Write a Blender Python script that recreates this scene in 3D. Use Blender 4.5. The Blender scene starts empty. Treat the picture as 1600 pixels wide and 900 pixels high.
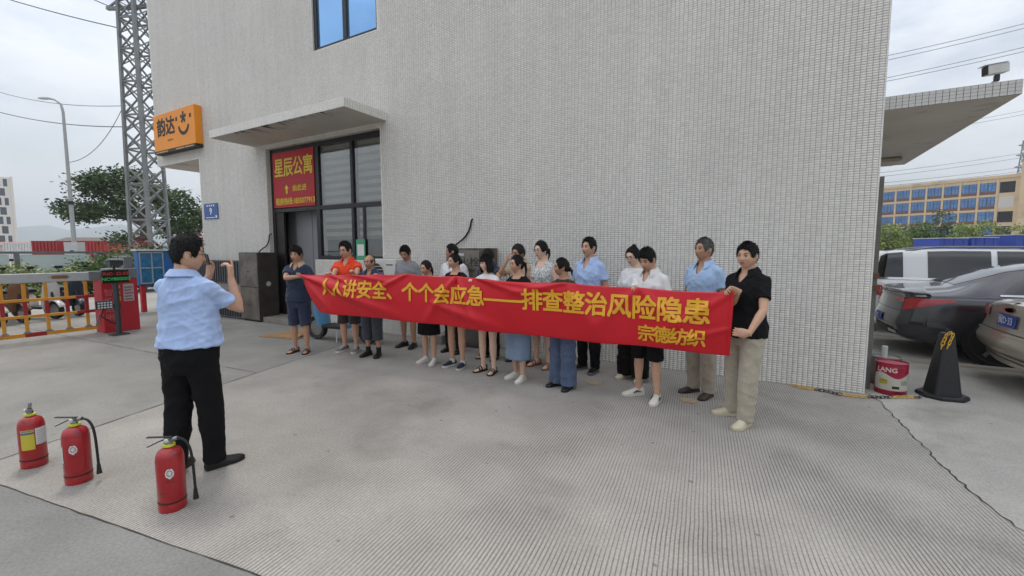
import bpy, bmesh, math, random
import numpy as np
from mathutils import Vector, Matrix, noise
random.seed(7); np.random.seed(7)
SC = bpy.context.scene
COL = SC.collection
R_ = math.radians

# ------------------------------------------------------------------ camera
FPX, PITCH, YAW, CAMH, CAMD = 685.0, R_(4.92), R_(29.65), 1.62, 6.1676
cam_d = bpy.data.cameras.new("camera")
cam_d.sensor_width = 36.0
cam_d.lens = 36.0 * FPX / 1600.0
cam_d.clip_start = 0.05
cam_d.clip_end = 12000
cam = bpy.data.objects.new("camera", cam_d)
COL.objects.link(cam)
cam.location = (0, -CAMD, CAMH)
cam.rotation_euler = (math.pi / 2 - PITCH, 0, YAW)
SC.camera = cam
# ------------------------------------------------------------------ sky
SUN_EL, SUN_AZ = R_(63), R_(-62)      # azimuth measured from +Y towards +X: behind the building
w = bpy.data.worlds.new("World"); SC.world = w; w.use_nodes = True
nt = w.node_tree; N = nt.nodes; L = nt.links
bg = N["Background"]
sky = N.new("ShaderNodeTexSky"); sky.sky_type = 'NISHITA'; sky.sun_disc = False
sky.sun_elevation = SUN_EL; sky.sun_rotation = SUN_AZ
sky.air_density = 1.3; sky.dust_density = 2.0; sky.ozone_density = 1.2
tc = N.new("ShaderNodeTexCoord")
mp = N.new("ShaderNodeMapping"); mp.inputs['Scale'].default_value = (1.0, 1.0, 2.6)
nz = N.new("ShaderNodeTexNoise"); nz.inputs['Scale'].default_value = 1.9; nz.inputs['Detail'].default_value = 7; nz.inputs['Roughness'].default_value = .55
rp = N.new("ShaderNodeValToRGB")
rp.color_ramp.elements[0].position = .35; rp.color_ramp.elements[0].color = (.22, .22, .22, 1)
rp.color_ramp.elements[1].position = .56; rp.color_ramp.elements[1].color = (.93, .93, .93, 1)
cl = N.new("ShaderNodeMixRGB"); cl.inputs[2].default_value = (7.6, 8.0, 8.5, 1)
L.new(tc.outputs['Generated'], mp.inputs['Vector']); L.new(mp.outputs['Vector'], nz.inputs['Vector'])
sp_ = N.new("ShaderNodeSeparateXYZ"); L.new(tc.outputs['Generated'], sp_.inputs[0])
ov = N.new("ShaderNodeMapRange"); ov.inputs['To Min'].default_value = .84; ov.inputs['To Max'].default_value = 2.75; L.new(sp_.outputs['Z'], ov.inputs['Value'])   # overcast: zenith about 2.5 x horizon
om = N.new("ShaderNodeMixRGB"); om.blend_type = 'MULTIPLY'; om.inputs[0].default_value = 1; om.inputs[1].default_value = (6.75, 7.0, 7.35, 1); L.new(ov.outputs['Result'], om.inputs[2]); L.new(om.outputs[0], cl.inputs[2])
L.new(nz.outputs['Fac'], rp.inputs['Fac']); L.new(rp.outputs['Color'], cl.inputs[0])
L.new(sky.outputs['Color'], cl.inputs[1]); L.new(cl.outputs['Color'], bg.inputs['Color'])
bg.inputs['Strength'].default_value = 0.10
# ------------------------------------------------------------------ sun
sd = bpy.data.lights.new("sun", 'SUN'); sd.energy = 1.5; sd.angle = R_(12); sd.color = (1, .95, .88)
sun = bpy.data.objects.new("sun", sd); COL.objects.link(sun)
dv = Vector((math.sin(SUN_AZ) * math.cos(SUN_EL), math.cos(SUN_AZ) * math.cos(SUN_EL), math.sin(SUN_EL)))
sun.rotation_euler = (-dv).to_track_quat('-Z', 'Y').to_euler()
sun.location = (0, 0, 30)
# ------------------------------------------------------------------ exposure
SC.view_settings.view_transform = 'Standard'
SC.view_settings.look = 'None'
SC.view_settings.exposure = 0.17
SC.view_settings.gamma = 1.0

# ================================================================== helpers
def lin(c):
    o = []
    for v in c[:3]:
        v = v / 255.0
        o.append(v / 12.92 if v <= .04045 else ((v + .055) / 1.055) ** 2.4)
    return tuple(o)

MATS = {}
def M(name, rgb, rough=.6, metal=0., var=.12, vscale=6., bump=0., bscale=60., spec=.5, gain=1.0, coat=0., sheen=0.,
      stretch=None, dirt=None, dscale=2.0, dlow=.5, dhigh=.7, emit=0., alpha=None, trans=0.):
    """principled with noise colour variation, optional bump and dirt patches; rgb in sRGB 0..255"""
    if name in MATS: return MATS[name]
    m = bpy.data.materials.new(name); m.use_nodes = True
    t = m.node_tree; n = t.nodes; l = t.links
    b = n["Principled BSDF"]
    c = tuple(min(.95, x * gain) for x in lin(rgb))
    tcn = n.new("ShaderNodeTexCoord"); vec = tcn.outputs['Object']
    if stretch:
        mpn = n.new("ShaderNodeMapping"); mpn.inputs['Scale'].default_value = stretch
        l.new(vec, mpn.inputs['Vector']); vec = mpn.outputs['Vector']
    if var > 0:
        no = n.new("ShaderNodeTexNoise"); no.inputs['Scale'].default_value = vscale; no.inputs['Detail'].default_value = 6; no.inputs['Roughness'].default_value = .6
        l.new(vec, no.inputs['Vector'])
        mx = n.new("ShaderNodeMixRGB"); mx.inputs[1].default_value = (*[x * (1 - var) for x in c], 1); mx.inputs[2].default_value = (*[min(1, x * (1 + var)) for x in c], 1)
        r = n.new("ShaderNodeMapRange"); r.inputs['From Min'].default_value = .3; r.inputs['From Max'].default_value = .7
        l.new(no.outputs['Fac'], r.inputs['Value']); l.new(r.outputs['Result'], mx.inputs[0])
        out = mx.outputs[0]
        if dirt:
            n2 = n.new("ShaderNodeTexNoise"); n2.inputs['Scale'].default_value = dscale; n2.inputs['Detail'].default_value = 8; n2.inputs['Roughness'].default_value = .65
            l.new(vec, n2.inputs['Vector'])
            r2 = n.new("ShaderNodeMapRange"); r2.inputs['From Min'].default_value = dlow; r2.inputs['From Max'].default_value = dhigh
            l.new(n2.outputs['Fac'], r2.inputs['Value'])
            m2 = n.new("ShaderNodeMixRGB"); l.new(r2.outputs['Result'], m2.inputs[0]); l.new(out, m2.inputs[1]); m2.inputs[2].default_value = (*lin(dirt), 1)
            out = m2.outputs[0]
        l.new(out, b.inputs['Base Color'])
    else:
        b.inputs['Base Color'].default_value = (*c, 1)
    if bump > 0:
        nb = n.new("ShaderNodeTexNoise"); nb.inputs['Scale'].default_value = bscale; nb.inputs['Detail'].default_value = 4
        l.new(vec, nb.inputs['Vector'])
        bp = n.new("ShaderNodeBump"); bp.inputs['Strength'].default_value = bump; bp.inputs['Distance'].default_value = .01
        l.new(nb.outputs['Fac'], bp.inputs['Height']); l.new(bp.outputs['Normal'], b.inputs['Normal'])
    b.inputs['Roughness'].default_value = rough; b.inputs['Metallic'].default_value = metal
    b.inputs['Specular IOR Level'].default_value = spec
    b.inputs['Coat Weight'].default_value = coat; b.inputs['Coat Roughness'].default_value = .05
    b.inputs['Sheen Weight'].default_value = sheen
    if trans: b.inputs['Transmission Weight'].default_value = trans
    if emit:
        b.inputs['Emission Color'].default_value = (*c, 1); b.inputs['Emission Strength'].default_value = emit
    if alpha is not None: b.inputs['Alpha'].default_value = alpha
    MATS[name] = m
    return m

class MB:
    """collects faces, builds ONE mesh object"""
    def __init__(s): s.v = []; s.f = []; s.m = []
    def add(s, vs, fs, mi=0):
        o = len(s.v); s.v.extend([tuple(map(float, p)) for p in vs]); s.f.extend([tuple(i + o for i in f) for f in fs]); s.m.extend([mi] * len(fs)); return s
    def box(s, lo, hi, mi=0, mat=None):
        x0, y0, z0 = lo; x1, y1, z1 = hi
        vs = [(x0, y0, z0), (x1, y0, z0), (x1, y1, z0), (x0, y1, z0), (x0, y0, z1), (x1, y0, z1), (x1, y1, z1), (x0, y1, z1)]
        if mat is not None: vs = [tuple(mat @ Vector(p)) for p in vs]
        return s.add(vs, [(0, 3, 2, 1), (4, 5, 6, 7), (0, 1, 5, 4), (1, 2, 6, 5), (2, 3, 7, 6), (3, 0, 4, 7)], mi)
    def bar(s, a, b, wx, wz=None, mi=0, up=(0, 0, 1)):
        """rectangular bar from a to b"""
        a = Vector(a); b = Vector(b); wz = wz or wx
        d = (b - a).normalized(); u = Vector(up)
        if abs(d.dot(u)) > .98: u = Vector((0, 1, 0))
        x = d.cross(u).normalized(); z = x.cross(d).normalized()
        vs = []
        for p in (a, b):
            for sx, sz in ((-1, -1), (1, -1), (1, 1), (-1, 1)): vs.append(p + x * sx * wx / 2 + z * sz * wz / 2)
        return s.add(vs, [(3, 2, 1, 0), (4, 5, 6, 7), (0, 1, 5, 4), (1, 2, 6, 5), (2, 3, 7, 6), (3, 0, 4, 7)], mi)
    def tube(s, pts, rad, n=10, mi=0, cap=True, round_=False, sq=None):
        P = [Vector(p) for p in pts]
        if not hasattr(rad, '__len__'): rad = [rad] * len(P)
        rad = list(rad)
        if round_:
            d0 = (P[0] - P[1]).normalized(); d1 = (P[-1] - P[-2]).normalized()
            A = []; RA = []
            for k in (1, .8, .5): A.append(P[0] + d0 * rad[0] * k); RA.append(rad[0] * math.sqrt(max(0.003, 1 - k * k)))
            B = []; RB = []
            for k in (.5, .8, 1): B.append(P[-1] + d1 * rad[-1] * k); RB.append(rad[-1] * math.sqrt(max(0.003, 1 - k * k)))
            P = A + P + B; rad = RA + rad + RB
        vs = []; fs = []
        t0 = (P[1] - P[0]).normalized(); ref = Vector((0, 0, 1)) if abs(t0.z) < .9 else Vector((0, 1, 0))
        x = t0.cross(ref).normalized()
        for i, p in enumerate(P):
            t = (P[min(i + 1, len(P) - 1)] - P[max(i - 1, 0)]).normalized()
            x = (x - t * x.dot(t)).normalized(); y = t.cross(x)
            for k in range(n):
                a = 2 * math.pi * k / n
                vs.append(p + (x * math.cos(a) + y * math.sin(a)) * rad[i])
        for i in range(len(P) - 1):
            for k in range(n): fs.append((i * n + k, i * n + (k + 1) % n, (i + 1) * n + (k + 1) % n, (i + 1) * n + k))
        if cap: fs.append(tuple(range(n - 1, -1, -1))); fs.append(tuple((len(P) - 1) * n + k for k in range(n)))
        return s.add(vs, fs, mi)
    def loft(s, rings, mi=0, cap=True, close=True):
        n = len(rings[0]); vs = [p for r in rings for p in r]; fs = []
        for i in range(len(rings) - 1):
            for k in range(n if close else n - 1): fs.append((i * n + k, i * n + (k + 1) % n, (i + 1) * n + (k + 1) % n, (i + 1) * n + k))
        if cap: fs.append(tuple(range(n - 1, -1, -1))); fs.append(tuple((len(rings) - 1) * n + k for k in range(n)))
        return s.add(vs, fs, mi)
    def ell(s, c, r, nu=14, nv=9, mi=0, mat=None):
        vs = []; fs = []
        for j in range(nv + 1):
            ph = math.pi * j / nv - math.pi / 2; z = math.sin(ph); q = max(math.cos(ph), 1e-3)
            for k in range(nu):
                a = 2 * math.pi * k / nu; p = Vector((r[0] * q * math.cos(a), r[1] * q * math.sin(a), r[2] * z))
                if mat is not None: p = mat @ p
                vs.append(p + Vector(c))
        for j in range(nv):
            for k in range(nu): fs.append((j * nu + k, j * nu + (k + 1) % nu, (j + 1) * nu + (k + 1) % nu, (j + 1) * nu + k))
        return s.add(vs, fs, mi)
    def lathe(s, prof, c=(0, 0, 0), n=24, mi=0, cap=True, sx=1., sy=1.):
        rings = []
        for r, z in prof: rings.append([(c[0] + r * sx * math.cos(2 * math.pi * k / n), c[1] + r * sy * math.sin(2 * math.pi * k / n), c[2] + z) for k in range(n)])
        return s.loft(rings, mi, cap)
    def prism(s, poly, axis, lo, hi, mi=0):
        """2D polygon extruded along axis ('x','y','z')"""
        n = len(poly)
        def P(p, t): return {'x': (t, p[0], p[1]), 'y': (p[0], t, p[1]), 'z': (p[0], p[1], t)}[axis]
        vs = [P(p, lo) for p in poly] + [P(p, hi) for p in poly]
        fs = [tuple(range(n - 1, -1, -1)), tuple(range(n, 2 * n))] + [(k, (k + 1) % n, n + (k + 1) % n, n + k) for k in range(n)]
        return s.add(vs, fs, mi)
    def mesh(s, name):
        me = bpy.data.meshes.new(name); me.from_pydata(s.v, [], s.f); me.update(); return me
    def build(s, name, mats, parent=None, smooth=None, bevel=0, subsurf=0, loc=None, rot=None, fix=True):
        me = s.mesh(name)
        if not isinstance(mats, (list, tuple)): mats = [mats]
        for m in mats: me.materials.append(m)
        if len(mats) > 1: me.polygons.foreach_set('material_index', s.m)
        if fix:
            bm = bmesh.new(); bm.from_mesh(me); bmesh.ops.recalc_face_normals(bm, faces=bm.faces); bm.to_mesh(me); bm.free()
        if smooth is not None:
            me.polygons.foreach_set('use_smooth', [True] * len(me.polygons)); me.set_sharp_from_angle(angle=R_(smooth))
        o = bpy.data.objects.new(name, me); COL.objects.link(o)
        if parent: o.parent = parent
        if loc: o.location = loc
        if rot: o.rotation_euler = rot
        if bevel:
            b = o.modifiers.new('bevel', 'BEVEL'); b.width = bevel; b.segments = 2; b.limit_method = 'ANGLE'; b.angle_limit = R_(35)
        if subsurf:
            b = o.modifiers.new('sub', 'SUBSURF'); b.levels = subsurf; b.render_levels = subsurf
        return o

def tag(o, label=None, cat=None, group=None, kind=None):
    if label: o['label'] = label
    if cat: o['category'] = cat
    if group: o['group'] = group
    if kind: o['kind'] = kind
    return o
def thing(name, label, cat, loc=(0, 0, 0), rz=0, group=None):
    o = bpy.data.objects.new(name, None); o.empty_display_size = .1; COL.objects.link(o)
    o.location = loc; o.rotation_euler = (0, 0, rz)
    return tag(o, label, cat, group)
def struct(name, mb, mats, **k):
    return tag(mb.build(name, mats, **k), kind='structure')
def text_mb(txt, size, bold=0.0, align='CENTER', sx=1.0):
    """text outline as MB in the XY plane"""
    cu = bpy.data.curves.new('txt', 'FONT'); cu.body = txt; cu.size = size; cu.align_x = align; cu.align_y = 'CENTER'
    cu.resolution_u = 2
    o = bpy.data.objects.new('txt', cu); COL.objects.link(o)
    dg = bpy.context.evaluated_depsgraph_get()
    me = bpy.data.meshes.new_from_object(o.evaluated_get(dg))
    mb = MB()
    sh = [(0, 0)] if not bold else [(0, 0), (bold, bold), (-bold, bold), (-bold, -bold), (bold, -bold)]
    for k, (ox, oy) in enumerate(sh):      # heavier strokes: shifted copies, each a hair's breadth above the last
        mb.add([(v.co.x * sx + ox, v.co.y + oy, k * .0003) for v in me.vertices], [tuple(p.vertices) for p in me.polygons])
    bpy.data.objects.remove(o); bpy.data.curves.remove(cu); bpy.data.meshes.remove(me)
    return mb
def text_on(txt, size, origin, ux, uy, name, mat, parent, bold=0., sx=1., thick=.003, align='CENTER'):
    """flat lettering on a plane: origin centre, ux / uy unit vectors; slightly raised off it"""
    t = text_mb(txt, size, bold, align, sx); O = Vector(origin); X = Vector(ux); Y = Vector(uy); n = X.cross(Y).normalized()
    t.v = [tuple(O + X * p[0] + Y * p[1] + n * (thick + p[2])) for p in t.v]
    return t.build(name, mat, parent, fix=False)
# ================================================================== people
TMP = bpy.data.scenes.new('tmp')
def remesh(mb, voxel, it=3, fac=.5):
    me = mb.mesh('tmp')
    bm = bmesh.new(); bm.from_mesh(me); bmesh.ops.recalc_face_normals(bm, faces=bm.faces); bm.to_mesh(me); bm.free()
    o = bpy.data.objects.new('tmp', me); TMP.collection.objects.link(o)
    r = o.modifiers.new('r', 'REMESH'); r.mode = 'VOXEL'; r.voxel_size = voxel; r.adaptivity = 0
    if it: q = o.modifiers.new('s', 'SMOOTH'); q.factor = fac; q.iterations = it
    vl = TMP.view_layers[0]; vl.update()
    ev = o.evaluated_get(vl.depsgraph); e = ev.to_mesh()
    V = np.empty(len(e.vertices) * 3, np.float32); e.vertices.foreach_get('co', V); V = V.reshape(-1, 3).astype(float)
    F = [tuple(p.vertices) for p in e.polygons]
    ev.to_mesh_clear()
    bpy.data.objects.remove(o); bpy.data.meshes.remove(me)
    return V, F
def vnormals(V, F):
    n = np.zeros_like(V); A = np.array([f[:4] if len(f) >= 4 else (f[0], f[1], f[2], f[2]) for f in F])
    c = np.cross(V[A[:, 2]] - V[A[:, 0]], V[A[:, 3]] - V[A[:, 1]])
    for k in range(4): np.add.at(n, A[:, k], c)
    return n / np.maximum(np.linalg.norm(n, axis=1, keepdims=True), 1e-9)
def wrinkle(V, F, rng, amp, freq=(1, 1, 1)):
    """soft cloth folds: a few warped waves along random directions"""
    n = vnormals(V, F); d = np.zeros(len(V)); fr = np.array(freq)
    for k in range(9):
        f = rng.uniform(14, 55); dirv = rng.normal(size=3) * fr; dirv /= np.linalg.norm(dirv)
        wv = np.sin(V @ (rng.normal(size=3) * 9) + rng.uniform(0, 6)) * 1.1
        s = np.sin((V @ dirv) * f + wv + rng.uniform(0, 6)); env = .5 + .5 * np.sin(V @ (rng.normal(size=3) * 8) + rng.uniform(0, 6))
        d += (1 - np.abs(s)) ** 2 * env * 14 / f
    d -= d.mean()
    return V + n * (d * amp)[:, None]
def pydata(name, V, F, mats, parent, smooth=True, mi=None):
    me = bpy.data.meshes.new(name); me.from_pydata([tuple(p) for p in V], [], F); me.update()
    if not isinstance(mats, (list, tuple)): mats = [mats]
    for m in mats: me.materials.append(m)
    if mi is not None: me.polygons.foreach_set('material_index', mi)
    if smooth: me.polygons.foreach_set('use_smooth', [True] * len(me.polygons))
    o = bpy.data.objects.new(name, me); COL.objects.link(o); o.parent = parent
    return o
def cutmesh(V, F, keep, smooth=6):
    F = [f for f in F if all(keep[i] for i in f)]
    used = np.zeros(len(V), bool)
    for f in F: used[list(f)] = True
    idx = np.cumsum(used) - 1
    V = V[used].copy(); F = [tuple(int(idx[i]) for i in f) for f in F]
    ec = {}
    for f in F:
        for a, b in zip(f, f[1:] + f[:1]): k = (min(a, b), max(a, b)); ec[k] = ec.get(k, 0) + 1
    nb = {}
    for (a, b), c in ec.items():
        if c == 1: nb.setdefault(a, []).append(b); nb.setdefault(b, []).append(a)
    for _ in range(smooth):
        W = {i: V[i] * .4 + V[j].mean(axis=0) * .6 for i, j in nb.items()}
        for i, p in W.items(): V[i] = p
    return V, F
def ring(z, a, b, yc=0, xc=0, n=24, p=.9):
    o = []
    for k in range(n):
        t = 2 * math.pi * k / n; c, s = math.cos(t), math.sin(t)
        o.append((xc + a * math.copysign(abs(c) ** p, c), yc + b * math.copysign(abs(s) ** p, s), z))
    return o
def ik(S, W, l1, l2, pole):
    d = W - S; D = d.length
    if D > (l1 + l2) * .995: W = S + d * ((l1 + l2) * .995 / D); d = W - S; D = d.length
    a = (l1 * l1 - l2 * l2 + D * D) / (2 * D); h = math.sqrt(max(l1 * l1 - a * a, 0))
    u = d / D; q = pole - u * pole.dot(u); q.normalize()
    return S + u * a + q * h, W

def skin_mat(name, rgb):
    if name in MATS: return MATS[name]
    m = M(name, rgb, rough=.52, var=.06, vscale=25, bump=.05, bscale=160, spec=.4)
    t = m.node_tree; n = t.nodes; l = t.links; b = n["Principled BSDF"]
    at = n.new("ShaderNodeAttribute"); at.attribute_name = 'lip'
    src = b.inputs['Base Color'].links[0].from_socket
    mx = n.new("ShaderNodeMixRGB"); l.new(at.outputs['Fac'], mx.inputs[0]); l.new(src, mx.inputs[1])
    mx.inputs[2].default_value = (*lin((150, 82, 78)), 1); l.new(mx.outputs[0], b.inputs['Base Color'])
    b.inputs['Subsurface Weight'].default_value = .08; b.inputs['Subsurface Radius'].default_value = (.01, .004, .002)
    return m

def smst(a, b, x):
    t = np.clip((x - a) / (b - a), 0, 1); return t * t * (3 - 2 * t)
def head_grid(fem=False, fat=0.):
    """unit-direction grid and head surface, head centre at origin, face towards -y"""
    nu, nv = 84, 56
    a = np.linspace(0, 2 * math.pi, nu, endpoint=False)
    a = a - .35 * np.sin(a)                      # azimuth 0 = front: denser there
    ph = np.linspace(-math.pi / 2 + .02, math.pi / 2 - .02, nv)
    A, P = np.meshgrid(a, ph)
    dx = np.sin(A) * np.cos(P); dy = -np.cos(A) * np.cos(P); dz = np.sin(P)
    x = dx * .0765; y = dy * .098; z = dz * .118
    t = z / .118
    low = np.clip(-t, 0, 1)
    jaw = (.42 if fem else .34) - fat * .3
    x = x * (1 - jaw * low ** 1.5) * (1 + .03 * smst(.1, .6, t))
    front = np.clip(-dy, 0, 1); back = np.clip(dy, 0, 1)
    y = np.where(dy > 0, y * (1 - .42 * low ** 1.2), y * (1 - .05 * low))
    y = np.where(dy < 0, y + .012 * smst(.25, 1, t) * front, y)
    y = np.where(y < -.083, -.083 + (y + .083) * .45, y)
    x = x * (1 + fat * .35 * np.exp(-((t + .35) / .4) ** 2))
    ax = np.abs(x); fr = smst(.15, .5, front)
    G = lambda q, c, s: np.exp(-((q - c) / s) ** 2)
    ns = np.where(z > -.024, np.clip((.028 - z) / .052, 0, 1) ** 1.2, np.clip(1 - (-.024 - z) / .013, 0, 1))
    wn = .0095 + .006 * np.clip((.01 - z) / .035, 0, 1)
    bump = .019 * ns * np.exp(-(x / wn) ** 2)
    bump += -.0105 * G(ax, .031, .015) * G(z, .013, .011)
    bump += .0055 * G(ax, .028, .026) * G(z, .033, .009)
    bump += .0065 * G(x, 0, .023) * G(z, -.053, .010) - .003 * G(x, 0, .02) * G(z, -.0535, .0028)
    bump += .006 * G(x, 0, .02) * G(z, -.095, .013) + .004 * G(ax, .044, .018) * G(z, -.018, .02)
    y = y - bump * fr
    lip = (G(x, 0, .020) * G(z, -.0535, .0075) * fr > .35).astype(float) * .75
    V = np.stack([x, y, z], -1)
    return V, np.stack([dx, dy, dz], -1), lip
def grid_faces(nv, nu, mask=None):
    F = []
    for j in range(nv - 1):
        for k in range(nu):
            q = (j * nu + k, j * nu + (k + 1) % nu, (j + 1) * nu + (k + 1) % nu, (j + 1) * nu + k)
            if mask is None or all(mask[i] for i in q): F.append(q)
    return F

def hand_mb(d, n, side, curl, spread=.12, index_up=False, thumb_in=.5):
    """hand with its wrist at the origin; d = towards fingers, n = palm side; side = +1 thumb towards d x n"""
    d = Vector(d).normalized(); n = Vector(n); n = (n - d * n.dot(d)).normalized(); x = d.cross(n) * side
    mb = MB()
    def P(a, b, c): return d * a + x * b + n * c
    rg = []
    for a, wd, th in ((-.02, .026, .020), (.0, .028, .019), (.03, .037, .017), (.06, .042, .015), (.088, .040, .012), (.098, .032, .008)):
        rg.append([P(a, wd * math.cos(2 * math.pi * k / 14), th * math.sin(2 * math.pi * k / 14)) for k in range(14)])
    mb.loft(rg)
    for i, (bx, Lf, r) in enumerate(((.030, .072, .0092), (.010, .080, .0095), (-.011, .074, .0092), (-.030, .058, .0082))):
        c = 0.08 if (index_up and i == 0) else curl * (1 + .08 * i)
        p = P(.085, bx, .0); pts = [P(.06, bx * .9, 0), p]; ang = 0
        dirx = x * ((1.2 - i * .8) * spread * .3)
        for seg, fr in enumerate((.44, .31, .25)):
            ang += c * (.75, 1.0, .7)[seg]
            v = (d * math.cos(ang) + n * math.sin(ang) + dirx).normalized()
            p = p + v * Lf * fr; pts.append(p)
        mb.tube(pts, [r, r, r * .95, r * .88, r * .75], n=8, round_=True)
    p0 = P(.018, .026, .006); p1 = P(.045, .047, .014 + .012 * thumb_in); p2 = P(.075, .050 - .014 * thumb_in, .020 + .022 * thumb_in); p3 = P(.096, .045 - .026 * thumb_in, .022 + .028 * thumb_in)
    mb.tube([p0, p1, p2, p3], [.0135, .0125, .0105, .0085], n=8, round_=True)
    return mb

def rotz(a): return Matrix.Rotation(a, 3, 'Z')
def cloth(name, rgb, rough=.85, var=.10, bump=.25, bscale=90, vscale=14, gain=1.35, stretch=None, sheen=.15):
    return M('cloth_' + name, rgb, rough=rough, var=var, vscale=vscale, bump=bump, bscale=bscale, gain=gain, stretch=stretch, spec=.25, sheen=sheen)

PC = {}
def person(key, label, pos, h, heading, shirt, pants, shoes, hair, skin='a', fem=False, girth=1.0, sw_=None, hy=0., hp=0., hr=0.,
           hands=None, feet=None, lean=0., glasses=False, fat=0., voxel=.0115, extras=None, group='people lined up behind the banner'):
    """heading: world angle (deg) the chest faces, -90 = towards -y.  hands: {'L'/'R': dict(w=world wrist, d=, n=, curl=)}"""
    rng = np.random.default_rng(abs(hash(label)) % 1 + sum(map(ord, key)) * 13)
    s = h / 1.72; H = R_(heading + 90)
    root = thing('person', label, 'person', (pos[0], pos[1], 0), H, group)
    root.scale = (s, s, s)
    Rw = rotz(-H)
    def loc(wp): return (Rw @ (Vector(wp) - Vector((pos[0], pos[1], 0)))) / s
    def ldir(v): return Rw @ Vector(v)
    skm = skin_mat('skin_' + skin, {'a': (204, 164, 140), 'b': (182, 138, 112), 'c': (222, 186, 164), 'd': (198, 156, 130)}[skin])
    sw = sw_ or (.146 if fem else .170)                                       # shoulder half width
    tor = [(.78, .135, .095, .004), (.86, .168 if fem else .162, .115, .006), (.94, .166 if fem else .160, .112, .002), (1.04, .130 if fem else .148, .098, -.002),
           (1.16, .132 if fem else .156, .105, -.006), (1.27, .146 if fem else .170, .118, -.006), (1.35, .143 if fem else .163, .104, .004),
           (1.41, .108 if fem else .126, .078, .012), (1.455, .070, .060, .016)]
    def gz(z): return 1 + (girth - 1) * math.exp(-((z - 1.06) / .22) ** 2)
    def ly(z): return -lean * max(0, z - .9)
    def tring(z, a, b, yc, inf): g_ = gz(z); return ring(z, a * g_ + inf, b * g_ + inf, yc - (g_ - 1) * .05 + ly(z), n=26)
    hipL = .088
    # --- legs
    feet = feet or {'L': (.105, -.01, 12), 'R': (-.105, .01, -12)}
    legs = {}
    for sd, sg in (('L', 1), ('R', -1)):
        fx, fy, fa = feet[sd]
        ank = Vector((fx, fy + .02, .085)); hip = Vector((sg * hipL, .005, .885))
        if (hip - ank).length > .82: hip = ank + (hip - ank)
        knee = hip.lerp(ank, .505) + Vector((sg * .004, -.016, 0))
        legs[sd] = (hip, knee, ank, R_(fa))
    # --- arms
    arms = {}
    hands = hands or {}
    for sd, sg in (('L', 1), ('R', -1)):
        S = Vector((sg * sw, .008 + ly(1.395), 1.372)); hd = hands.get(sd)
        if hd:
            W = loc(hd['w']); pole = Vector(hd.get('pole', (sg * .6, .35, -1)))
            if 'pw' in hd: pole = ldir(hd['pw'])
            E_, W = ik(S, W, .285, .245, pole); d = ldir(hd['d']); n = ldir(hd['n']); cu = hd.get('curl', .75); iu = hd.get('index_up', False); ti = hd.get('thumb', .5)
        else:
            W = S + Vector((sg * .095, -.05, -.505)); E_, W = ik(S, W, .285, .245, Vector((sg * .3, 1, 0)))
            d = Vector((sg * .03, -.18, -1)); n = Vector((-sg * 1, .15, 0)); cu = .35; iu = False; ti = .4
        arms[sd] = (S, E_, W, d, n, cu, iu, ti, sg)
    # --- body: torso, neck, limbs, feet as one surface
    mb = MB()
    mb.loft([tring(z, a, b, y, 0) for z, a, b, y in tor] + [ring(1.50, .056, .058, .012 + ly(1.5), n=26), ring(1.56, .053, .056, .002 + ly(1.5), n=26)])
    for sd in 'LR':
        S, E_, W, d, n, cu, iu, ti, sg = arms[sd]
        am = .86 if fem else 1.
        mb.tube([Vector((sg * .05, .016 + ly(1.4), 1.432)), S], [.042, .048 * am], n=14, round_=True)
        mb.tube([S, S.lerp(E_, .35), S.lerp(E_, .8), E_, E_.lerp(W, .3), E_.lerp(W, .75), W], [.052 * am, .047 * am, .039 * am, .037 * am, .040 * am, .030 * am, .0255 * am], n=14, round_=True)
        hip, knee, ank, fa = legs[sd]
        mb.tube([hip, hip.lerp(knee, .45), hip.lerp(knee, .9), knee, knee.lerp(ank, .28), knee.lerp(ank, .7), ank + Vector((0, 0, .02)), ank - Vector((0, 0, .03))], [.086, .073, .056, .053, .055, .039, .033, .032], n=14, round_=True)
        rg = []
        for y, hw, tz in ((.055, .022, .05), (.03, .029, .075), (-.03, .031, .075), (-.08, .036, .055), (-.13, .040, .038), (-.165, .034, .030), (-.182, .020, .024)):
            rg.append([(hw * math.cos(t), y, .012 + (tz - .012) * (.5 + .5 * math.sin(t))) for t in np.linspace(0, 2 * math.pi, 14, endpoint=False)])
        fm = Matrix.Translation((ank.x, ank.y, 0)) @ Matrix.Rotation(fa, 4, 'Z')
        mb.loft([[tuple(fm @ Vector(p)) for p in r] for r in rg])
    V, F = remesh(mb, voxel, 3)
    VV = [V]; FF = list(F); LIP = [np.zeros(len(V))]; off = len(V)
    for sd in 'LR':
        S, E_, W, d, n, cu, iu, ti, sg = arms[sd]
        hb = hand_mb(d, n, sg, cu, index_up=iu, thumb_in=ti)
        sc_ = .92 if fem else 1.0
        hb.v = [tuple(Vector(p) * sc_ + W) for p in hb.v]
        hv, hf = remesh(hb, .0046, 2, .4)
        VV.append(hv); FF += [tuple(i + off for i in f) for f in hf]; LIP.append(np.zeros(len(hv))); off += len(hv)
    # --- head
    gk = (fem, fat)
    if gk not in PC: PC[gk] = head_grid(fem, fat)
    HV, HD, HL = PC[gk]; nv, nu = HV.shape[:2]
    jit = 1 + rng.normal(0, .025, 3)
    hs = np.array([1, 1, 1]) * jit * (.97 if fem else 1.)
    HM = Matrix.Translation((0, .008 + ly(1.5), 1.500)) @ (Matrix.Rotation(R_(hy), 4, 'Z') @ Matrix.Rotation(R_(hp), 4, 'X') @ Matrix.Rotation(R_(hr), 4, 'Y')) @ Matrix.Translation((0, -.022, .102))
    HMn = np.array(HM)
    def tohead(P): P = np.asarray(P, float).reshape(-1, 3) * hs; return P @ HMn[:3, :3].T + HMn[:3, 3]
    hv = tohead(HV.reshape(-1, 3)); hf = grid_faces(nv, nu)
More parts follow.
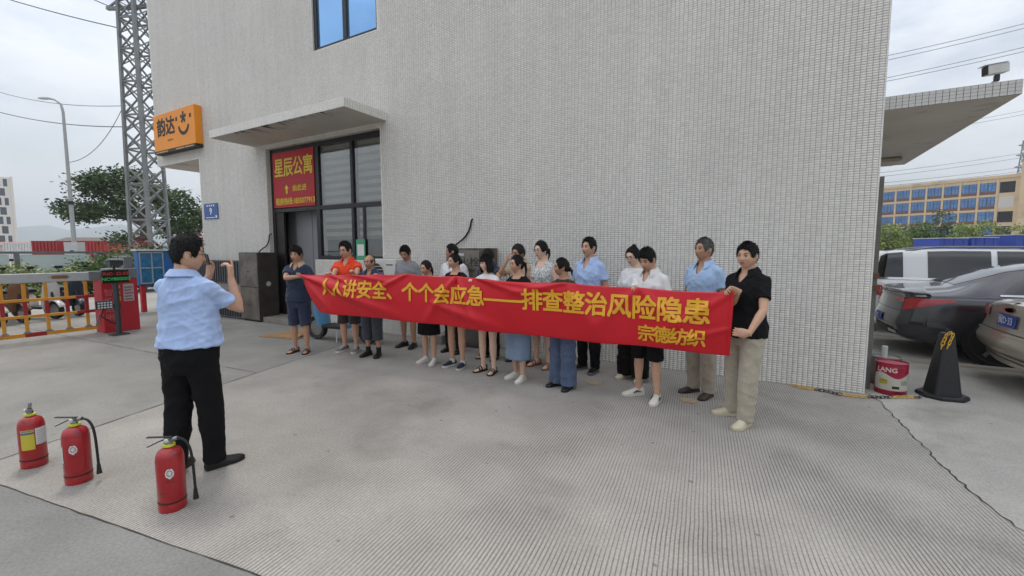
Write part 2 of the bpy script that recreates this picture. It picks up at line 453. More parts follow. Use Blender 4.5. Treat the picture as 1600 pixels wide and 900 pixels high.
    VV.append(hv); FF += [tuple(i + off for i in f) for f in hf]; LIP.append(HL.reshape(-1)); off += len(hv)
    eb = MB()
    for sg in (-1, 1):
        eb.ell((sg * .077, .010, -.004), (.009, .019, .031), 10, 8, mat=Matrix.Rotation(sg * .35, 3, 'Z') @ Matrix.Rotation(-.15, 3, 'X'))
        eb.ell((sg * .080, .018, .002), (.007, .011, .025), 10, 8, mat=Matrix.Rotation(sg * .5, 3, 'Z'))
    # neck up into the skull, following the turned head
    nb = MB(); c0 = Vector((0, .014 + ly(1.5), 1.44)); c1 = HM @ Vector((0, .022, -.04))
    nb.tube([c0, c0.lerp(c1, .5), c1], [.056 if not fem else .048, .052 if not fem else .045, .052 if not fem else .046], n=18)
    for b_, tr in ((eb, True), (nb, False)):
        p = np.array(b_.v); p = tohead(p) if tr else p
        VV.append(p); FF += [tuple(i + off for i in f) for f in b_.f]; LIP.append(np.zeros(len(p))); off += len(p)
    body = pydata('body', np.concatenate(VV), FF, skm, root)
    at = body.data.attributes.new('lip', 'FLOAT', 'POINT'); at.data.foreach_set('value', np.concatenate(LIP).astype(np.float32))
    # --- eyes, brows
    hrgb = hair.get('rgb', (19, 16, 15))
    hm = M('hair_%d_%d_%d' % hrgb, hrgb, rough=.5, var=.4, vscale=60, bump=.8, bscale=160, stretch=(3, 3, .5), spec=.35)
    for sg in (-1, 1):
        e = MB(); fy = -.0855
        e.ell((sg * .031, fy + .004, .012), (.0135, .007, .0046), 12, 7); e.ell((sg * .031, fy - .0012, .012), (.0060, .0028, .0048), 10, 6, mi=1); e.tube([(sg * (.031 + q_), fy - .0022 + 14 * q_ * q_, .0165 - 16 * q_ * q_) for q_ in (-.014, -.007, 0, .007, .014)], [.0012, .0018, .002, .002, .0012], n=6, mi=1)
        e.v = [tuple(p) for p in tohead(np.array(e.v))]
        e.build('eye', [M('eye_white', (168, 158, 150), rough=.25, var=0), M('eye_iris', (22, 14, 11), rough=.15, var=0)], root, smooth=60)
        b_ = MB(); pts = [(sg * (.014 + .034 * t), -.0905 + .012 * t * t + .002, .030 + .008 * math.sin(t * 2.2)) for t in np.linspace(0, 1, 6)]
        b_.tube(pts, [.0036, .0046, .0046, .004, .0034, .002], n=6); b_.v = [tuple(p) for p in tohead(np.array(b_.v))]
        b_.build('eyebrow', hm, root, smooth=60)
    ml = MB(); ml.tube([(q_, -.0935 + 9 * q_ * q_, -.0535 + 2 * abs(q_) * .1) for q_ in np.linspace(-.022, .022, 7)], [.0008, .0016, .0018, .0018, .0018, .0016, .0008], n=6)
    ml.v = [tuple(p) for p in tohead(np.array(ml.v))]; ml.build('mouth_line', M('mouth_dark', (84, 44, 40), rough=.6, var=0), root, smooth=60)
    # --- hair cap
    P = HV.reshape(-1, 3); D = HD.reshape(-1, 3)
    az = np.arctan2(D[:, 0], -D[:, 1])            # 0 front
    aa = np.abs(az); z = P[:, 2]
    st = hair.get('style', 'short')
    hl = hair.get('line', .074) + hair.get('up', .006)                     # front hairline
    back = hair.get('back', -.062)
    line = np.where(aa < .62, hl - .012 * (aa / .62) ** 2, np.where(aa < 1.25, hl - .012 - (hl + .002) * smst(.62, 1.15, aa), np.where(aa < 1.75, .0, 0)))
    line = np.where(aa >= 1.25, -.01 + .045 * np.exp(-((aa - 1.62) / .22) ** 2) + (back + .01) * smst(1.75, 2.3, aa), line)
    if st in ('back', 'bob', 'long'): line = np.where(aa >= 1.25, np.minimum(line, -.012 + (back + .012) * smst(1.5, 2.3, aa)), line)
    th = hair.get('t', .014)
    line = line + .004 * np.sin(az * 23 + rng.uniform(0, 6)) + .003 * np.sin(az * 47 + rng.uniform(0, 6))
    dist = (z - line)
    thick = th * np.clip(dist / .022, 0, 1) ** .6
    thick = thick * (1 + hair.get('top', .5) * smst(.03, .11, z)) * ((.45 + .55 * smst(-.03, .06, z)) if st in ('short', 'bald') else 1)
    nzv = sum(np.sin(az * f + z * g2 * 60 + p) for f, g2, p in zip(rng.uniform(12, 40, 6), rng.uniform(.3, 2, 6), rng.uniform(0, 6, 6))) / 6
    fine = np.sin(az * 61 + z * 300 + 2 * np.sin(z * 190)) * np.sin(az * 43 - z * 210); thick = thick * (1 + .45 * nzv + .28 * fine) + .0008
    if st == 'bald': thick = thick * (1 - .9 * smst(.045, .085, z) * (aa < 2.6)); 
    keep = dist > -.004
    if st == 'bald': keep = keep & (z < .046 + .05 * smst(1.7, 2.7, aa)) & (aa > 1.0)
    C = P + (D * np.array([1, 1, 1])) * thick[:, None]
    # fringe lifts forward
    fr = hair.get('fringe', 0.)
    if fr: C[:, 1] -= fr * np.exp(-((z - hl) / .02) ** 2) * (aa < .7)
    hF = grid_faces(nv, nu, keep)
    hb = MB(); hb.add(tohead(C), hF)
    used = sorted({i for f in hb.f for i in f}); 
    hv2, hf2 = cutmesh(np.array(hb.v), hb.f, np.ones(len(hb.v), bool), 1)
    ex = MB(); ex.add(hv2, hf2)
    # loose strands break the outline of the cap
    ids = np.flatnonzero(keep & (dist > .004)); ns_ = hair.get('strands', 1100)
    if st == 'bald': ns_ = 250
    pk = rng.choice(ids, ns_); p0 = C[pk] + rng.normal(0, .0022, (ns_, 3)); nrm = D[pk]
    if st == 'short' or st == 'bald': fl_ = np.stack([nrm[:, 0] * .3, np.where(nrm[:, 2] > .45, -.75, .25), np.where(nrm[:, 2] > .45, .0, -1.)], 1)
    else: fl_ = np.stack([-nrm[:, 0] * .2, np.full(ns_, 1.), np.full(ns_, -.15)], 1) if st == 'back' else np.stack([nrm[:, 0] * .5, nrm[:, 1] * .2, np.full(ns_, -1.)], 1)
    fl_ = fl_ + rng.normal(0, .35, (ns_, 3)); fl_ -= nrm * (fl_ * nrm).sum(1, keepdims=True); fl_ /= np.maximum(np.linalg.norm(fl_, axis=1, keepdims=True), 1e-6)
    sl = rng.uniform(.5, 1.2, (ns_, 1)) * (.020 if st in ('short', 'bald') else .034); lift = rng.uniform(.05, .40, (ns_, 1)) * (1. if st == 'short' else .22) * (.35 + .65 * smst(.0, .08, p0[:, 2:3]))
    sdv = np.cross(fl_, nrm) * .0020; tip = p0 + fl_ * sl + nrm * sl * lift; mid = (p0 + tip) / 2 + nrm * .0022
    SV = np.stack([p0 - sdv, p0 + sdv, mid + sdv * .7, tip, mid - sdv * .7], 1).reshape(-1, 3)
    ex.add(tohead(SV), [(i * 5, i * 5 + 1, i * 5 + 2, i * 5 + 3, i * 5 + 4) for i in range(ns_)])
    if 'bangs' in hair:
        rows = []
        for j in range(7):
            t = j / 6; rows.append([(math.sin(a_) * (.080 + .004 * t), -math.cos(a_) * (.101 + .003 * t) - .003, .085 - hair['bangs'] * t + .006 * math.sin(a_ * 31 + j)) for a_ in np.linspace(-1.05, 1.05, 30)])
        q = MB(); q.loft(rows, cap=False, close=False); ex.add(tohead(q.v), q.f)
    if st in ('bob', 'long'):
        rows = []; Ln = hair.get('len', .14)
        for j in range(12):
            t = j / 11; zz = .06 - t * (.06 + Ln); row = []
            for k in range(61):
                a_ = .95 + (2 * math.pi - 1.9) * k / 60
                r1 = .082 + .020 * math.sin(min(1, t * 1.3) * math.pi * .6) + .004 * math.sin(k * 2.3 + j * .4) + .003 * math.sin(k * 5.1); r2 = .104 + .012 * math.sin(t * 2.2) + .004 * math.sin(k * 2.3)
                row.append((math.sin(a_) * r1, -math.cos(a_) * r2 + .012 * t, zz + .008 * math.sin(k * 1.7) * t))
            rows.append(row)
        q = MB(); q.loft(rows, cap=False, close=False); ex.add(tohead(q.v), q.f)
        rows2 = [[(p[0] * .90, p[1] * .92 + .002, p[2]) for p in r] for r in rows]
        q = MB(); q.loft(rows2, cap=False, close=False); ex.add(tohead(q.v), q.f)
    if 'bun' in hair:
        (bx, by, bz), r = hair['bun']; q = MB(); q.ell((bx, by, bz), (r, r * .85, r), 18, 12)
        q.v = [tuple(Vector((bx, by, bz)) + (Vector(p) - Vector((bx, by, bz))) * (1 + .10 * math.sin(9 * math.atan2(p[2] - bz, p[0] - bx) + 20 * (p[1] - by) / r))) for p in q.v]
        ex.add(tohead(q.v), q.f)
    if 'tail' in hair:
        pts = hair['tail']; m_ = len(pts); q = MB()
        q.tube(pts, [.017] + [.026 - .012 * (i / (m_ - 1)) for i in range(1, m_ - 1)] + [.006], n=12, round_=True)
        q.v = [(p[0] + .003 * math.sin(p[2] * 90), p[1] + .003 * math.cos(p[2] * 70), p[2]) for p in q.v]
        ex.add(tohead(q.v), q.f)
    ho = pydata('hair', np.array(ex.v), ex.f, hm, root)
    if glasses:
        q = MB()
        for sg in (-1, 1):
            c = (sg * .032, -.103, .008); q.tube([(c[0] + .025 * math.cos(t), c[1] + .004 * abs(math.cos(t)) * (1 if sg * math.cos(t) > 0 else 0), c[2] + .019 * math.sin(t)) for t in np.linspace(0, 2 * math.pi, 17)], .0017, n=5)
            q.tube([(sg * .056, -.100, .014), (sg * .074, -.070, .012), (sg * .080, .01, .010)], .0016, n=5)
        q.tube([(-.008, -.105, .011), (0, -.108, .014), (.008, -.105, .011)], .0015, n=5)
        q.v = [tuple(p) for p in tohead(q.v)]; q.build('glasses', M('glasses_frame', glasses if isinstance(glasses, tuple) else (20, 18, 18), rough=.35, var=0), root, smooth=60)
    # --- top
    sh = shirt; inf = sh.get('inf', .018); hem = sh.get('hem', .84); slv = sh.get('sleeve', .62); mb = MB()
    rr = []
    zs = [t_[0] for t_ in tor]
    def interp(z):
        for i in range(len(tor) - 1):
            if tor[i][0] <= z <= tor[i + 1][0]:
                k = (z - tor[i][0]) / (tor[i + 1][0] - tor[i][0]); return [tor[i][j] * (1 - k) + tor[i + 1][j] * k for j in range(4)]
        return list(tor[0] if z < tor[0][0] else tor[-1])
    for z in np.linspace(hem, 1.455, 16):
        q = interp(z); loose = inf + sh.get('loose', .022) * float(1 - smst(.9, 1.25, z))
        rr.append(tring(z, q[1], q[2], q[3], loose))
    mb.loft(rr)
    if fem:
        for sg in (-1, 1): mb.ell((sg * .062, -.088 + ly(1.24), 1.245), (.062, .055, .06), 12, 8)
    elb = {}
    for sd in 'LR':
        S, E_, W, d, n, cu, iu, ti, sg = arms[sd]; am = .88 if fem else 1.
        mb.tube([Vector((sg * .045, .018 + ly(1.41), 1.425)), Vector((sg * sw * .62, .014 + ly(1.40), 1.405)), S], [.046, .050 * am + .004, .051 * am + inf * .45], n=16, round_=True)
        if slv > 0:
            pts = [S, S.lerp(E_, .25), S.lerp(E_, .5), S.lerp(E_, min(slv, 1))]
            if slv > 1: pts += [E_.lerp(W, slv - 1)]
            wd = sh.get('slw', .014)
            mb.tube(pts, [.051 * am + inf * .45, .050 * am + wd * .8, .049 * am + wd, .050 * am + wd * 1.25] + ([.04 + wd] if slv > 1 else []), n=16)
    V, F = remesh(mb, voxel * .9, 4)
    V = wrinkle(V, F, rng, sh.get('wr', .0115), (1, 1, .75))
    nr = sh.get('neck', .072); nd = sh.get('drop', .0); vd = sh.get('v', 0.)
    rad = np.hypot(V[:, 0] / nr, (V[:, 1] - .012 - ly(1.44)) / (nr * .95))
    top = 1.418 + .25 * (V[:, 1] - ly(1.44)) - nd * (V[:, 1] < ly(1.44))
    keep = ~((rad < 1) & (V[:, 2] > top))
    if nd: keep &= ~((V[:, 1] < ly(1.4)) & (np.abs(V[:, 0]) < nr * 1.0) & (V[:, 2] > 1.44 - nd))
    if vd: keep &= ~((V[:, 1] < ly(1.35)) & (np.abs(V[:, 0]) < .038 * np.clip((V[:, 2] - (1.43 - vd)) / vd, 0, 1.5)) & (V[:, 2] > 1.43 - vd))
    V, F = cutmesh(V, F, keep)
    smat = sh['mat']
    top_o = pydata(sh.get('name', 'shirt'), V, F, smat, root)
    if sh.get('collar'):
        cm = sh.get('cmat', smat); q = MB(); rows = []
        for j, (r, zz) in enumerate(((.068, 1.445), (.070, 1.502), (.076, 1.509), (.098, 1.482), (.110, 1.458))):
            row = []
            for k in range(41):
                a_ = -2.55 + 5.1 * k / 40; f_ = abs(a_) / 2.55
                dz = -.030 * f_ ** 3 - (.028 * f_ ** 6 if j >= 3 else 0); rr_ = r + (.008 * f_ ** 4 if j >= 3 else 0)
                row.append((math.sin(a_) * rr_ * 1.02, .014 + ly(1.45) + math.cos(a_) * rr_ - (.010 * f_ ** 4), zz + dz))
            rows.append(row)
        q.loft(rows, cap=False, close=False); q.build('collar', cm, top_o, smooth=70)
        if sh.get('placket'):
            zb = sh['placket']
            for z in np.linspace(1.43 - vd - .01, zb, 5 if zb < 1.2 else 2):
                a2 = interp(z); y0 = a2[3] - a2[2] * gz(z) - inf - .008 + ly(z) - (gz(z) - 1) * .05
                q = MB(); q.ell((0, y0, z), (.0055, .003, .0055), 8, 6); q.build('button', M('button_pale', (200, 200, 196), rough=.4, var=0), top_o, smooth=60)
    # --- lower garment
    pa = pants; kind = pa.get('kind', 'trousers'); pin = pa.get('inf', .014); pm = pa['mat']; mb = MB()
    zt = pa.get('top', .97)
    if kind in ('trousers', 'shorts'):
        rr = []
        for z in np.linspace(.755, zt, 9):
            q = interp(z); rr.append(tring(z, q[1], q[2], q[3], pin * 1.1))
        mb.loft(rr)
        fl = pa.get('len', 1.0)                    # fraction of hip..ankle
        wd = pa.get('w', (.012, .018, .024))
        for sd in 'LR':
            hip, knee, ank, fa = legs[sd]; path = [hip + Vector((0, 0, .02)), hip.lerp(knee, .4), hip.lerp(knee, .8), knee, knee.lerp(ank, .35), knee.lerp(ank, .7), ank - Vector((0, 0, .035))]
            rad = [.088 + wd[0], .078 + wd[0], .062 + wd[1], .058 + wd[1], .057 + wd[1], .045 + wd[2], .042 + wd[2]]
            tl = [0, .2, .4, .5, .67, .85, 1.0]; pts = []; rd = []
            for p, r, t in zip(path, rad, tl):
                if t <= fl: pts.append(p); rd.append(r); lt = t
            if fl < 1:
                i = tl.index(lt)
                if i + 1 < len(tl) and fl > lt + .01:
                    k = (fl - lt) / (tl[i + 1] - lt); pts.append(path[i].lerp(path[i + 1], k)); rd.append(rad[i] * (1 - k) + rad[i + 1] * k + pa.get('flare', 0))
            mb.tube(pts, rd, n=18)
        V, F = remesh(mb, voxel, 3)
        V = wrinkle(V, F, rng, pa.get('wr', .010), (.8, .8, 1.2))
    else:
        zb = pa.get('hemz', .48); rr = []
        for z in np.linspace(zb, zt, 14):
            if z >= .84: q = interp(z); rr.append(tring(z, q[1], q[2], q[3], pin))
            else:
                k = (.84 - z) / (.84 - zb); fa_ = pa.get('flare', .03)
                base = ring(z, .17 + pin + fa_ * k, .126 + pin + fa_ * k, .0, n=26)
                rr.append([(p[0] * (1 + .03 * k * math.sin(5 * math.atan2(p[1], p[0]) + 1)), p[1] * (1 + .04 * k * math.sin(6 * math.atan2(p[1], p[0]))), p[2]) for p in base])
        mb.loft(rr)
        V, F = remesh(mb, voxel, 3); V = wrinkle(V, F, rng, .004, (1.3, 1.3, .3))
    pydata(pa.get('name', {'trousers': 'trousers', 'shorts': 'shorts'}.get(kind, 'skirt')), V, F, pm, root)
    if pa.get('belt'):
        q = interp(zt - .015); b_ = MB(); r1 = tring(zt - .035, q[1], q[2], q[3], pin + .012); r2 = tring(zt, q[1], q[2], q[3], pin + .012)
        b_.loft([r1, r2], cap=False); b_.build('belt', M('belt_black', (16, 15, 15), rough=.4, var=.1), root, smooth=60)
    # --- shoes
    for sd in 'LR':
        hip, knee, ank, fa = legs[sd]; fm = Matrix.Translation((ank.x, ank.y, 0)) @ Matrix.Rotation(fa, 4, 'Z')
        tr = lambda b_: setattr(b_, 'v', [tuple(fm @ Vector(p)) for p in b_.v])
        out = ((.074, .018), (.066, .031), (.03, .036), (-.03, .038), (-.08, .044), (-.13, .047), (-.165, .040), (-.188, .026), (-.198, .010))
        def outline(k, dy=0): return [(hw * k, y) for y, hw in out] + [(-hw * k, y) for y, hw in reversed(out)]
        sk = shoes['kind']; so = MB(); zb = .03 if sk == 'sneaker' else .016
        for a_, b2, k in ((0, .0, 1.0),): pass
        ol = outline(1.06)
        so.loft([[(p[0] * .97, p[1] * .985, .0015) for p in ol], [(p[0], p[1], zb * .4) for p in ol], [(p[0] * .99, p[1], zb) for p in ol]]); tr(so)
        if sk in ('sneaker', 'leather'):
            up = MB(); rg = []
            ht = (.050, .092, .098, .092, .070, .055, .047, .036, .026) if sk == 'sneaker' else (.05, .08, .084, .078, .062, .05, .044, .036, .026)
            for (y, hw), tz in zip(out, ht):
                rg.append([(hw * 1.0 * math.copysign(abs(math.cos(t)) ** .7, math.cos(t)), y, zb * .7 + (tz - zb * .7) * max(0, math.sin(t)) ** .8) for t in np.linspace(0, math.pi, 13)])
            up.loft(rg, close=False, cap=False); tr(up)
            uo = up.build('shoe', shoes['mat'], root, smooth=80, subsurf=1)
            so.build('sole', shoes.get('sole', shoes['mat']), uo, smooth=40)
            if sk == 'sneaker':
                la = MB()
                for i in range(4):
                    y = -.035 - i * .022; zz = .092 - i * .0095
                    la.tube([(-.022, y, zz - .006), (0, y - .004, zz + .003), (.022, y, zz - .006)], .0032, n=6)
                tr(la); la.build('laces', shoes.get('lace', M('lace_white', (215, 212, 205), var=.05)), uo, smooth=60)
                if shoes.get('stripe'):
                    sp = MB()
                    for sg in (-1, 1): sp.tube([(sg * .041, .02, .05), (sg * .044, -.03, .062), (sg * .047, -.075, .045)], [.004, .012, .006], n=6)
                    tr(sp); sp.build('side_panel', shoes['stripe'], uo, smooth=60)
        else:
            uo = so.build('sandal', shoes['mat'], root, smooth=40)
            for y0, hw, zz in ((-.10, .044, .066), (-.055, .040, .080), (.035, .036, .085)):
                sb = MB(); rows = []
                for yy in (y0 - .011, y0 + .011):
                    rows.append([(hw * math.cos(t) * 1.02, yy + (.02 if y0 > 0 else 0) * math.sin(t), .012 + (zz - .012) * math.sin(t)) for t in np.linspace(0, math.pi, 13)])
                sb.loft(rows, close=False, cap=False); tr(sb); o_ = sb.build('strap', shoes['mat'], uo, smooth=60); sm_ = o_.modifiers.new('t', 'SOLIDIFY'); sm_.thickness = .004
        if shoes.get('sock'):
            sk_ = MB(); sk_.tube([ank + Vector((0, 0, shoes.get('sockh', .06))), ank, ank - Vector((0, 0, .03))], [.042, .041, .044], n=14, cap=False); sk_.build('sock', shoes['sock'], root, smooth=60)
    if extras: extras(root, loc, s, arms, tohead)
    return root
# ================================================================== setting: ground
def concrete(name, rgb, groove=0., gain=1.0, stain=(98, 94, 88), rust=False):
    m = M(name, rgb, rough=.88, var=.16, vscale=1.1, gain=gain, spec=.25, bump=.35, bscale=140, dirt=stain, dscale=.9, dlow=.54, dhigh=.95)
    t = m.node_tree; n = t.nodes; l = t.links; b = n["Principled BSDF"]
    tcn = [q for q in n if q.type == 'TEX_COORD'][0]
    src = b.inputs['Base Color'].links[0].from_socket
    # fine speckle
    sp = n.new("ShaderNodeTexNoise"); sp.inputs['Scale'].default_value = 55; sp.inputs['Detail'].default_value = 3; l.new(tcn.outputs['Object'], sp.inputs['Vector'])
    sr = n.new("ShaderNodeMapRange"); sr.inputs['From Min'].default_value = .3; sr.inputs['From Max'].default_value = .7; sr.inputs['To Min'].default_value = .86; sr.inputs['To Max'].default_value = 1.12; l.new(sp.outputs['Fac'], sr.inputs['Value'])
    mu = n.new("ShaderNodeMixRGB"); mu.blend_type = 'MULTIPLY'; mu.inputs[0].default_value = 1; l.new(src, mu.inputs[1]); l.new(sr.outputs['Result'], mu.inputs[2]); out = mu.outputs[0]
    # dark spots (gum, oil)
    vo = n.new("ShaderNodeTexVoronoi"); vo.inputs['Scale'].default_value = 4.2; vo.inputs['Randomness'].default_value = 1; l.new(tcn.outputs['Object'], vo.inputs['Vector'])
    wn = n.new("ShaderNodeTexNoise"); wn.inputs['Scale'].default_value = 9; l.new(tcn.outputs['Object'], wn.inputs['Vector'])
    ad = n.new("ShaderNodeMath"); ad.operation = 'MULTIPLY_ADD'; ad.inputs[1].default_value = .12; l.new(wn.outputs['Fac'], ad.inputs[0]); l.new(vo.outputs['Distance'], ad.inputs[2])
    vr = n.new("ShaderNodeMapRange"); vr.inputs['From Min'].default_value = .125; vr.inputs['From Max'].default_value = .10; vr.inputs['To Max'].default_value = .45; l.new(ad.outputs[0], vr.inputs['Value'])
    ms = n.new("ShaderNodeMixRGB"); l.new(vr.outputs['Result'], ms.inputs[0]); l.new(out, ms.inputs[1]); ms.inputs[2].default_value = (*lin((62, 60, 57)), 1); out = ms.outputs[0]
    if groove:
        sx = n.new("ShaderNodeSeparateXYZ"); l.new(tcn.outputs['Object'], sx.inputs[0])
        wob = n.new("ShaderNodeTexNoise"); wob.inputs['Scale'].default_value = .9; wob.inputs['Detail'].default_value = 2; l.new(tcn.outputs['Object'], wob.inputs['Vector'])
        m1 = n.new("ShaderNodeMath"); m1.operation = 'MULTIPLY_ADD'; m1.inputs[1].default_value = .05; rx = n.new('ShaderNodeMath'); rx.operation = 'MULTIPLY_ADD'; rx.inputs[1].default_value = .115; l.new(sx.outputs['Y'], rx.inputs[0]); l.new(sx.outputs['X'], rx.inputs[2]); l.new(wob.outputs['Fac'], m1.inputs[0]); l.new(rx.outputs[0], m1.inputs[2])
        m2 = n.new("ShaderNodeMath"); m2.operation = 'MULTIPLY'; m2.inputs[1].default_value = 2 * math.pi / .0245; l.new(m1.outputs[0], m2.inputs[0])
        m3 = n.new("ShaderNodeMath"); m3.operation = 'SINE'; l.new(m2.outputs[0], m3.inputs[0])
        r3 = n.new("ShaderNodeMapRange"); r3.inputs['From Min'].default_value = .45; r3.inputs['From Max'].default_value = .95; l.new(m3.outputs[0], r3.inputs['Value'])
        # worn where the noise says so
        wr = n.new("ShaderNodeTexNoise"); wr.inputs['Scale'].default_value = .8; wr.inputs['Detail'].default_value = 6; wr.inputs['Roughness'].default_value = .65; l.new(tcn.outputs['Object'], wr.inputs['Vector'])
        w2 = n.new("ShaderNodeMapRange"); w2.inputs['From Min'].default_value = .30; w2.inputs['From Max'].default_value = .58; w2.inputs['To Min'].default_value = .25; l.new(wr.outputs['Fac'], w2.inputs['Value'])
        gm = n.new("ShaderNodeMath"); gm.operation = 'MULTIPLY'; l.new(r3.outputs['Result'], gm.inputs[0]); l.new(w2.outputs['Result'], gm.inputs[1])
        gs = n.new("ShaderNodeMath"); gs.operation = 'MULTIPLY'; gs.inputs[1].default_value = .68 * groove; l.new(gm.outputs[0], gs.inputs[0])
        mg = n.new("ShaderNodeMixRGB"); l.new(gs.outputs[0], mg.inputs[0]); l.new(out, mg.inputs[1]); mg.inputs[2].default_value = (*lin((74, 71, 66)), 1); out = mg.outputs[0]
        bp = n.new("ShaderNodeBump"); bp.invert = True; bp.inputs['Strength'].default_value = .8 * groove; bp.inputs['Distance'].default_value = .004
        l.new(gm.outputs[0], bp.inputs['Height'])
        ob = b.inputs['Normal'].links[0].from_socket; l.new(ob, bp.inputs['Normal']); l.new(bp.outputs['Normal'], b.inputs['Normal'])
    l.new(out, b.inputs['Base Color'])
    return m
def sheet(name, poly, z, mat):
    return struct(name, MB().add([(x, y, z) for x, y in poly], [tuple(range(len(poly)))]), mat, fix=False)
G_GAIN = 1.2
sheet('ground', [(-4500, -1500), (1500, -1500), (1500, 4500), (-4500, 4500)], -.004, concrete('concrete_far', (150, 148, 142), gain=1.0))
c_groove = concrete('concrete_grooved', (146, 142, 136), groove=1., gain=1.22)  # slab gains paint light brighter towards the right, besides differing pours
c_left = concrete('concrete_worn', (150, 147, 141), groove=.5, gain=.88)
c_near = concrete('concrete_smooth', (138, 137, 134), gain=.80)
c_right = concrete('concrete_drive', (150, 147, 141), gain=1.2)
J0, J1, J2 = (-12.0, -6.60), (-4.53, -5.395), (6.0, -3.70)     # joint across the near corner
BX = [(-5.02, -5.47), (-5.39, -4.23), (-5.96, -2.1), (-6.5, 0.0)]
CR = [(1.10, .02), (1.16, -.17), (1.20, -.9), (1.255, -1.87), (1.31, -2.3), (1.38, -2.63), (1.5, -4.42)]
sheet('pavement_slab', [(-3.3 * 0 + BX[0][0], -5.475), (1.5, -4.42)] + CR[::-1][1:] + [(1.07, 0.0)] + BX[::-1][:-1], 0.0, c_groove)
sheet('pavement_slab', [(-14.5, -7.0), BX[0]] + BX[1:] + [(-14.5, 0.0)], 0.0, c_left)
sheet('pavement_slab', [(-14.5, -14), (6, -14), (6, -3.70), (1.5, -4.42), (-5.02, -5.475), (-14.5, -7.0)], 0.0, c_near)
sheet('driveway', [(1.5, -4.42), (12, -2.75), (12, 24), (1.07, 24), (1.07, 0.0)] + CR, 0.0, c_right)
jm = M('joint_dirt', (58, 55, 50), rough=.95, var=.3, vscale=12)
def joint(pts, wd, name='slab_joint', seed=1, wob=.012, step=.12):
    rg = random.Random(seed); P = []
    for a, b in zip(pts, pts[1:]):
        n_ = max(1, int(math.dist(a, b) / step))
        for i in range(n_): P.append((a[0] + (b[0] - a[0]) * i / n_, a[1] + (b[1] - a[1]) * i / n_))
    P.append(pts[-1]); L_ = []; R__ = []
    for i, p in enumerate(P):
        q = P[min(i + 1, len(P) - 1)]; o = P[max(i - 1, 0)]; dx, dy = q[0] - o[0], q[1] - o[1]; d = math.hypot(dx, dy); nx, ny = -dy / d, dx / d
        k = rg.uniform(-wob, wob); h = wd * rg.uniform(.5, 1.4) / 2
        L_.append((p[0] + nx * (k + h), p[1] + ny * (k + h), .004)); R__.append((p[0] + nx * (k - h), p[1] + ny * (k - h), .004))
    mb = MB(); m_ = len(P); mb.add(L_ + R__, [(i, i + 1, m_ + i + 1, m_ + i) for i in range(m_ - 1)])
    return struct(name, mb, jm)
joint([(-14.5, -7.0), (-5.02, -5.475), (1.5, -4.42), (6, -3.7)], .007, seed=3, wob=.003)
joint(BX, .010, seed=4, wob=.004)
joint(CR, .009, name='pavement_crack', seed=5, wob=.014, step=.05)
joint([(-14.5, -3.4), (-5.75, -2.9)], .008, seed=6, wob=.004)
# faded yellow paint
yp = M('road_paint_yellow', (186, 148, 84), rough=.85, var=.25, vscale=9, dirt=(150, 146, 138), dscale=22, dlow=.36, dhigh=.60)
def paint(poly, name='painted_marking', z=.006): return struct(name, MB().add([(x, y, z) for x, y in poly], [tuple(range(len(poly)))]), yp, fix=False)
for yy, xa in ((4.45, 1.55), (2.2, 1.95), (6.7, 1.4)): paint([(xa, yy - .05), (7.5, yy - .05), (7.5, yy + .05), (xa, yy + .05)], 'parking_line')
for cx, cy in ((-1.72, -1.12), (-.62, -1.22), (-.22, -1.22)): paint([(cx - .10 + .02 * math.sin(k_ * 2.1 + cx) + .19 * (math.cos(k_ * .5236) * .5 + .5), cy + .075 * math.sin(k_ * .5236) + .012 * math.sin(k_ * 3.7 + cx)) for k_ in range(12)])
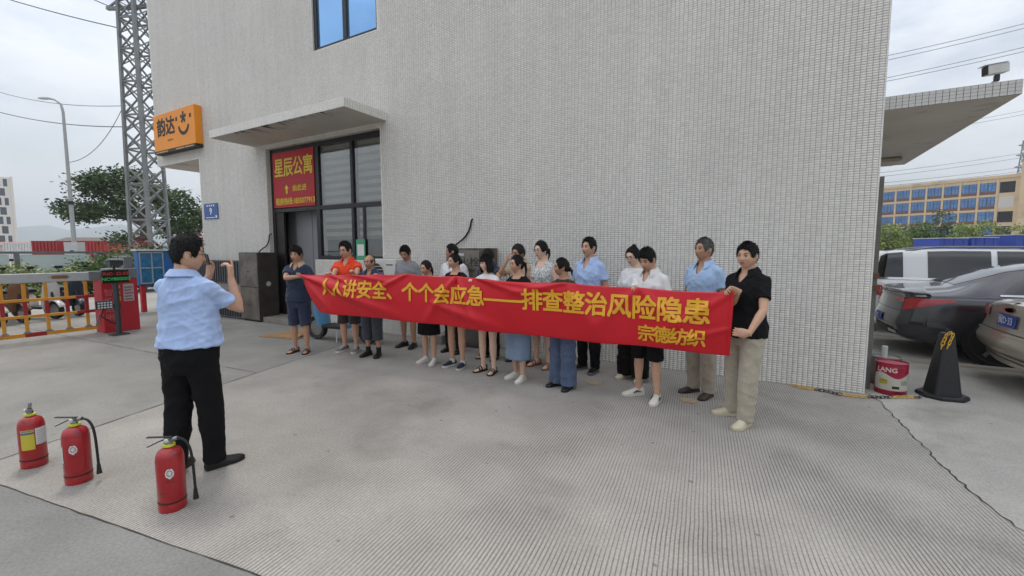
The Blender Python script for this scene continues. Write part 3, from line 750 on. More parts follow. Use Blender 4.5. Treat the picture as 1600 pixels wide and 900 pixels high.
# ================================================================== building
TW, TH = .0525, .027
def tile_mat(name, horiz, rgb=(182, 179, 173), gain=1.56, grout=(138, 135, 129)):
    m = M(name, rgb, rough=.42, var=.07, vscale=.5, gain=gain, spec=.45)
    t = m.node_tree; n = t.nodes; l = t.links; b = n["Principled BSDF"]
    tcn = [q for q in n if q.type == 'TEX_COORD'][0]; src = b.inputs['Base Color'].links[0].from_socket
    sx = n.new("ShaderNodeSeparateXYZ"); l.new(tcn.outputs['Object'], sx.inputs[0])
    def math_(op, a, b_=None):
        q = n.new("ShaderNodeMath"); q.operation = op
        for i, v in enumerate((a, b_)):
            if v is None: continue
            if isinstance(v, (int, float)): q.inputs[i].default_value = v
            else: l.new(v, q.inputs[i])
        return q.outputs[0]
    u = math_('DIVIDE', sx.outputs[horiz], TW); v = math_('DIVIDE', sx.outputs['Z'], TH)
    fu = math_('FRACT', u); fv = math_('FRACT', v)
    gu = math_('LESS_THAN', fu, .065); gv = math_('LESS_THAN', fv, .10)
    cid = n.new("ShaderNodeCombineXYZ"); l.new(math_('FLOOR', u), cid.inputs[0]); l.new(math_('FLOOR', v), cid.inputs[1])
    wn = n.new("ShaderNodeTexWhiteNoise"); l.new(cid.outputs[0], wn.inputs['Vector'])
    rr = n.new("ShaderNodeMapRange"); rr.inputs['To Min'].default_value = .93; rr.inputs['To Max'].default_value = 1.06; l.new(wn.outputs['Value'], rr.inputs['Value'])
    mu = n.new("ShaderNodeMixRGB"); mu.blend_type = 'MULTIPLY'; mu.inputs[0].default_value = 1; l.new(src, mu.inputs[1]); l.new(rr.outputs['Result'], mu.inputs[2])
    # rain streaks and grime with a shape of their own
    st = n.new("ShaderNodeMapping"); st.inputs['Scale'].default_value = (2.2, 2.2, .16); l.new(tcn.outputs['Object'], st.inputs['Vector'])
    sn = n.new("ShaderNodeTexNoise"); sn.inputs['Scale'].default_value = 2.; sn.inputs['Detail'].default_value = 6; l.new(st.outputs[0], sn.inputs['Vector'])
    sr = n.new("ShaderNodeMapRange"); sr.inputs['From Min'].default_value = .35; sr.inputs['From Max'].default_value = .7; sr.inputs['To Min'].default_value = 1.02; sr.inputs['To Max'].default_value = .95; l.new(sn.outputs['Fac'], sr.inputs['Value'])
    m4 = n.new("ShaderNodeMixRGB"); m4.blend_type = 'MULTIPLY'; m4.inputs[0].default_value = 1; l.new(mu.outputs[0], m4.inputs[1]); l.new(sr.outputs['Result'], m4.inputs[2])
    g = math_('MAXIMUM', gu, math_('MULTIPLY', gv, .8))
    mx = n.new("ShaderNodeMixRGB"); l.new(g, mx.inputs[0]); l.new(m4.outputs[0], mx.inputs[1]); mx.inputs[2].default_value = (*lin(grout), 1)
    l.new(mx.outputs[0], b.inputs['Base Color'])
    return m
t_x = tile_mat('mosaic_tile_front', 'X'); t_y = tile_mat('mosaic_tile_side', 'Y')
bld = thing('building', 'pale mosaic tiled building with dark framed entrance and concrete canopies', 'building', (-6, 5, 0))
bld.location = (0, 0, 0)
XL, XR, XO, ZO, ZT, DEP = -13.0, 1.07, -15.3, 4.02, 14.0, 11.0
DX0, DX1, DZ1 = -10.05, -6.39, 3.93           # entrance opening
WX0, WX1, WZ0, WZ1 = -8.23, -6.40, 5.71, 7.75  # upper window
wall = MB()
xs = [XL, DX0, -8.42, WX0, DX1, XR]; zs = [0, 1.42, DZ1, WZ0, WZ1, ZT]
xs = sorted(set(xs + [WX1])); 
def is_open(x, z):
    if DX0 < x < -8.42 and z < DZ1: return True
    if -8.42 < x < DX1 and 1.42 < z < DZ1: return True
    if WX0 < x < WX1 and WZ0 < z < WZ1: return True
    return False
for a, b in zip(xs, xs[1:]):
    for c, d in zip(zs, zs[1:]):
        if not is_open((a + b) / 2, (c + d) / 2): wall.add([(a, 0, c), (b, 0, c), (b, 0, d), (a, 0, d)], [(0, 1, 2, 3)])
wall.add([(XO, 0, ZO), (XL, 0, ZO), (XL, 0, ZT), (XO, 0, ZT)], [(0, 1, 2, 3)])
RV = .30
def reveal(x0, x1, z0, z1, bottom=True):
    wall.add([(x0, 0, z0), (x0, RV, z0), (x0, RV, z1), (x0, 0, z1)], [(0, 1, 2, 3)], 1); wall.add([(x1, 0, z0), (x1, RV, z0), (x1, RV, z1), (x1, 0, z1)], [(3, 2, 1, 0)], 1)
    wall.add([(x0, 0, z1), (x1, 0, z1), (x1, RV, z1), (x0, RV, z1)], [(0, 3, 2, 1)], 2)
    if bottom: wall.add([(x0, 0, z0), (x1, 0, z0), (x1, RV, z0), (x0, RV, z0)], [(0, 1, 2, 3)], 2)
reveal(DX0, DX1, 0, DZ1, False); reveal(WX0, WX1, WZ0, WZ1)
wall.add([(-8.42, 0, 1.42), (DX1, 0, 1.42), (DX1, RV, 1.42), (-8.42, RV, 1.42)], [(0, 1, 2, 3)], 2)
wall.add([(-8.42, 0, 0), (-8.42, RV, 0), (-8.42, RV, 1.42), (-8.42, 0, 1.42)], [(0, 1, 2, 3)], 1)
for x, z0, fl in ((XL, 0, 0), (XR, 0, 1), (XO, ZO, 0)): wall.add([(x, 0, z0), (x, DEP, z0), (x, DEP, ZT), (x, 0, ZT)], [(0, 1, 2, 3)], 1)
wall.add([(XO, DEP, 0), (XR, DEP, 0), (XR, DEP, ZT), (XO, DEP, ZT)], [(0, 1, 2, 3)], 0)
wall.add([(XO, 0, ZT), (XR, 0, ZT), (XR, DEP, ZT), (XO, DEP, ZT)], [(0, 1, 2, 3)], 2)
plaster = M('plaster_soffit', (150, 145, 138), rough=.9, var=.08, vscale=1.2, gain=1.75, dirt=(74, 68, 62), dscale=1.6, dlow=.58, dhigh=.8)
wall.add([(XO, 0, ZO), (XL, 0, ZO), (XL, DEP, ZO), (XO, DEP, ZO)], [(0, 1, 2, 3)], 2)
wall.build('wall', [t_x, t_y, plaster], bld, fix=False)
# mosaic tiles as real pieces on the near half of the wall (too small and too many to pick apart: one part of kind stuff)
def tiles(name, x0, x1, z0, z1, parent, skip=None, flat=False):
    i0, i1 = math.ceil(x0 / TW), math.floor(x1 / TW); k0, k1 = math.ceil(z0 / TH), math.floor(z1 / TH)
    I, K = np.meshgrid(np.arange(i0, i1), np.arange(k0, k1)); I = I.ravel(); K = K.ravel()
    if skip is not None:
        ok = ~skip(I * TW + TW / 2, K * TH + TH / 2); I = I[ok]; K = K[ok]
    xa = I * TW + TW * .065; xb = (I + 1) * TW; za = K * TH + TH * .10; zb = (K + 1) * TH
    rg = np.random.default_rng(3); h = .0011 + rg.uniform(0, .0005, len(I)); tl = rg.normal(0, .0002, len(I))
    n_ = len(I); V = np.empty((n_, 8, 3))
    for j, (xx, zz) in enumerate(((xa, za), (xb, za), (xb, zb), (xa, zb))):
        V[:, j] = np.stack([xx, np.full(n_, -.0005), zz], -1); V[:, j + 4] = np.stack([xx, -h + tl * (1 if j in (0, 3) else -1), zz], -1)
    base = (np.arange(n_) * 8)[:, None]
    F = np.concatenate([base + np.array(f) for f in ((4, 5, 6, 7), (0, 1, 5, 4), (1, 2, 6, 5), (2, 3, 7, 6), (3, 0, 4, 7))[:2 if flat else 5]])
    me = bpy.data.meshes.new(name); me.vertices.add(n_ * 8); me.vertices.foreach_set('co', V.reshape(-1).astype(np.float32))
    me.loops.add(len(F) * 4); me.loops.foreach_set('vertex_index', F.reshape(-1).astype(np.int32)); me.polygons.add(len(F)); me.polygons.foreach_set('loop_start', np.arange(0, len(F) * 4, 4, dtype=np.int32)); me.polygons.foreach_set('loop_total', np.full(len(F), 4, np.int32))
    me.update(calc_edges=True); me.materials.append(t_x)
    o = bpy.data.objects.new(name, me); COL.objects.link(o); o.parent = parent; o['kind'] = 'stuff'; return o
tiles('tile_facing', -121 * TW, XR - .002, 0, 9.2, bld)
def far_skip(x, z): return ((x > DX0 - .03) & (x < DX1 + .03) & (z < DZ1 + .02) & ~((x > -8.40) & (z < 1.40))) | ((x > WX0 - .03) & (x < WX1 + .03) & (z > WZ0 - .02) & (z < WZ1 + .02)) | ((x < XL + .03) & (z < ZO + .02)) | ((x > -10.5) & (x < -6.17) & (z > 4.0) & (z < 4.2))
tiles('tile_facing', XO + .02, -121 * TW + .001, 0, 9.6, bld, far_skip, False)
# canopy over the entrance
black = M('frame_black', (26, 26, 28), rough=.45, var=.15, vscale=8, spec=.5)
def canopy(lo, hi, name, tile_obj=False):
    mb = MB(); mb.box(lo, hi, 0)
    o = mb.build(name, [plaster], bld)
    return o
can = canopy((-10.47, -.96, 4.03), (-6.21, -.002, 4.18), 'canopy')
mb = MB(); mb.add([(-10.472, -.963, 4.032), (-6.207, -.963, 4.032), (-6.207, -.963, 4.183), (-10.472, -.963, 4.183)], [(0, 1, 2, 3)], 0)
mb.add([(-6.207, -.963, 4.032), (-6.207, -.003, 4.032), (-6.207, -.003, 4.183), (-6.207, -.963, 4.183)], [(0, 1, 2, 3)], 1)
mb.add([(-10.472, -.963, 4.032), (-10.472, -.963, 4.183), (-10.472, -.003, 4.183), (-10.472, -.003, 4.032)], [(0, 1, 2, 3)], 1)
mb.build('tile_band', [t_x, t_y], can, fix=False)
mb = MB(); rg = random.Random(8)                     # damp streaks under the front edge
for i in range(26):
    x = -9.6 + 2.9 * rg.random(); L_ = .06 + .38 * rg.random() ** 2; sk = .3 * rg.random(); w_ = .015 + .05 * rg.random()
    mb.add([(x, -.955, 4.0285 - i * .00008), (x + w_, -.955, 4.0285 - i * .00008), (x + w_ * .4 + sk * L_, -.955 + L_, 4.0285 - i * .00008), (x + w_ * .2 + sk * L_, -.955 + L_, 4.0285 - i * .00008)], [(0, 3, 2, 1)])
o = mb.build('damp_stain', M('damp_black', (46, 40, 36), rough=.95, var=.4, vscale=14), can, fix=False); o['kind'] = 'stuff'
can2 = canopy((1.073, .10, 3.13), (2.12, 4.15, 3.27), 'side_canopy')
tile_m = M('canopy_tile', (172, 170, 166), rough=.4, var=.08, vscale=8, gain=1.3)
grout_m = M('canopy_grout', (70, 68, 66), rough=.9, var=.1)
mb = MB(); mb.box((1.073, .0965, 3.131), (2.121, .0995, 3.272)); mb.build('grout_bed', grout_m, can2)
tme = MB().box((0, 0, 0), (TW * .92, -.004, .0318)).mesh('tile'); tme.materials.append(tile_m)
for i in range(20):
    for k in range(4):
        o = bpy.data.objects.new('tile', tme); COL.objects.link(o); o.parent = can2; o.location = (1.076 + i * TW, .0963, 3.1335 + k * .0345)
mb = MB(); mb.box((1.25, 3.2, 3.06), (1.9, 3.75, 3.128)); mb.build('ceiling_lamp', M('lamp_cover', (150, 140, 120), rough=.5), can2, bevel=.03)
# entrance: black frame, red sign board, windows
fr = MB()
FY0, FY1 = .10, .18
for x0, x1, z0, z1 in ((DX0, DX0 + .10, 0, DZ1), (DX1 - .07, DX1, 1.42, DZ1), (DX0 + .10, DX1 - .07, DZ1 - .09, DZ1), (DX0 + .10, DX1 - .07, 2.49, 2.58), (-8.46, -8.34, 0, 2.49), (-8.46, -8.34, 2.58, DZ1 - .09),
                       (-8.34, DX1 - .07, 1.42, 1.50), (-7.36, -7.28, 1.50, 2.49), (-7.36, -7.28, 2.58, DZ1 - .09)):
    fr.box((x0, FY0, z0), (x1, FY1, z1))
ent = fr.build('entrance_frame', black, bld, bevel=.006)
mull = MB(); mull.box((-7.05, .12, 1.50), (-6.99, .17, 2.49)); mull.build('sliding_stile', black, ent)
mull = MB(); mull.box((DX0 + .115, .115, 0.12), (DX0 + .40, .165, 2.485)); mull.build('door_leaf', M('door_dark', (30, 25, 22), rough=.5, var=.2, vscale=10), ent, bevel=.004)
gl = bpy.data.materials.new('glass_pane'); gl.use_nodes = True; t_ = gl.node_tree; nn = t_.nodes; nn.remove(nn['Principled BSDF'])
tr_ = nn.new('ShaderNodeBsdfTransparent'); tr_.inputs[0].default_value = (.84, .87, .87, 1); gs_ = nn.new('ShaderNodeBsdfGlossy'); gs_.inputs['Roughness'].default_value = .02; gs_.inputs[0].default_value = (.9, .9, .9, 1)
lw = nn.new('ShaderNodeLayerWeight'); lw.inputs[0].default_value = .25; fm_ = nn.new('ShaderNodeMath'); fm_.operation = 'MULTIPLY_ADD'; fm_.inputs[1].default_value = .45; fm_.inputs[2].default_value = .05; t_.links.new(lw.outputs['Facing'], fm_.inputs[0])
mxs = nn.new('ShaderNodeMixShader'); t_.links.new(fm_.outputs[0], mxs.inputs[0]); t_.links.new(tr_.outputs[0], mxs.inputs[1]); t_.links.new(gs_.outputs[0], mxs.inputs[2]); t_.links.new(mxs.outputs[0], nn['Material Output'].inputs[0])
MATS['glass_pane'] = gl
slat_l = M('blind_light', (176, 170, 162), rough=.9, var=.08, vscale=4); slat_d = M('blind_sheer', (124, 118, 112), rough=.9, var=.1, vscale=4)
for (x0, x1, z0, z1) in ((-8.34, -7.36, 2.58, 3.84), (-7.28, -6.46, 2.58, 3.84), (-8.34, -7.36, 1.50, 2.49), (-7.28, -6.46, 1.50, 2.49)):
    wobj = MB().box((x0, .135, z0), (x1, .141, z1)).build('window', gl, bld)
    low = z0 < 2; zc = z1; k = 0
    while zc > (z0 + (.42 if low else 0)):
        hgt = .085 if k % 2 == 0 else .075
        s_ = MB(); s_.box((x0 + .01, .235 + (.004 if k % 2 else 0), max(z0, zc - hgt)), (x1 - .01, .241 + (.004 if k % 2 else 0), zc - .001)); s_.build('blind_slat', slat_l if k % 2 == 0 else slat_d, wobj)
        zc -= hgt; k += 1
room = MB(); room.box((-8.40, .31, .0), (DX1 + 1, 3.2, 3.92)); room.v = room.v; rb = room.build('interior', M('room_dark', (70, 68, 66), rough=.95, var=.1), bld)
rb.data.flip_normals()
lob = MB()
for x0, x1 in ((-9.64, -9.06), (-9.045, -8.47)): lob.box((x0, .42, .12), (x1, .47, 2.55))
lob.build('lobby_panel', M('lobby_grey', (132, 132, 136), rough=.7, var=.06, vscale=2), bld, bevel=.004)
lob = MB(); lob.box((DX0, .48, 0), (-8.41, .9, 3.93)); lob.build('lobby_wall', M('lobby_wall', (120, 120, 122), rough=.9, var=.05), bld)
stp = MB(); stp.box((DX0 + .02, -.42, .0), (-8.36, .47, .115)); stp.build('doorstep', M('step_stone', (126, 120, 112), rough=.85, var=.2, vscale=5, bump=.3, gain=1.1), bld, bevel=.012)
# upper window
uw = MB()
for x0, x1, z0, z1 in ((WX0, WX0 + .09, WZ0, WZ1), (WX1 - .05, WX1, WZ0, WZ1), (WX0 + .09, WX1 - .05, WZ0, WZ0 + .06), (WX0 + .09, WX1 - .05, WZ1 - .06, WZ1), (-7.36, -7.25, WZ0 + .06, WZ1 - .06)): uw.box((x0, .03, z0), (x1, .12, z1))
uwo = uw.build('upper_window', black, bld, bevel=.005)
bg_ = M('glass_blue', (150, 196, 242), rough=.06, metal=.75, var=.04, vscale=1.5)
for x0, x1 in ((WX0 + .09, -7.36), (-7.25, WX1 - .05)): MB().box((x0, .07, WZ0 + .06), (x1, .078, WZ1 - .06)).build('pane', bg_, uwo)
# ---- red shop sign in the transom
sign_red = M('sign_red', (176, 26, 36), rough=.55, var=.08, vscale=3); yel = M('sign_yellow', (222, 200, 60), rough=.6, var=.05)
sg = MB().box((-9.93, .085, 2.595), (-8.47, .098, 3.835)).build('sign_board', sign_red, None)
tag(sg, 'red apartment sign with yellow characters above the entrance door', 'sign')
FX, FZ = (1, 0, 0), (0, 0, 1)
for i, ch in enumerate('星辰公寓'): text_on(ch, .44, (-9.70 + i * .345, .085, 3.46), FX, FZ, 'lettering', yel, sg, bold=.006, sx=.80)
text_on('由此进', .15, (-8.98, .085, 3.00), FX, FZ, 'lettering', yel, sg, bold=.002, sx=1.1)
ar = MB(); ar.add([(-9.44 + x, .081, 2.90 + z) for x, z in ((-.03, 0), (.03, 0), (.03, .11), (.075, .11), (0, .2), (-.075, .11), (-.03, .11))], [tuple(range(7))]); ar.build('arrow', yel, sg, fix=False)
text_on('租房热线:1835077913', .165, (-9.16, .085, 2.72), FX, FZ, 'lettering', yel, sg, bold=.003, sx=.92)
# ---- orange courier sign on the corner
org = M('sign_orange', (226, 138, 28), rough=.5, var=.05, vscale=2, gain=1.1); dk = M('sign_dark', (44, 34, 26), rough=.6, var=.05)
cs = thing('courier_sign', 'orange courier sign with dark characters and smile logo on building corner', 'sign', (-13.9, -.15, 4.3)); cs.location = (0, 0, 0)
SX0, SX1, SZ0, SZ1, SY = -14.95, -12.72, 4.36, 5.33, -.18
MB().box((SX0, SY, SZ0), (SX1, -.004, SZ1)).build('box', org, cs, bevel=.01)
MB().box((SX0 - .002, SY - .002, SZ0 - .08), (SX1 + .002, -.004, SZ0 - .001)).build('base_strip', dk, cs)
text_on('韵达', .50, (-14.24, SY, 4.93), FX, FZ, 'lettering', dk, cs, bold=.014)
text_on('express', .10, (-14.02, SY, 4.60), FX, FZ, 'lettering', dk, cs)
[MB().box((xa_, SY - .0045, SZ0 - .055), (xa_ + wa_, SY - .0025, SZ0 - .028)).build('small_print', M('strip_text', (190, 160, 120)), cs) for xa_, wa_ in ((-14.85, .12), (-14.70, .5), (-13.75, .45), (-13.25, .42))]
lg = MB(); cx, cz = -13.28, 4.88
pts = [(cx + .30 * math.cos(t), cz + .05 + .30 * math.sin(t)) for t in np.linspace(math.pi * 1.08, math.pi * 1.92, 20)]; pin_ = [(cx + .22 * math.cos(t), cz + .07 + .23 * math.sin(t)) for t in np.linspace(math.pi * 1.92, math.pi * 1.08, 20)]
poly = pts + pin_; nn_ = len(pts)
lg.add([(x, SY - .003, z) for x, z in poly], [(i, i + 1, 2 * nn_ - 2 - i, 2 * nn_ - 1 - i) for i in range(nn_ - 1)])
for ex in (-.36, .36): lg.box((cx + ex - .045, SY - .004, cz + .15), (cx + ex + .045, SY - .002, cz + .25))
for a in range(5):
    an = math.pi / 2 + a * 2 * math.pi / 5; c_, s_ = math.cos(an), math.sin(an)
    lg.add([(cx + c_ * r_ - s_ * q_, SY - .003 - a * .0002, cz + .20 + s_ * r_ + c_ * q_) for r_, q_ in ((0, -.03), (.15, -.045), (.15, .045), (0, .03))], [(0, 1, 2, 3)])
lg.build('smile_logo', dk, cs, fix=False)
# house number plate
hp_ = MB().box((-12.85, -.02, 2.43), (-12.18, -.004, 2.83)).build('number_plate', M('plate_blue', (44, 84, 150), rough=.4, var=.06), None, bevel=.004)
tag(hp_, 'blue house number plate reading nine on tiled wall', 'sign')
wt = M('plate_white', (225, 228, 232), rough=.5, var=0)
text_on('9', .24, (-12.51, -.021, 2.62), FX, FZ, 'lettering', wt, hp_, bold=.006); [MB().box((-12.70 + k_ * .105, -.0235, 2.755), (-12.645 + k_ * .105, -.0212, 2.795)).build('small_print', wt, hp_) for k_ in range(4)]; MB().box((-12.76, -.0235, 2.458), (-12.34, -.0212, 2.476)).build('small_print', wt, hp_); MB().box((-12.30, -.0235, 2.455), (-12.22, -.0212, 2.52)).build('small_print', wt, hp_)
# green notice in the window (its code is left out)
gn = MB().box((-7.24, .096, 1.42), (-6.98, .0985, 1.84)).build('window_notice', M('notice_green', (70, 150, 110), rough=.5, var=.05), None); tag(gn, 'green paper notice with white square stuck on window', 'notice')
MB().box((-7.205, .093, 1.51), (-7.015, .0955, 1.74)).build('white_square', M('paper_white', (214, 216, 212), rough=.7, var=.04), gn)
# gate post at the right corner
gp = thing('gate_post', 'grey steel gate post beside the tiled building corner', 'post', (1.125, .30, 0))
MB().box((-.035, -.035, 0), (.035, .035, 2.45)).build('post', M('steel_grey', (104, 102, 98), rough=.6, metal=.3, var=.2, vscale=6), gp, bevel=.006)
for z in (1.16, 1.30): MB().box((-.01, -.06, z), (.045, -.036, z + .06)).build('latch', M('steel_rust', (96, 70, 52), rough=.8, var=.3), gp, bevel=.004)
# ================================================================== banner
BKX = [-5.93, -4.4, -3.2, -2.1, -1.05, -.20]
def bn_y(x): return float(np.interp(x, BKX, [-2.05, -1.92, -1.82, -1.77, -1.76, -1.80]))
def bn_top(x):
    z = float(np.interp(x, [-5.93, -5.4, -4.95, -4.5, -4.0, -3.25, -3.05, -2.83, -1.84, -1.05, -.2], [1.27, 1.275, 1.285, 1.30, 1.315, 1.305, 1.298, 1.285, 1.275, 1.255, 1.25]))
    gr = [-5.93, -5.38, -4.96, -4.51, -4.01, -3.25, -2.83, -1.84, -1.05, -.2]
    for a, b in zip(gr, gr[1:]):
        if a <= x <= b: t = (x - a) / (b - a); z -= 4 * t * (1 - t) * .022 * min(1, b - a)
    return z
def bn_bot(x): return float(np.interp(x, BKX, [.705, .690, .660, .640, .652, .662])) + .006 * math.sin(x * 5)
FOLDS = [(-5.93, 1.27, -4.1, .72, .10, .035), (-5.93, 1.26, -4.4, .98, .07, .022), (-5.9, 1.25, -5.35, .72, .06, .02), (-5.38, 1.27, -4.75, 1.12, .05, .018), (-4.01, 1.31, -4.45, 1.10, .045, .025),
         (-4.96, 1.28, -4.2, 1.20, .04, .014), (-3.25, 1.31, -3.75, .70, .07, .026), (-3.25, 1.31, -3.0, .72, .06, .020), (-3.25, 1.30, -3.32, .85, .04, -.016), (-2.95, 1.29, -2.2, 1.10, .06, .024), (-2.83, 1.28, -1.9, 1.18, .05, .018),
         (-3.6, .95, -2.6, .68, .10, .022), (-1.84, 1.27, -2.5, 1.13, .05, .015), (-1.84, 1.27, -1.45, .7, .10, .012), (-1.05, 1.25, -1.6, .72, .10, .012), (-1.05, 1.25, -.5, .75, .09, .010), (-.2, 1.25, -.9, .78, .07, .012), (-.21, .92, -.8, .70, .05, .012)]
def bn(x, v):
    """x nominal along the banner, v 0 top .. 1 bottom -> world point"""
    u = (x - BKX[0]) / (BKX[-1] - BKX[0])
    xx = x + .30 * v ** 1.2 * max(0, 1 - u * 6) ** 1.5 - .02 * v * max(0, u * 6 - 5)
    zt, zb = bn_top(x), bn_bot(x); z = zt + (zb - zt) * v
    y = bn_y(x) + .012 * math.sin(x * 3.1 + v * 1.5) + .008 * math.sin(x * 7.7 - v * 3) - .035 * math.sin(v * math.pi) + .03 * v
    for x0, z0, x1, z1, w_, a in FOLDS:
        dx, dz = x1 - x0, z1 - z0; L2 = dx * dx + dz * dz; t = ((xx - x0) * dx + (z - z0) * dz) / L2
        if -.1 < t < 1.15:
            px, pz = x0 + t * dx, z0 + t * dz; d2 = (xx - px) ** 2 + (z - pz) ** 2; tw = w_ * .8 * (.40 + .75 * max(0, t))
            y -= 1.5 * a * math.exp(-d2 / (tw * tw)) * max(0, 1 - (max(0, t) / 1.15) ** 3) * min(1, (t + .1) * 5)
    return (xx, y, z)
ban_red = M('banner_red', (196, 18, 34), rough=.42, var=.05, vscale=3, bump=.06, bscale=25, spec=.45, gain=1.05)
bt = ban_red.node_tree.nodes["Principled BSDF"]
ban_yel = M('banner_yellow', (222, 164, 38), rough=.55, var=.06, vscale=5, gain=1.05)
NXB, NVB = 260, 40
rows = [[bn(BKX[0] + (BKX[-1] - BKX[0]) * i / NXB, j / NVB) for i in range(NXB + 1)] for j in range(NVB + 1)]
mb = MB(); mb.loft(rows, cap=False, close=False)
banner = mb.build('banner', ban_red, None, smooth=80, fix=False)
tag(banner, 'long red fabric banner with yellow Chinese slogan held by row of people', 'banner')
sm_ = banner.modifiers.new('t', 'SOLIDIFY'); sm_.thickness = .0015; sm_.offset = 1
hm_ = MB(); hm_.tube([bn(-.215, j / 30) for j in range(31)], .012, n=8); hm_.build('hem', ban_red, banner, smooth=60)
def banner_text(txt, size, xc, zc, bold, wscale=1.0):
    t = text_mb(txt, size, bold, sx=wscale)
    bm = bmesh.new()
    for f in t.f: bm.faces.new([bm.verts.new(t.v[i]) for i in f])
    lo = min(p[0] for p in t.v); hi = max(p[0] for p in t.v); zl = min(p[1] for p in t.v); zh = max(p[1] for p in t.v)
    for q in np.arange(lo + .02, hi, .02): bmesh.ops.bisect_plane(bm, geom=bm.verts[:] + bm.edges[:] + bm.faces[:], plane_co=(q, 0, 0), plane_no=(1, 0, 0))
    for q in np.arange(zl + .02, zh, .02): bmesh.ops.bisect_plane(bm, geom=bm.verts[:] + bm.edges[:] + bm.faces[:], plane_co=(0, q, 0), plane_no=(0, 1, 0))
    bm.verts.ensure_lookup_table(); bm.verts.index_update()
    V = []
    for v_ in bm.verts:
        x = xc + v_.co.x; zt, zb = bn_top(x), bn_bot(x); v = (zt - (zc + v_.co.y)) / (zt - zb); p = bn(x, v)
        V.append((p[0], p[1] - .0105 - v_.co.z * 2, p[2]))
    o = MB().add(V, [tuple(q.index for q in f.verts) for f in bm.faces]); bm.free()
    return o.build('lettering', ban_yel, banner, fix=False)
for i, ch in enumerate('人人讲安全、个个会应急——排查整治风险隐患'):
    x = -5.43 + i * .2465
    banner_text(ch, .255, x, 1.075 - .04 * (i / 20), .0055, 1.0 if ch != '—' else 1.02)
for i, ch in enumerate('宗德纺织'): banner_text(ch, .175, -.965 + i * .158, .79, .004)

# ================================================================== who stands where
c_navy = cloth('navy', (36, 44, 62)); c_blk = cloth('black', (15, 15, 17), gain=.9, sheen=0); c_orange = cloth('orange', (214, 66, 30), gain=1.1); c_dkblue = cloth('dark_blue', (40, 54, 80)); c_grey = cloth('grey', (128, 130, 132), gain=1.1)
c_white = cloth('white', (206, 206, 206), gain=1.15); c_lblue = cloth('light_blue', (158, 178, 214), gain=1.15); c_lblue2 = cloth('pale_blue', (150, 174, 204), gain=1.15); c_beige = cloth('beige', (176, 156, 132), gain=1.1)
c_jean = cloth('jean_blue', (68, 80, 102), vscale=5, var=.22); c_jeanl = cloth('jean_pale', (104, 120, 140), vscale=5, var=.2); c_brown = cloth('dark_brown', (52, 44, 40)); c_dgrey = cloth('dark_grey', (56, 58, 64)); c_khaki = cloth('khaki', (160, 152, 136), gain=1.1); c_khaki2 = cloth('taupe', (150, 140, 126), gain=1.1)
c_dress = M('cloth_speckled', (190, 190, 188), rough=.9, var=.9, vscale=55, bump=.2, bscale=90, spec=.2)
c_jshort = cloth('denim_shorts', (38, 44, 62), vscale=6, var=.2)
s_blk = M('shoe_black', (20, 19, 19), rough=.35, var=.1); s_brn = M('shoe_brown', (56, 42, 36), rough=.5, var=.15); s_wht = M('shoe_white', (206, 200, 190), rough=.6, var=.06); s_crm = M('shoe_cream', (196, 186, 160), rough=.6, var=.08); s_nvy = M('shoe_navy', (28, 34, 58), rough=.7, var=.1); s_gry = M('shoe_grey', (110, 108, 106), rough=.7, var=.2); s_snd = M('sandal_dark', (40, 32, 28), rough=.6, var=.15); s_tan = M('sandal_tan', (140, 96, 70), rough=.6, var=.1)
w_sock = M('sock_white', (205, 205, 205), rough=.9, var=.05); b_sock = M('sock_black', (22, 22, 24), rough=.9, var=.05)
PH = (-3.56, -4.61)
def hd(pos, k=.5, add=0):
    a = math.degrees(math.atan2(PH[1] - pos[1], PH[0] - pos[0])); return -90 * (1 - k) + a * k + add
def grip(x, dz=0., tilt=0.):
    """wrist pose for fingers folded over the banner's top edge at x"""
    z = bn_top(x); y = bn_y(x)
    return dict(w=(x, y + .055, z - .086 + dz), d=(tilt, -.38, 1), n=(0, -1, -.3), curl=1.05, thumb=.2)
TEE = lambda m, **k: dict(mat=m, **k)
POLO = lambda m, **k: dict(mat=m, collar=True, v=.075, **k)
SHIRT = lambda m, **k: dict(mat=m, collar=True, v=.095, placket=.9, **k)
BUN = dict(style='back', line=.072, t=.010, top=.3, back=-.075)
def P(key, label, pos, h, k=.5, add=0, **kw):
    return person(key, label, pos, h, hd(pos, k, add), **kw)
P('p1', 'man in navy polo with pale collar and denim shorts holding the banner end', (-6.32, -1.86), 1.655, .6, shirt=POLO(c_navy, cmat=c_beige, hem=.85), pants=dict(kind='shorts', mat=c_jshort, len=.52, w=(.02, .03, .03), flare=.01), shoes=dict(kind='sandal', mat=s_snd), hair=dict(t=.018, top=.9, fringe=.006, line=.058), skin='b', hy=0, hp=4,
  hands={'R': dict(w=(-6.06, -2.02, 1.225), d=(1, -.35, .35), n=(0, -1, -.1), curl=1.0, pole=(-1, -.2, -.35)), 'L': dict(w=(-5.99, -1.96, 1.17), d=(.4, -.5, .8), n=(.3, -1, 0), curl=1.0, pole=(.5, .3, -1))})
P('p2', 'man in orange red polo and black glasses beside the window', (-5.70, -1.42), 1.735, .6, shirt=POLO(c_orange, hem=.84), pants=dict(kind='shorts', mat=c_brown, len=.53, w=(.02, .03, .03)), shoes=dict(kind='sneaker', mat=s_gry, sole=s_wht), hair=dict(t=.016, top=.8), skin='d', glasses=True, fat=.25, girth=1.12, hy=-12, hp=8,
  hands={'R': grip(-5.44, dz=-.03), 'L': grip(-5.0, dz=-.03)})
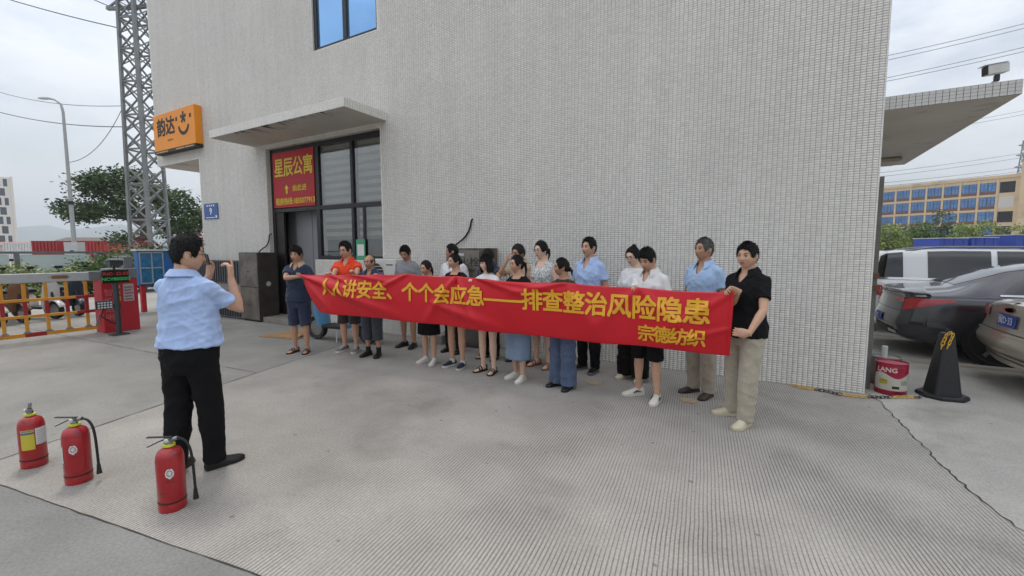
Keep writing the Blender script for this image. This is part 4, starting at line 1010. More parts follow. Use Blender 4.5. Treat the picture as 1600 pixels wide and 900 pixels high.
P('p3', 'balding short man in dark blue shirt and cropped grey trousers', (-5.13, -1.47), 1.545, .6, shirt=SHIRT(c_dkblue, hem=.84), pants=dict(kind='shorts', mat=c_dgrey, len=.74, w=(.02, .032, .04)), shoes=dict(kind='sneaker', mat=s_blk, sole=s_blk, lace=s_blk, sock=b_sock, sockh=.08), hair=dict(style='bald', t=.008, rgb=(52, 50, 48)), skin='b', hy=-8, hp=4, fat=.2, girth=1.1,
  hands={'L': grip(-4.56)})
P('p4', 'man in grey t-shirt with head bowed in front of tiled wall', (-5.10, -.72), 1.70, .3, shirt=TEE(c_grey, hem=.84), pants=dict(kind='shorts', mat=c_blk, len=.5, w=(.02, .03, .03)), shoes=dict(kind='sneaker', mat=s_blk, sole=s_blk, lace=s_blk), hair=dict(t=.013, top=.7, line=.062), skin='b', hy=12, hp=24,
  hands={'L': dict(w=(-4.55, -1.12, 1.30), d=(.45, -.7, .6), n=(0, -.5, -1), curl=.6), 'R': None} and {})
P('p5', 'short woman with pulled back hair and black skirt, face half behind banner', (-4.10, -1.37), 1.47, .5, shirt=TEE(c_blk, hem=.9), pants=dict(kind='skirt', mat=c_blk, hemz=.50, flare=.015), shoes=dict(kind='sneaker', mat=s_wht, sock=w_sock, sockh=.03), hair=dict(BUN, tail=[(0, .095, .0), (0, .12, -.02), (0, .125, -.09), (0, .11, -.15)], rgb=(40, 32, 28)), skin='d', fem=True, hy=-14, hp=10,
  feet={'L': (.10, -.02, 14), 'R': (-.10, .03, -20)}, hands={'R': grip(-4.24, dz=-.035), 'L': grip(-3.96, dz=-.035)})
P('p6', 'man in white striped shirt looking sideways behind two women', (-4.22, -.62), 1.70, .4, shirt=SHIRT(c_white, hem=.84), pants=dict(mat=c_blk), shoes=dict(kind='sneaker', mat=s_blk, sole=s_blk, lace=s_blk), hair=dict(t=.012, top=.6, line=.070), skin='b', hy=-50, hp=2)
P('p7', 'woman in black top with low bun and denim shorts', (-3.64, -1.33), 1.575, .5, shirt=TEE(c_blk, drop=.03, hem=.88), pants=dict(kind='shorts', mat=c_jeanl, len=.30, w=(.012, .02, .02), flare=.012), shoes=dict(kind='sneaker', mat=s_nvy, sole=s_wht, lace=s_nvy, sock=w_sock, sockh=.03), hair=dict(BUN, bun=((0, .115, -.02), .036)), skin='d', fem=True, hy=-20, hp=4,
  hands={'L': grip(-3.27)})
P('p8', 'woman in dark navy blouse with bowed head in front of steel cabinet', (-3.50, -.70), 1.66, .2, shirt=SHIRT(c_navy, hem=.84), pants=dict(mat=c_blk), shoes=dict(kind='sandal', mat=s_snd), hair=dict(BUN, bun=((0, .10, .06), .034), t=.014, rgb=(44, 34, 30)), skin='b', fem=True, hy=15, hp=30,
  hands={'L': dict(w=(-3.10, -1.13, 1.22), d=(.2, -.9, .5), n=(0, -.5, -1), curl=.7)})
P('p9', 'woman with black bob and fringe in pale top and grey denim shorts', (-3.12, -1.34), 1.55, .5, shirt=TEE(c_white, hem=.86), pants=dict(kind='shorts', mat=c_jeanl, len=.30, w=(.012, .02, .02), flare=.012), shoes=dict(kind='sandal', mat=s_blk), hair=dict(style='bob', bangs=.045, len=.13, t=.014), skin='c', fem=True, hy=-16, hp=4,
  hands={'L': grip(-2.87), 'R': grip(-3.05, dz=-.01)})
P('p10', 'older woman in beige shirt raising a hand to her brow', (-3.02, -.62), 1.70, .3, shirt=SHIRT(c_beige, hem=.84), pants=dict(mat=c_dgrey), shoes=dict(kind='leather', mat=s_blk), hair=dict(BUN, t=.012, top=.7, rgb=(46, 40, 38)), skin='b', fem=True, hy=-16, hp=12,
  hands={'R': dict(w=(-3.12, -.83, 1.47), d=(.28, .12, 1), n=(.6, .6, 0), curl=.45, pole=(-.6, -.4, -1))})
P('p11', 'woman in dark top with ponytail, pale denim skirt and white sneakers', (-2.60, -1.45), 1.55, .5, shirt=TEE(c_blk, drop=.025, hem=.9), pants=dict(kind='skirt', mat=c_jeanl, hemz=.30, flare=.0, inf=.012), shoes=dict(kind='sneaker', mat=s_wht, sole=s_wht), hair=dict(BUN, tail=[(.0, .095, .03), (0.01, .13, .01), (.02, .14, -.08), (.03, .12, -.17)]), skin='d', fem=True, hy=-24, hp=2,
  feet={'L': (.085, -.02, 10), 'R': (-.085, .05, -18)}, hands={'R': grip(-2.66, dz=-.03), 'L': grip(-2.40, dz=-.03)})
P('p12', 'tall woman in glasses and speckled white dress with ponytail', (-2.62, -.72), 1.735, .6, shirt=TEE(c_dress, drop=.055, sleeve=.0, hem=.86), pants=dict(kind='skirt', mat=c_dress, hemz=.50, flare=.05, name='dress_skirt'), shoes=dict(kind='sandal', mat=s_tan), hair=dict(BUN, t=.013, tail=[(0, .1, .02), (.01, .135, .0), (.015, .14, -.07), (.01, .12, -.14)]), skin='c', fem=True, glasses=(60, 56, 54), hy=-14, hp=6)
P('p13', 'woman in wide blue jeans with dark hair tied back, face in profile', (-2.00, -1.45), 1.525, .5, shirt=TEE(c_brown, hem=.88), pants=dict(mat=c_jean, w=(.02, .04, .065), top=.98), shoes=dict(kind='leather', mat=s_blk, sock=w_sock, sockh=.0), hair=dict(BUN, bun=((0, .105, -.03), .034), tail=[(.0, .10, -.03), (.02, .135, -.05), (.03, .13, -.12)]), skin='b', fem=True, hy=-42, hp=4,
  hands={'L': grip(-1.86, tilt=.2)})
P('p14', 'tall man in light blue shirt and black trousers against the tiled wall', (-1.98, -.62), 1.765, .7, shirt=SHIRT(c_lblue, hem=.86), pants=dict(mat=c_blk), shoes=dict(kind='sneaker', mat=s_blk, sole=s_gry, lace=s_blk), hair=dict(t=.013, top=.8), skin='d', hy=-8, hp=-2, fat=.12, girth=1.05)
P('p15', 'woman in white t-shirt with top bun and wide black trousers', (-1.36, -.72), 1.66, .4, shirt=TEE(c_white, hem=.84), pants=dict(mat=c_blk, w=(.02, .045, .07)), shoes=dict(kind='sneaker', mat=s_crm, sole=s_crm), hair=dict(BUN, t=.013, bun=((0, .045, .125), .036)), skin='c', fem=True, glasses=(120, 100, 90), hy=-10, hp=14)
P('p16', 'man in white shirt and black shorts looking down at the banner', (-1.04, -1.35), 1.64, .6, shirt=SHIRT(c_white, hem=.84), pants=dict(kind='shorts', mat=c_blk, len=.52, w=(.02, .03, .035)), shoes=dict(kind='sneaker', mat=s_wht, sole=s_wht, stripe=M('shoe_green_panel', (58, 66, 62), rough=.6)), hair=dict(t=.015, top=.8, fringe=.008, line=.056), skin='d', hy=2, hp=22,
  feet={'L': (.15, -.04, 18), 'R': (-.13, .0, -30)}, hands={'R': grip(-1.08, tilt=-.1)})
P('p17', 'older man with grey hair in pale blue shirt and taupe trousers', (-.55, -.93), 1.735, .8, shirt=SHIRT(c_lblue2, hem=.85), pants=dict(mat=c_khaki2, w=(.016, .024, .03)), shoes=dict(kind='leather', mat=s_brn), hair=dict(t=.011, top=.6, rgb=(92, 90, 88), line=.070), skin='b', hy=-12, hp=-4)
P('p18', 'man in black polo and khaki trousers holding the right end of banner', (-.11, -1.55), 1.675, .75, shirt=POLO(c_blk, hem=.84), pants=dict(mat=c_khaki, w=(.022, .03, .03)), shoes=dict(kind='sneaker', mat=s_crm, sole=s_crm), hair=dict(t=.013, top=.8, line=.066), skin='d', fat=.25, girth=1.04, hy=8, hp=2,
  feet={'L': (.12, -.12, 10), 'R': (-.13, .02, -35)},
  hands={'R': dict(w=(-.17, -1.79, 1.255), d=(-.8, -.35, .25), n=(0, -.8, -.6), curl=.9, pole=(-.6, .3, -1)), 'L': dict(w=(-.07, -1.875, .90), d=(-1, .08, .0), n=(0, 1, 0), curl=.45, pole=(1, .3, -.4))})
def phone(root, loc, s, arms, tohead): pass
person('ph', 'man in light blue shirt and black trousers photographing the group', PH, 1.70, 112, shirt=SHIRT(c_lblue, hem=.95, loose=.03, inf=.02, wr=.017), pants=dict(mat=c_blk, inf=.022, top=.985, w=(.024, .028, .03)), shoes=dict(kind='leather', mat=s_blk), hair=dict(t=.017, top=.9, fringe=.008), skin='d', glasses=True, fat=.3, girth=1.17, sw_=.176, hy=-46, hp=4,
       feet={'L': (.13, .03, 15), 'R': (-.10, -.08, -30)}, group='man taking the picture', voxel=.0095,
       hands={'R': dict(w=(-3.43, -4.37, 1.41), d=(-.10, .05, 1), n=(-.75, -.65, 0), curl=.75, index_up=True, pw=(.12, .05, -1)), 'L': dict(w=(-3.70, -4.39, 1.42), d=(.2, .1, 1), n=(.2, -1, 0), curl=.6, pw=(-.7, .1, -1))})
ph = MB().box((-.005, -.004, -.04), (.15, .005, .04)).build('smartphone', M('phone_black', (18, 18, 20), rough=.2, var=0), None, bevel=.003, loc=(-3.74, -4.40, 1.55), rot=(R_(8), 0, R_(-14)))
tag(ph, 'black smartphone held up before the photographing man', 'phone')
bpy.data.scenes.remove(TMP)
# ================================================================== props near the camera
CAMP = Vector((0, -CAMD, CAMH)); CR_ = Vector((math.cos(YAW), math.sin(YAW), 0)); CH_ = Vector((-math.sin(YAW), math.cos(YAW), 0))
def at(x, y, depth):
    """world point seen towards photo pixel (x, y) at a given depth along the view axis"""
    fw = CH_ * math.cos(PITCH) + Vector((0, 0, -math.sin(PITCH))); up = CH_ * math.sin(PITCH) + Vector((0, 0, math.cos(PITCH)))
    return CAMP + (fw + CR_ * ((x - 800) / FPX) - up * ((y - 450) / FPX)) * depth
ex_red = M('extinguisher_red', (156, 20, 28), rough=.36, var=.08, vscale=9, coat=.35, gain=1.05, dirt=(84, 24, 22), dscale=16, dlow=.56, dhigh=.72)
rub = M('rubber_black', (24, 24, 25), rough=.6, var=.15); steel = M('steel_bright', (150, 150, 150), rough=.3, metal=.9, var=.1)
def curved_patch(mb, r, z0, z1, a0, a1, n=12, mi=0, shape=None):
    """patch of a cylinder about the local z axis between angles a0..a1"""
    if shape is None:
        rows = [[(r * math.cos(a0 + (a1 - a0) * i / n), r * math.sin(a0 + (a1 - a0) * i / n), z) for i in range(n + 1)] for z in (z0, (z0 + z1) / 2, z1)]
        mb.loft(rows, mi, cap=False, close=False)
    else:
        pts = [(r * math.cos(a), r * math.sin(a), z) for a, z in shape]; c = (sum(p[0] for p in pts) / len(pts), sum(p[1] for p in pts) / len(pts), sum(p[2] for p in pts) / len(pts))
        k = math.hypot(c[0], c[1]); c = (c[0] * r / k, c[1] * r / k, c[2]); n_ = len(pts)
        mid = [tuple((Vector(p) * .5 + Vector(c) * .5).to_2d().normalized() * r) + ((p[2] + c[2]) / 2,) for p in pts]
        mb.add(pts + mid + [c], [(i, (i + 1) % n_, n_ + (i + 1) % n_, n_ + i) for i in range(n_)] + [(n_ + i, n_ + (i + 1) % n_, 2 * n_) for i in range(n_)], mi)
def extinguisher(pos, rz, label, hose=True, h=.40, labels=('round',), lab=0.):
    t = thing('fire_extinguisher', label, 'fire extinguisher', (pos[0], pos[1], 0), rz, 'fire extinguishers on the concrete'); R0 = .074
    b = MB(); b.lathe([(R0 * .96, 0), (R0 * .98, .004), (R0, .012), (R0, .05), (R0 * .985, .053), (R0 * .985, .057), (R0, .06), (R0, h - .075), (R0 * .985, h - .072), (R0 * .98, h - .066), (R0 * .94, h - .045), (R0 * .80, h - .022), (R0 * .55, h - .008), (.026, h), (.024, h + .012)], n=40)
    body = b.build('cylinder', ex_red, t, smooth=50)
    MB().lathe([(R0 + .0006, .0), (R0 + .0016, .001), (R0 + .0016, .010), (R0 + .0006, .012)], (0, 0, .056), n=40, cap=False).build('band', M('band_dark', (70, 12, 16), rough=.5), t, smooth=50)
    MB().lathe([(.029, h + .002), (.033, h + .004), (.033, h + .016), (.027, h + .018)], n=24).build('collar_ring', M('ring_lime', (190, 196, 60), rough=.5, var=.1), t, smooth=40)
    v = MB(); v.lathe([(.019, h + .016), (.021, h + .03), (.015, h + .04), (.013, h + .056)], n=16); v.box((-.02, -.012, h + .034), (.03, .012, h + .052)); v.build('valve', steel, t, smooth=40)
    hd_ = MB(); hd_.bar((.02, 0, h + .060), (-.125, 0, h + .062), .020, .006); hd_.build('squeeze_lever', rub, t, bevel=.002)
    hd_ = MB(); hd_.bar((.0, 0, h + .048), (-.04, 0, h + .040), .018, .006); hd_.bar((-.04, 0, h + .040), (-.125, 0, h + .0), .018, .006); hd_.build('carry_handle', rub, t, bevel=.002)
    g_ = MB(); g_.ell((.0, -.024, h + .045), (.014, .007, .014), 14, 8); g_.build('pressure_gauge', M('gauge_face', (200, 200, 190), rough=.3, var=.1), t, smooth=60)
    if hose:
        pts = [(.025, 0, h + .046), (.055, 0, h + .054), (.095, .0, h + .040), (.122, .0, h - .01), (.132, .0, h - .09), (.136, .0, h - .2), (.138, 0, .115)]
        P_ = []
        for i in range(len(pts) - 1):
            for q in range(4): P_.append(Vector(pts[i]).lerp(Vector(pts[i + 1]), q / 4))
        P_.append(Vector(pts[-1]))
        for _ in range(3): P_ = [P_[0]] + [(P_[i - 1] + P_[i] * 2 + P_[i + 1]) / 4 for i in range(1, len(P_) - 1)] + [P_[-1]]
        ho = MB(); ho.tube(P_, .008, n=10); ho_ = ho.build('hose', rub, t, smooth=60)
        nz_ = MB(); nz_.tube([(.138, 0, .118), (.138, 0, .09), (.139, 0, .052)], [.0105, .012, .0165], n=14); nz_.build('nozzle', rub, ho_, smooth=50)
        MB().tube([(.03, 0, h + .047), (.055, 0, h + .053)], .0125, n=12).build('ferrule', steel, ho_, smooth=50)
    paper = M('label_white', (206, 206, 204), rough=.6, var=.05, vscale=20); pr = M('label_print', (120, 130, 140), rough=.7, var=.2); yl = M('label_yellow', (196, 182, 60), rough=.6, var=.08); bl = M('label_blue', (84, 96, 130), rough=.6)
    for kd in labels:
        q = MB()
        if kd == 'round':
            sh = [(R_(-62) + .30 * math.cos(a) * (1.0 if abs(a) > .6 or True else 1), .255 + .030 * math.sin(a) * (1.12 if math.sin(a) < 0 else .95) + .003 * math.cos(6 * a)) for a in np.linspace(0, 2 * math.pi, 24, endpoint=False)]
            curved_patch(q, R0 + .0015, 0, 0, 0, 0, shape=sh); so = q.build('round_label', paper, t, smooth=60)
            for k_ in range(9):
                a = k_ * .7; e = MB(); sh2 = [(R_(-62) + .17 * math.cos(a) + .05 * math.cos(b_), .255 + .017 * math.sin(a) + .005 * math.sin(b_)) for b_ in np.linspace(0, 2 * math.pi, 8, endpoint=False)]
                curved_patch(e, R0 + .0026, 0, 0, 0, 0, shape=sh2); e.build('print_mark', (M('print_green', (60, 130, 90)), M('print_pink', (200, 110, 110)), pr)[k_ % 3], so)
        if kd == 'paper': curved_patch(q, R0 + .0018, .16, .275, R_(-150), R_(-112)); q.build('paper_label', paper, t, smooth=60)
        if kd == 'sheet':
            curved_patch(q, R0 + .0022, .175, .30, R_(-78) + lab, R_(-12) + lab); so = q.build('paper_label', paper, t, smooth=60)
            for k_ in range(7):
                e = MB(); zz = .185 + k_ * .0155; curved_patch(e, R0 + .0028, zz, zz + .003, R_(-72) + lab, R_(-20 - 9 * (k_ % 2)) + lab); e.build('print_line', pr, so)
        if kd == 'yellow':
            curved_patch(q, R0 + .0015, .145, .295, R_(-140) + lab, R_(-82) + lab); so = q.build('yellow_label', yl, t, smooth=60)
            e = MB(); curved_patch(e, R0 + .0022, .262, .276, R_(-140) + lab, R_(-82) + lab); e.build('print_band', bl, so)
            e = MB(); curved_patch(e, R0 + .0022, .282, .291, R_(-136) + lab, R_(-84) + lab); e.build('print_band', pr, so)
    return t
ang = YAW
extinguisher((-3.17, -4.93), ang + .1, 'red fire extinguisher nearest the camera, with worn black hose', h=.40)
extinguisher((-4.12, -5.10), ang + .05, 'red fire extinguisher between the other two, paper label at its edge', h=.40, labels=('round', 'paper'))
extinguisher((-4.72, -5.18), -.25, 'red fire extinguisher with yellow and white labels, leftmost of three', h=.385, hose=False, labels=('sheet', 'yellow'), lab=1.62)
# ---- paint buckets, cone and chain by the corner
def bucket(pos, label, h=.36, r=.145, worn=False):
    t = thing('paint_bucket', label, 'bucket', (pos[0], pos[1], 0), 0, 'paint buckets by the corner')
    b = MB(); b.lathe([(r * .96, 0), (r, .008), (r, .05), (r * 1.01, .055), (r, .06), (r, h - .05), (r * 1.012, h - .044), (r, h - .038), (r, h - .008), (r * 1.025, h), (r * .985, h + .002), (r * .96, h - .012)], n=40)
    pk = M('bucket_red', (150, 24, 52), rough=.4, var=.15, vscale=6, dirt=(80, 16, 26), dscale=5)
    b.build('pail', pk if not worn else M('bucket_grey', (120, 118, 112), rough=.6, var=.3, vscale=7), t, smooth=50)
    pt = MB(); pt.lathe([(.001, h - .018), (r * .5, h - .016), (r * .97, h - .014)], n=32, cap=False); pt.build('dried_paint', M('paint_dry', (196, 188, 180), rough=.9, var=.2, vscale=9, bump=.5, bscale=30), t, smooth=60)
    if not worn:
        q = MB(); cols = 30; top = [(R_(-170) + R_(190) * i / cols, .225 + .03 * math.sin(i * .33)) for i in range(cols + 1)]
        rows = [[((r + .0016) * math.cos(a), (r + .0016) * math.sin(a), .058) for a, z in top], [((r + .0016) * math.cos(a), (r + .0016) * math.sin(a), z) for a, z in top]]
        q.loft(rows, cap=False, close=False); q.build('label', M('bucket_label', (176, 172, 158), rough=.5, var=.12, vscale=8), t, smooth=60)
        tx = text_mb('LANG', .07, .002); 
        tx.v = [((r + .0025 + p[2]) * math.cos(R_(-118) + p[0] / r), (r + .0025 + p[2]) * math.sin(R_(-118) + p[0] / r), .285 + p[1]) for p in tx.v]; tx.build('lettering', M('label_pale', (206, 180, 180), rough=.5), t, fix=False)
        for a, z, w_, h_, m_ in ((-128, .15, .25, .05, M('label_mustard', (150, 140, 40), rough=.6, var=.4, vscale=40)), (-84, .095, .22, .03, M('label_black', (30, 30, 26), rough=.6)), (-52, .15, .25, .05, M('label_grey', (140, 140, 134), rough=.6, var=.3, vscale=60))):
            e = MB(); curved_patch(e, r + .0026, z - h_ / 2, z + h_ / 2, R_(a) - w_, R_(a) + w_); e.build('print_block', m_, t, smooth=60)
    return t
bucket((1.335, .22), 'red paint bucket with pale label and dried paint on its lid')
bucket((1.36, .62), 'grey worn paint bucket behind the red one', h=.34, worn=True)
br = thing('paint_roller_tube', 'white paper tube standing in the worn bucket', 'tube', (1.33, .57, .32)); MB().lathe([(.028, 0), (.03, .002), (.03, .15), (.026, .152)], n=18).build('tube', M('tube_white', (196, 196, 190), rough=.7), br, smooth=40)
cn = thing('traffic_cone', 'black rubber traffic cone with yellow chain at its tip', 'traffic cone', (1.80, .33, 0), R_(12)); cn.scale = (.88, .88, 1)
b = MB(); oc = [(.25 * math.cos(a), .25 * math.sin(a)) for a in (R_(22.5 + 45 * i) for i in range(8))]; oc = [(max(-.23, min(.23, x * 1.1)), max(-.23, min(.23, y * 1.1))) for x, y in oc]
b.loft([[(x, y, 0) for x, y in oc], [(x, y, .03) for x, y in oc], [(x * .92, y * .92, .045) for x, y in oc]]); b.build('base', rub, cn, bevel=.006)
b = MB(); sq = lambda s_, z: [(s_ * math.copysign(abs(math.cos(a)) ** .35, math.cos(a)), s_ * math.copysign(abs(math.sin(a)) ** .35, math.sin(a)), z) for a in np.linspace(0, 2 * math.pi, 32, endpoint=False)]
b.loft([sq(.150, .045), sq(.142, .09), sq(.10, .40), sq(.062, .69), sq(.052, .715), sq(.03, .722)]); b.build('cone', M('cone_black', (26, 26, 27), rough=.5, var=.25, vscale=12, bump=.3, bscale=18), cn, smooth=45)
MB().tube([(0, 0, .72), (0, 0, .745), (0, 0, .765)], [.014, .017, .008], n=12).build('tip', rub, cn, smooth=60)
ch_y = M('chain_yellow', (206, 160, 40), rough=.5, var=.2, vscale=20); ch_b = M('chain_black', (30, 28, 26), rough=.55, var=.2)
_lk = {}
def link(mat):
    if mat.name in _lk: return _lk[mat.name]
    q = MB(); pts = [Vector((.017 * math.cos(a) + (.012 if math.cos(a) > 0 else -.012), .013 * math.sin(a), 0)) for a in np.linspace(0, 2 * math.pi, 14, endpoint=False)]
    n_ = len(pts); vs = []; fs = []
    for i, p in enumerate(pts):
        tn = (pts[(i + 1) % n_] - pts[i - 1]).normalized(); sd_ = Vector((0, 0, 1)); u_ = tn.cross(sd_)
        for k in range(6): a = k * math.pi / 3; vs.append(p + (u_ * math.cos(a) + sd_ * math.sin(a)) * .0042)
    for i in range(n_):
        for k in range(6): fs.append((i * 6 + k, i * 6 + (k + 1) % 6, ((i + 1) % n_) * 6 + (k + 1) % 6, ((i + 1) % n_) * 6 + k))
    q.add(vs, fs); me = q.mesh('link'); me.materials.append(mat); me.polygons.foreach_set('use_smooth', [True] * len(me.polygons)); _lk[mat.name] = me; return me
def chain(name, pts, label, mats, parent_loc):
    t = thing(name, label, 'chain', parent_loc); P_ = [Vector(p) for p in pts]; acc = 0; step = .042; out = []
    for a, b_ in zip(P_, P_[1:]):
        L_ = (b_ - a).length
        while acc <= L_: out.append((a + (b_ - a) * (acc / L_), (b_ - a).normalized())); acc += step
        acc -= L_
    for i, (p, d) in enumerate(out):
        o = bpy.data.objects.new('link', link(mats[(i // 6) % len(mats)])); COL.objects.link(o); o.parent = t
        q = d.to_track_quat('X', 'Z'); rt = Matrix.Rotation(math.pi / 2 * (i % 2) * .85 + .3, 3, 'X')
        o.matrix_local = Matrix.Translation(p - Vector(parent_loc)) @ (q.to_matrix() @ rt).to_4x4()
    return t
chain('chain', [(.39, -.06, .018), (.46, -.12, .018), (.58, -.13, .018), (.72, -.15, .018), (.80, -.20, .018), (1.0, -.19, .018), (1.2, -.10, .018), (1.4, .03, .018), (1.56, .10, .018), (1.60, .13, .05)], 'yellow and black chain lying along the ground to the cone', [ch_y, ch_b], (.4, -.06, 0))
chain('chain', [(1.742, .24, .57), (1.752, .235, .63), (1.775, .25, .70), (1.80, .26, .725), (1.825, .25, .70), (1.80, .232, .62), (1.78, .228, .55)], 'yellow chain looped over the tip of the black cone', [ch_y], (1.80, .33, .7))
# ---- things against the wall
ss = M('stainless_worn', (128, 122, 114), rough=.42, metal=.55, var=.2, vscale=3, dirt=(74, 64, 54), dscale=2.2, dlow=.45, dhigh=.7)
ssd = M('stainless_side', (70, 64, 58), rough=.5, metal=.5, var=.25, vscale=3)
cab = thing('meter_cabinet', 'tall stained stainless cabinet with round hole left of the entrance', 'cabinet', (-10.1, -.4, 0)); cab.location = (0, 0, 0)
CX0, CX1, CY0, CY1, CZ = -10.46, -9.74, -.50, -.03, 1.57
MB().box((CX0, CY0 + .012, .03), (CX1, CY1, CZ)).build('case', ssd, cab, bevel=.006)
for z0, z1 in ((.05, .78), (.80, CZ - .01)):
    d_ = MB().box((CX0 + .01, CY0, z0), (CX1 - .01, CY0 + .011, z1)).build('door', ss, cab, bevel=.003)
    MB().box((-10.14, CY0 - .004, (z0 + z1) / 2 - .05), (-10.06, CY0 - .001, (z0 + z1) / 2 - .03)).build('nameplate', black, d_)
q = MB(); q.tube([(CX1 + .001, -.26, .86), (CX1 + .006, -.26, .86)], .055, n=20); q.build('round_hole_cover', M('hole_pale', (170, 168, 160), rough=.6), cab, smooth=40)
MB().box((CX0 + .03, CY0 + .05, 0), (CX1 - .03, CY1, .03)).build('plinth', black, cab)
def cable(pts, label, r=.012, name='wall_cable'):
    P_ = [Vector(p) for p in pts]
    for _ in range(2):
        Q = [P_[0]]
        for a, b_ in zip(P_, P_[1:]): Q += [a.lerp(b_, .25), a.lerp(b_, .75)]
        P_ = Q + [P_[-1]]
    o = MB().tube(P_, r, n=8).build(name, rub, None, smooth=60); return tag(o, label, 'cable')
cable([(-10.3, -.12, 1.57), (-10.25, -.06, 1.66), (-10.12, -.03, 1.72), (-10.02, -.03, 1.85), (-10.0, -.03, 1.98), (-9.93, -.02, 2.0)], 'black cable rising from the stained cabinet into the wall', .014)
cable([(-4.62, -.12, 1.67), (-4.55, -.05, 1.74), (-4.42, -.02, 1.84), (-4.32, -.02, 1.98), (-4.29, -.02, 2.12), (-4.27, -.002, 2.15)], 'black cable curving up the tiled wall from the hydrant cabinet', .014)
hy_ = thing('hydrant_cabinet', 'steel fire hydrant cabinet behind the women against tiled wall', 'cabinet', (-4.2, -.15, 0)); hy_.location = (0, 0, 0)
MB().box((-4.66, -.24, .02), (-3.78, -.01, 1.655)).build('case', ss, hy_, bevel=.006)
d_ = MB().box((-4.62, -.252, .08), (-3.98, -.241, 1.62)).build('door', M('stainless_dull', (138, 134, 126), rough=.5, metal=.45, var=.15, vscale=3, dirt=(92, 84, 72), dscale=3), hy_, bevel=.003)
text_on('消火栓', .16, (-4.27, -.2535, 1.42), FX, FZ, 'lettering', M('letter_black', (40, 38, 38), rough=.7), d_, sx=1.25); [text_on(tx_, .055, (xc_, -.2535, 1.29), FX, FZ, 'lettering', MATS['letter_black'], d_, sx=1.2) for tx_, xc_ in (('FIRE', -4.42), ('HYDRANT', -4.20))]
MB().box((-4.40, -.256, 1.53), (-4.28, -.2535, 1.57)).build('sticker', M('sticker_white', (205, 205, 205)), d_)
ac = thing('air_conditioner', 'white outdoor air conditioner unit on tiled wall below the window', 'air conditioner', (-6.1, -.2, .9)); ac.location = (0, 0, 0)
ACW = M('ac_white', (206, 204, 198), rough=.5, var=.06, vscale=3)
MB().box((-6.52, -.34, .86), (-5.72, -.06, 1.46)).build('case', ACW, ac, bevel=.012)
q = MB(); q.tube([(-6.26, -.343, 1.15), (-6.26, -.350, 1.15)], .24, n=32); gr = q.build('fan_opening', black, ac, smooth=30)
for i in range(9): MB().box((-6.50, -.357, .90 + i * .06), (-6.02, -.352, .908 + i * .06)).build('grille_bar', ACW, gr)
MB().box((-5.96, -.3425, 1.345), (-5.80, -.3408, 1.365)).build('brand_mark', black, ac)
for x in (-6.42, -5.82): q = MB(); q.bar((x, -.36, .845), (x, -.004, .845), .03, .03); q.bar((x, -.33, .83), (x, -.004, .60), .025, .025); q.build('bracket', black, ac)
# slatted screens left of the cabinet
sg_ = M('screen_grey', (92, 94, 96), rough=.5, metal=.4, var=.1); 
def screen(lo, hi, label, n):
    t = thing('slatted_screen', label, 'screen', ((lo[0] + hi[0]) / 2, lo[1], lo[2]), 0, 'slatted screens on the wall'); ox, oy, oz = t.location
    for z in (lo[2], hi[2] - .035): MB().box((lo[0] - ox, lo[1] - oy, z - oz), (hi[0] - ox, hi[1] - oy, z + .035 - oz)).build('rail', sg_, t)
    for i in range(n):
        x = lo[0] + .02 + (hi[0] - lo[0] - .07) * i / (n - 1); MB().box((x - ox, lo[1] + .01 - oy, lo[2] + .036 - oz), (x + .045 - ox, hi[1] - .01 - oy, hi[2] - .036 - oz)).build('slat', sg_, t)
    MB().box((lo[0] + .01 - ox, hi[1] - .008 - oy, lo[2] + .04 - oz), (hi[0] - .01 - ox, hi[1] - oy, hi[2] - .04 - oz)).build('back_panel', black, t)
screen((-12.9, -.36, .80), (-10.62, -.28, 1.38), 'grey slatted metal screen above the ledge beside the cabinet', 22)
screen((-12.6, -.46, .02), (-10.52, -.38, .40), 'low grey slatted screen under the ledge beside the cabinet', 20)
lg_ = MB().box((-12.95, -.60, .42), (-10.50, -.004, .60)).build('concrete_ledge', concrete('concrete_ledge', (150, 146, 138), gain=1.1), None, bevel=.01); tag(lg_, 'concrete ledge between the two grey screens', 'ledge')
cb_ = thing('cardboard', 'flattened brown cardboard lying by the door behind the scooter', 'cardboard', (-7.65, -1.15, 0), R_(12))
cm_ = M('cardboard_brown', (150, 118, 84), rough=.9, var=.15, vscale=4)
MB().box((-.55, -.22, .004), (.35, .25, .012)).build('sheet', cm_, cb_); q = MB(); q.add([(-.4, -.2, .014), (.3, -.15, .02), (.25, .2, .10), (-.3, .22, .06)], [(0, 1, 2, 3)]); q.build('flap', cm_, cb_)
tag(MB().box((-5.0, -.32, 0), (-4.72, -.06, .16)).build('concrete_block', M('block_grey', (140, 136, 128), rough=.9, var=.15, vscale=8, bump=.4), None, bevel=.01), 'grey concrete block at the foot of the tiled wall', 'block')
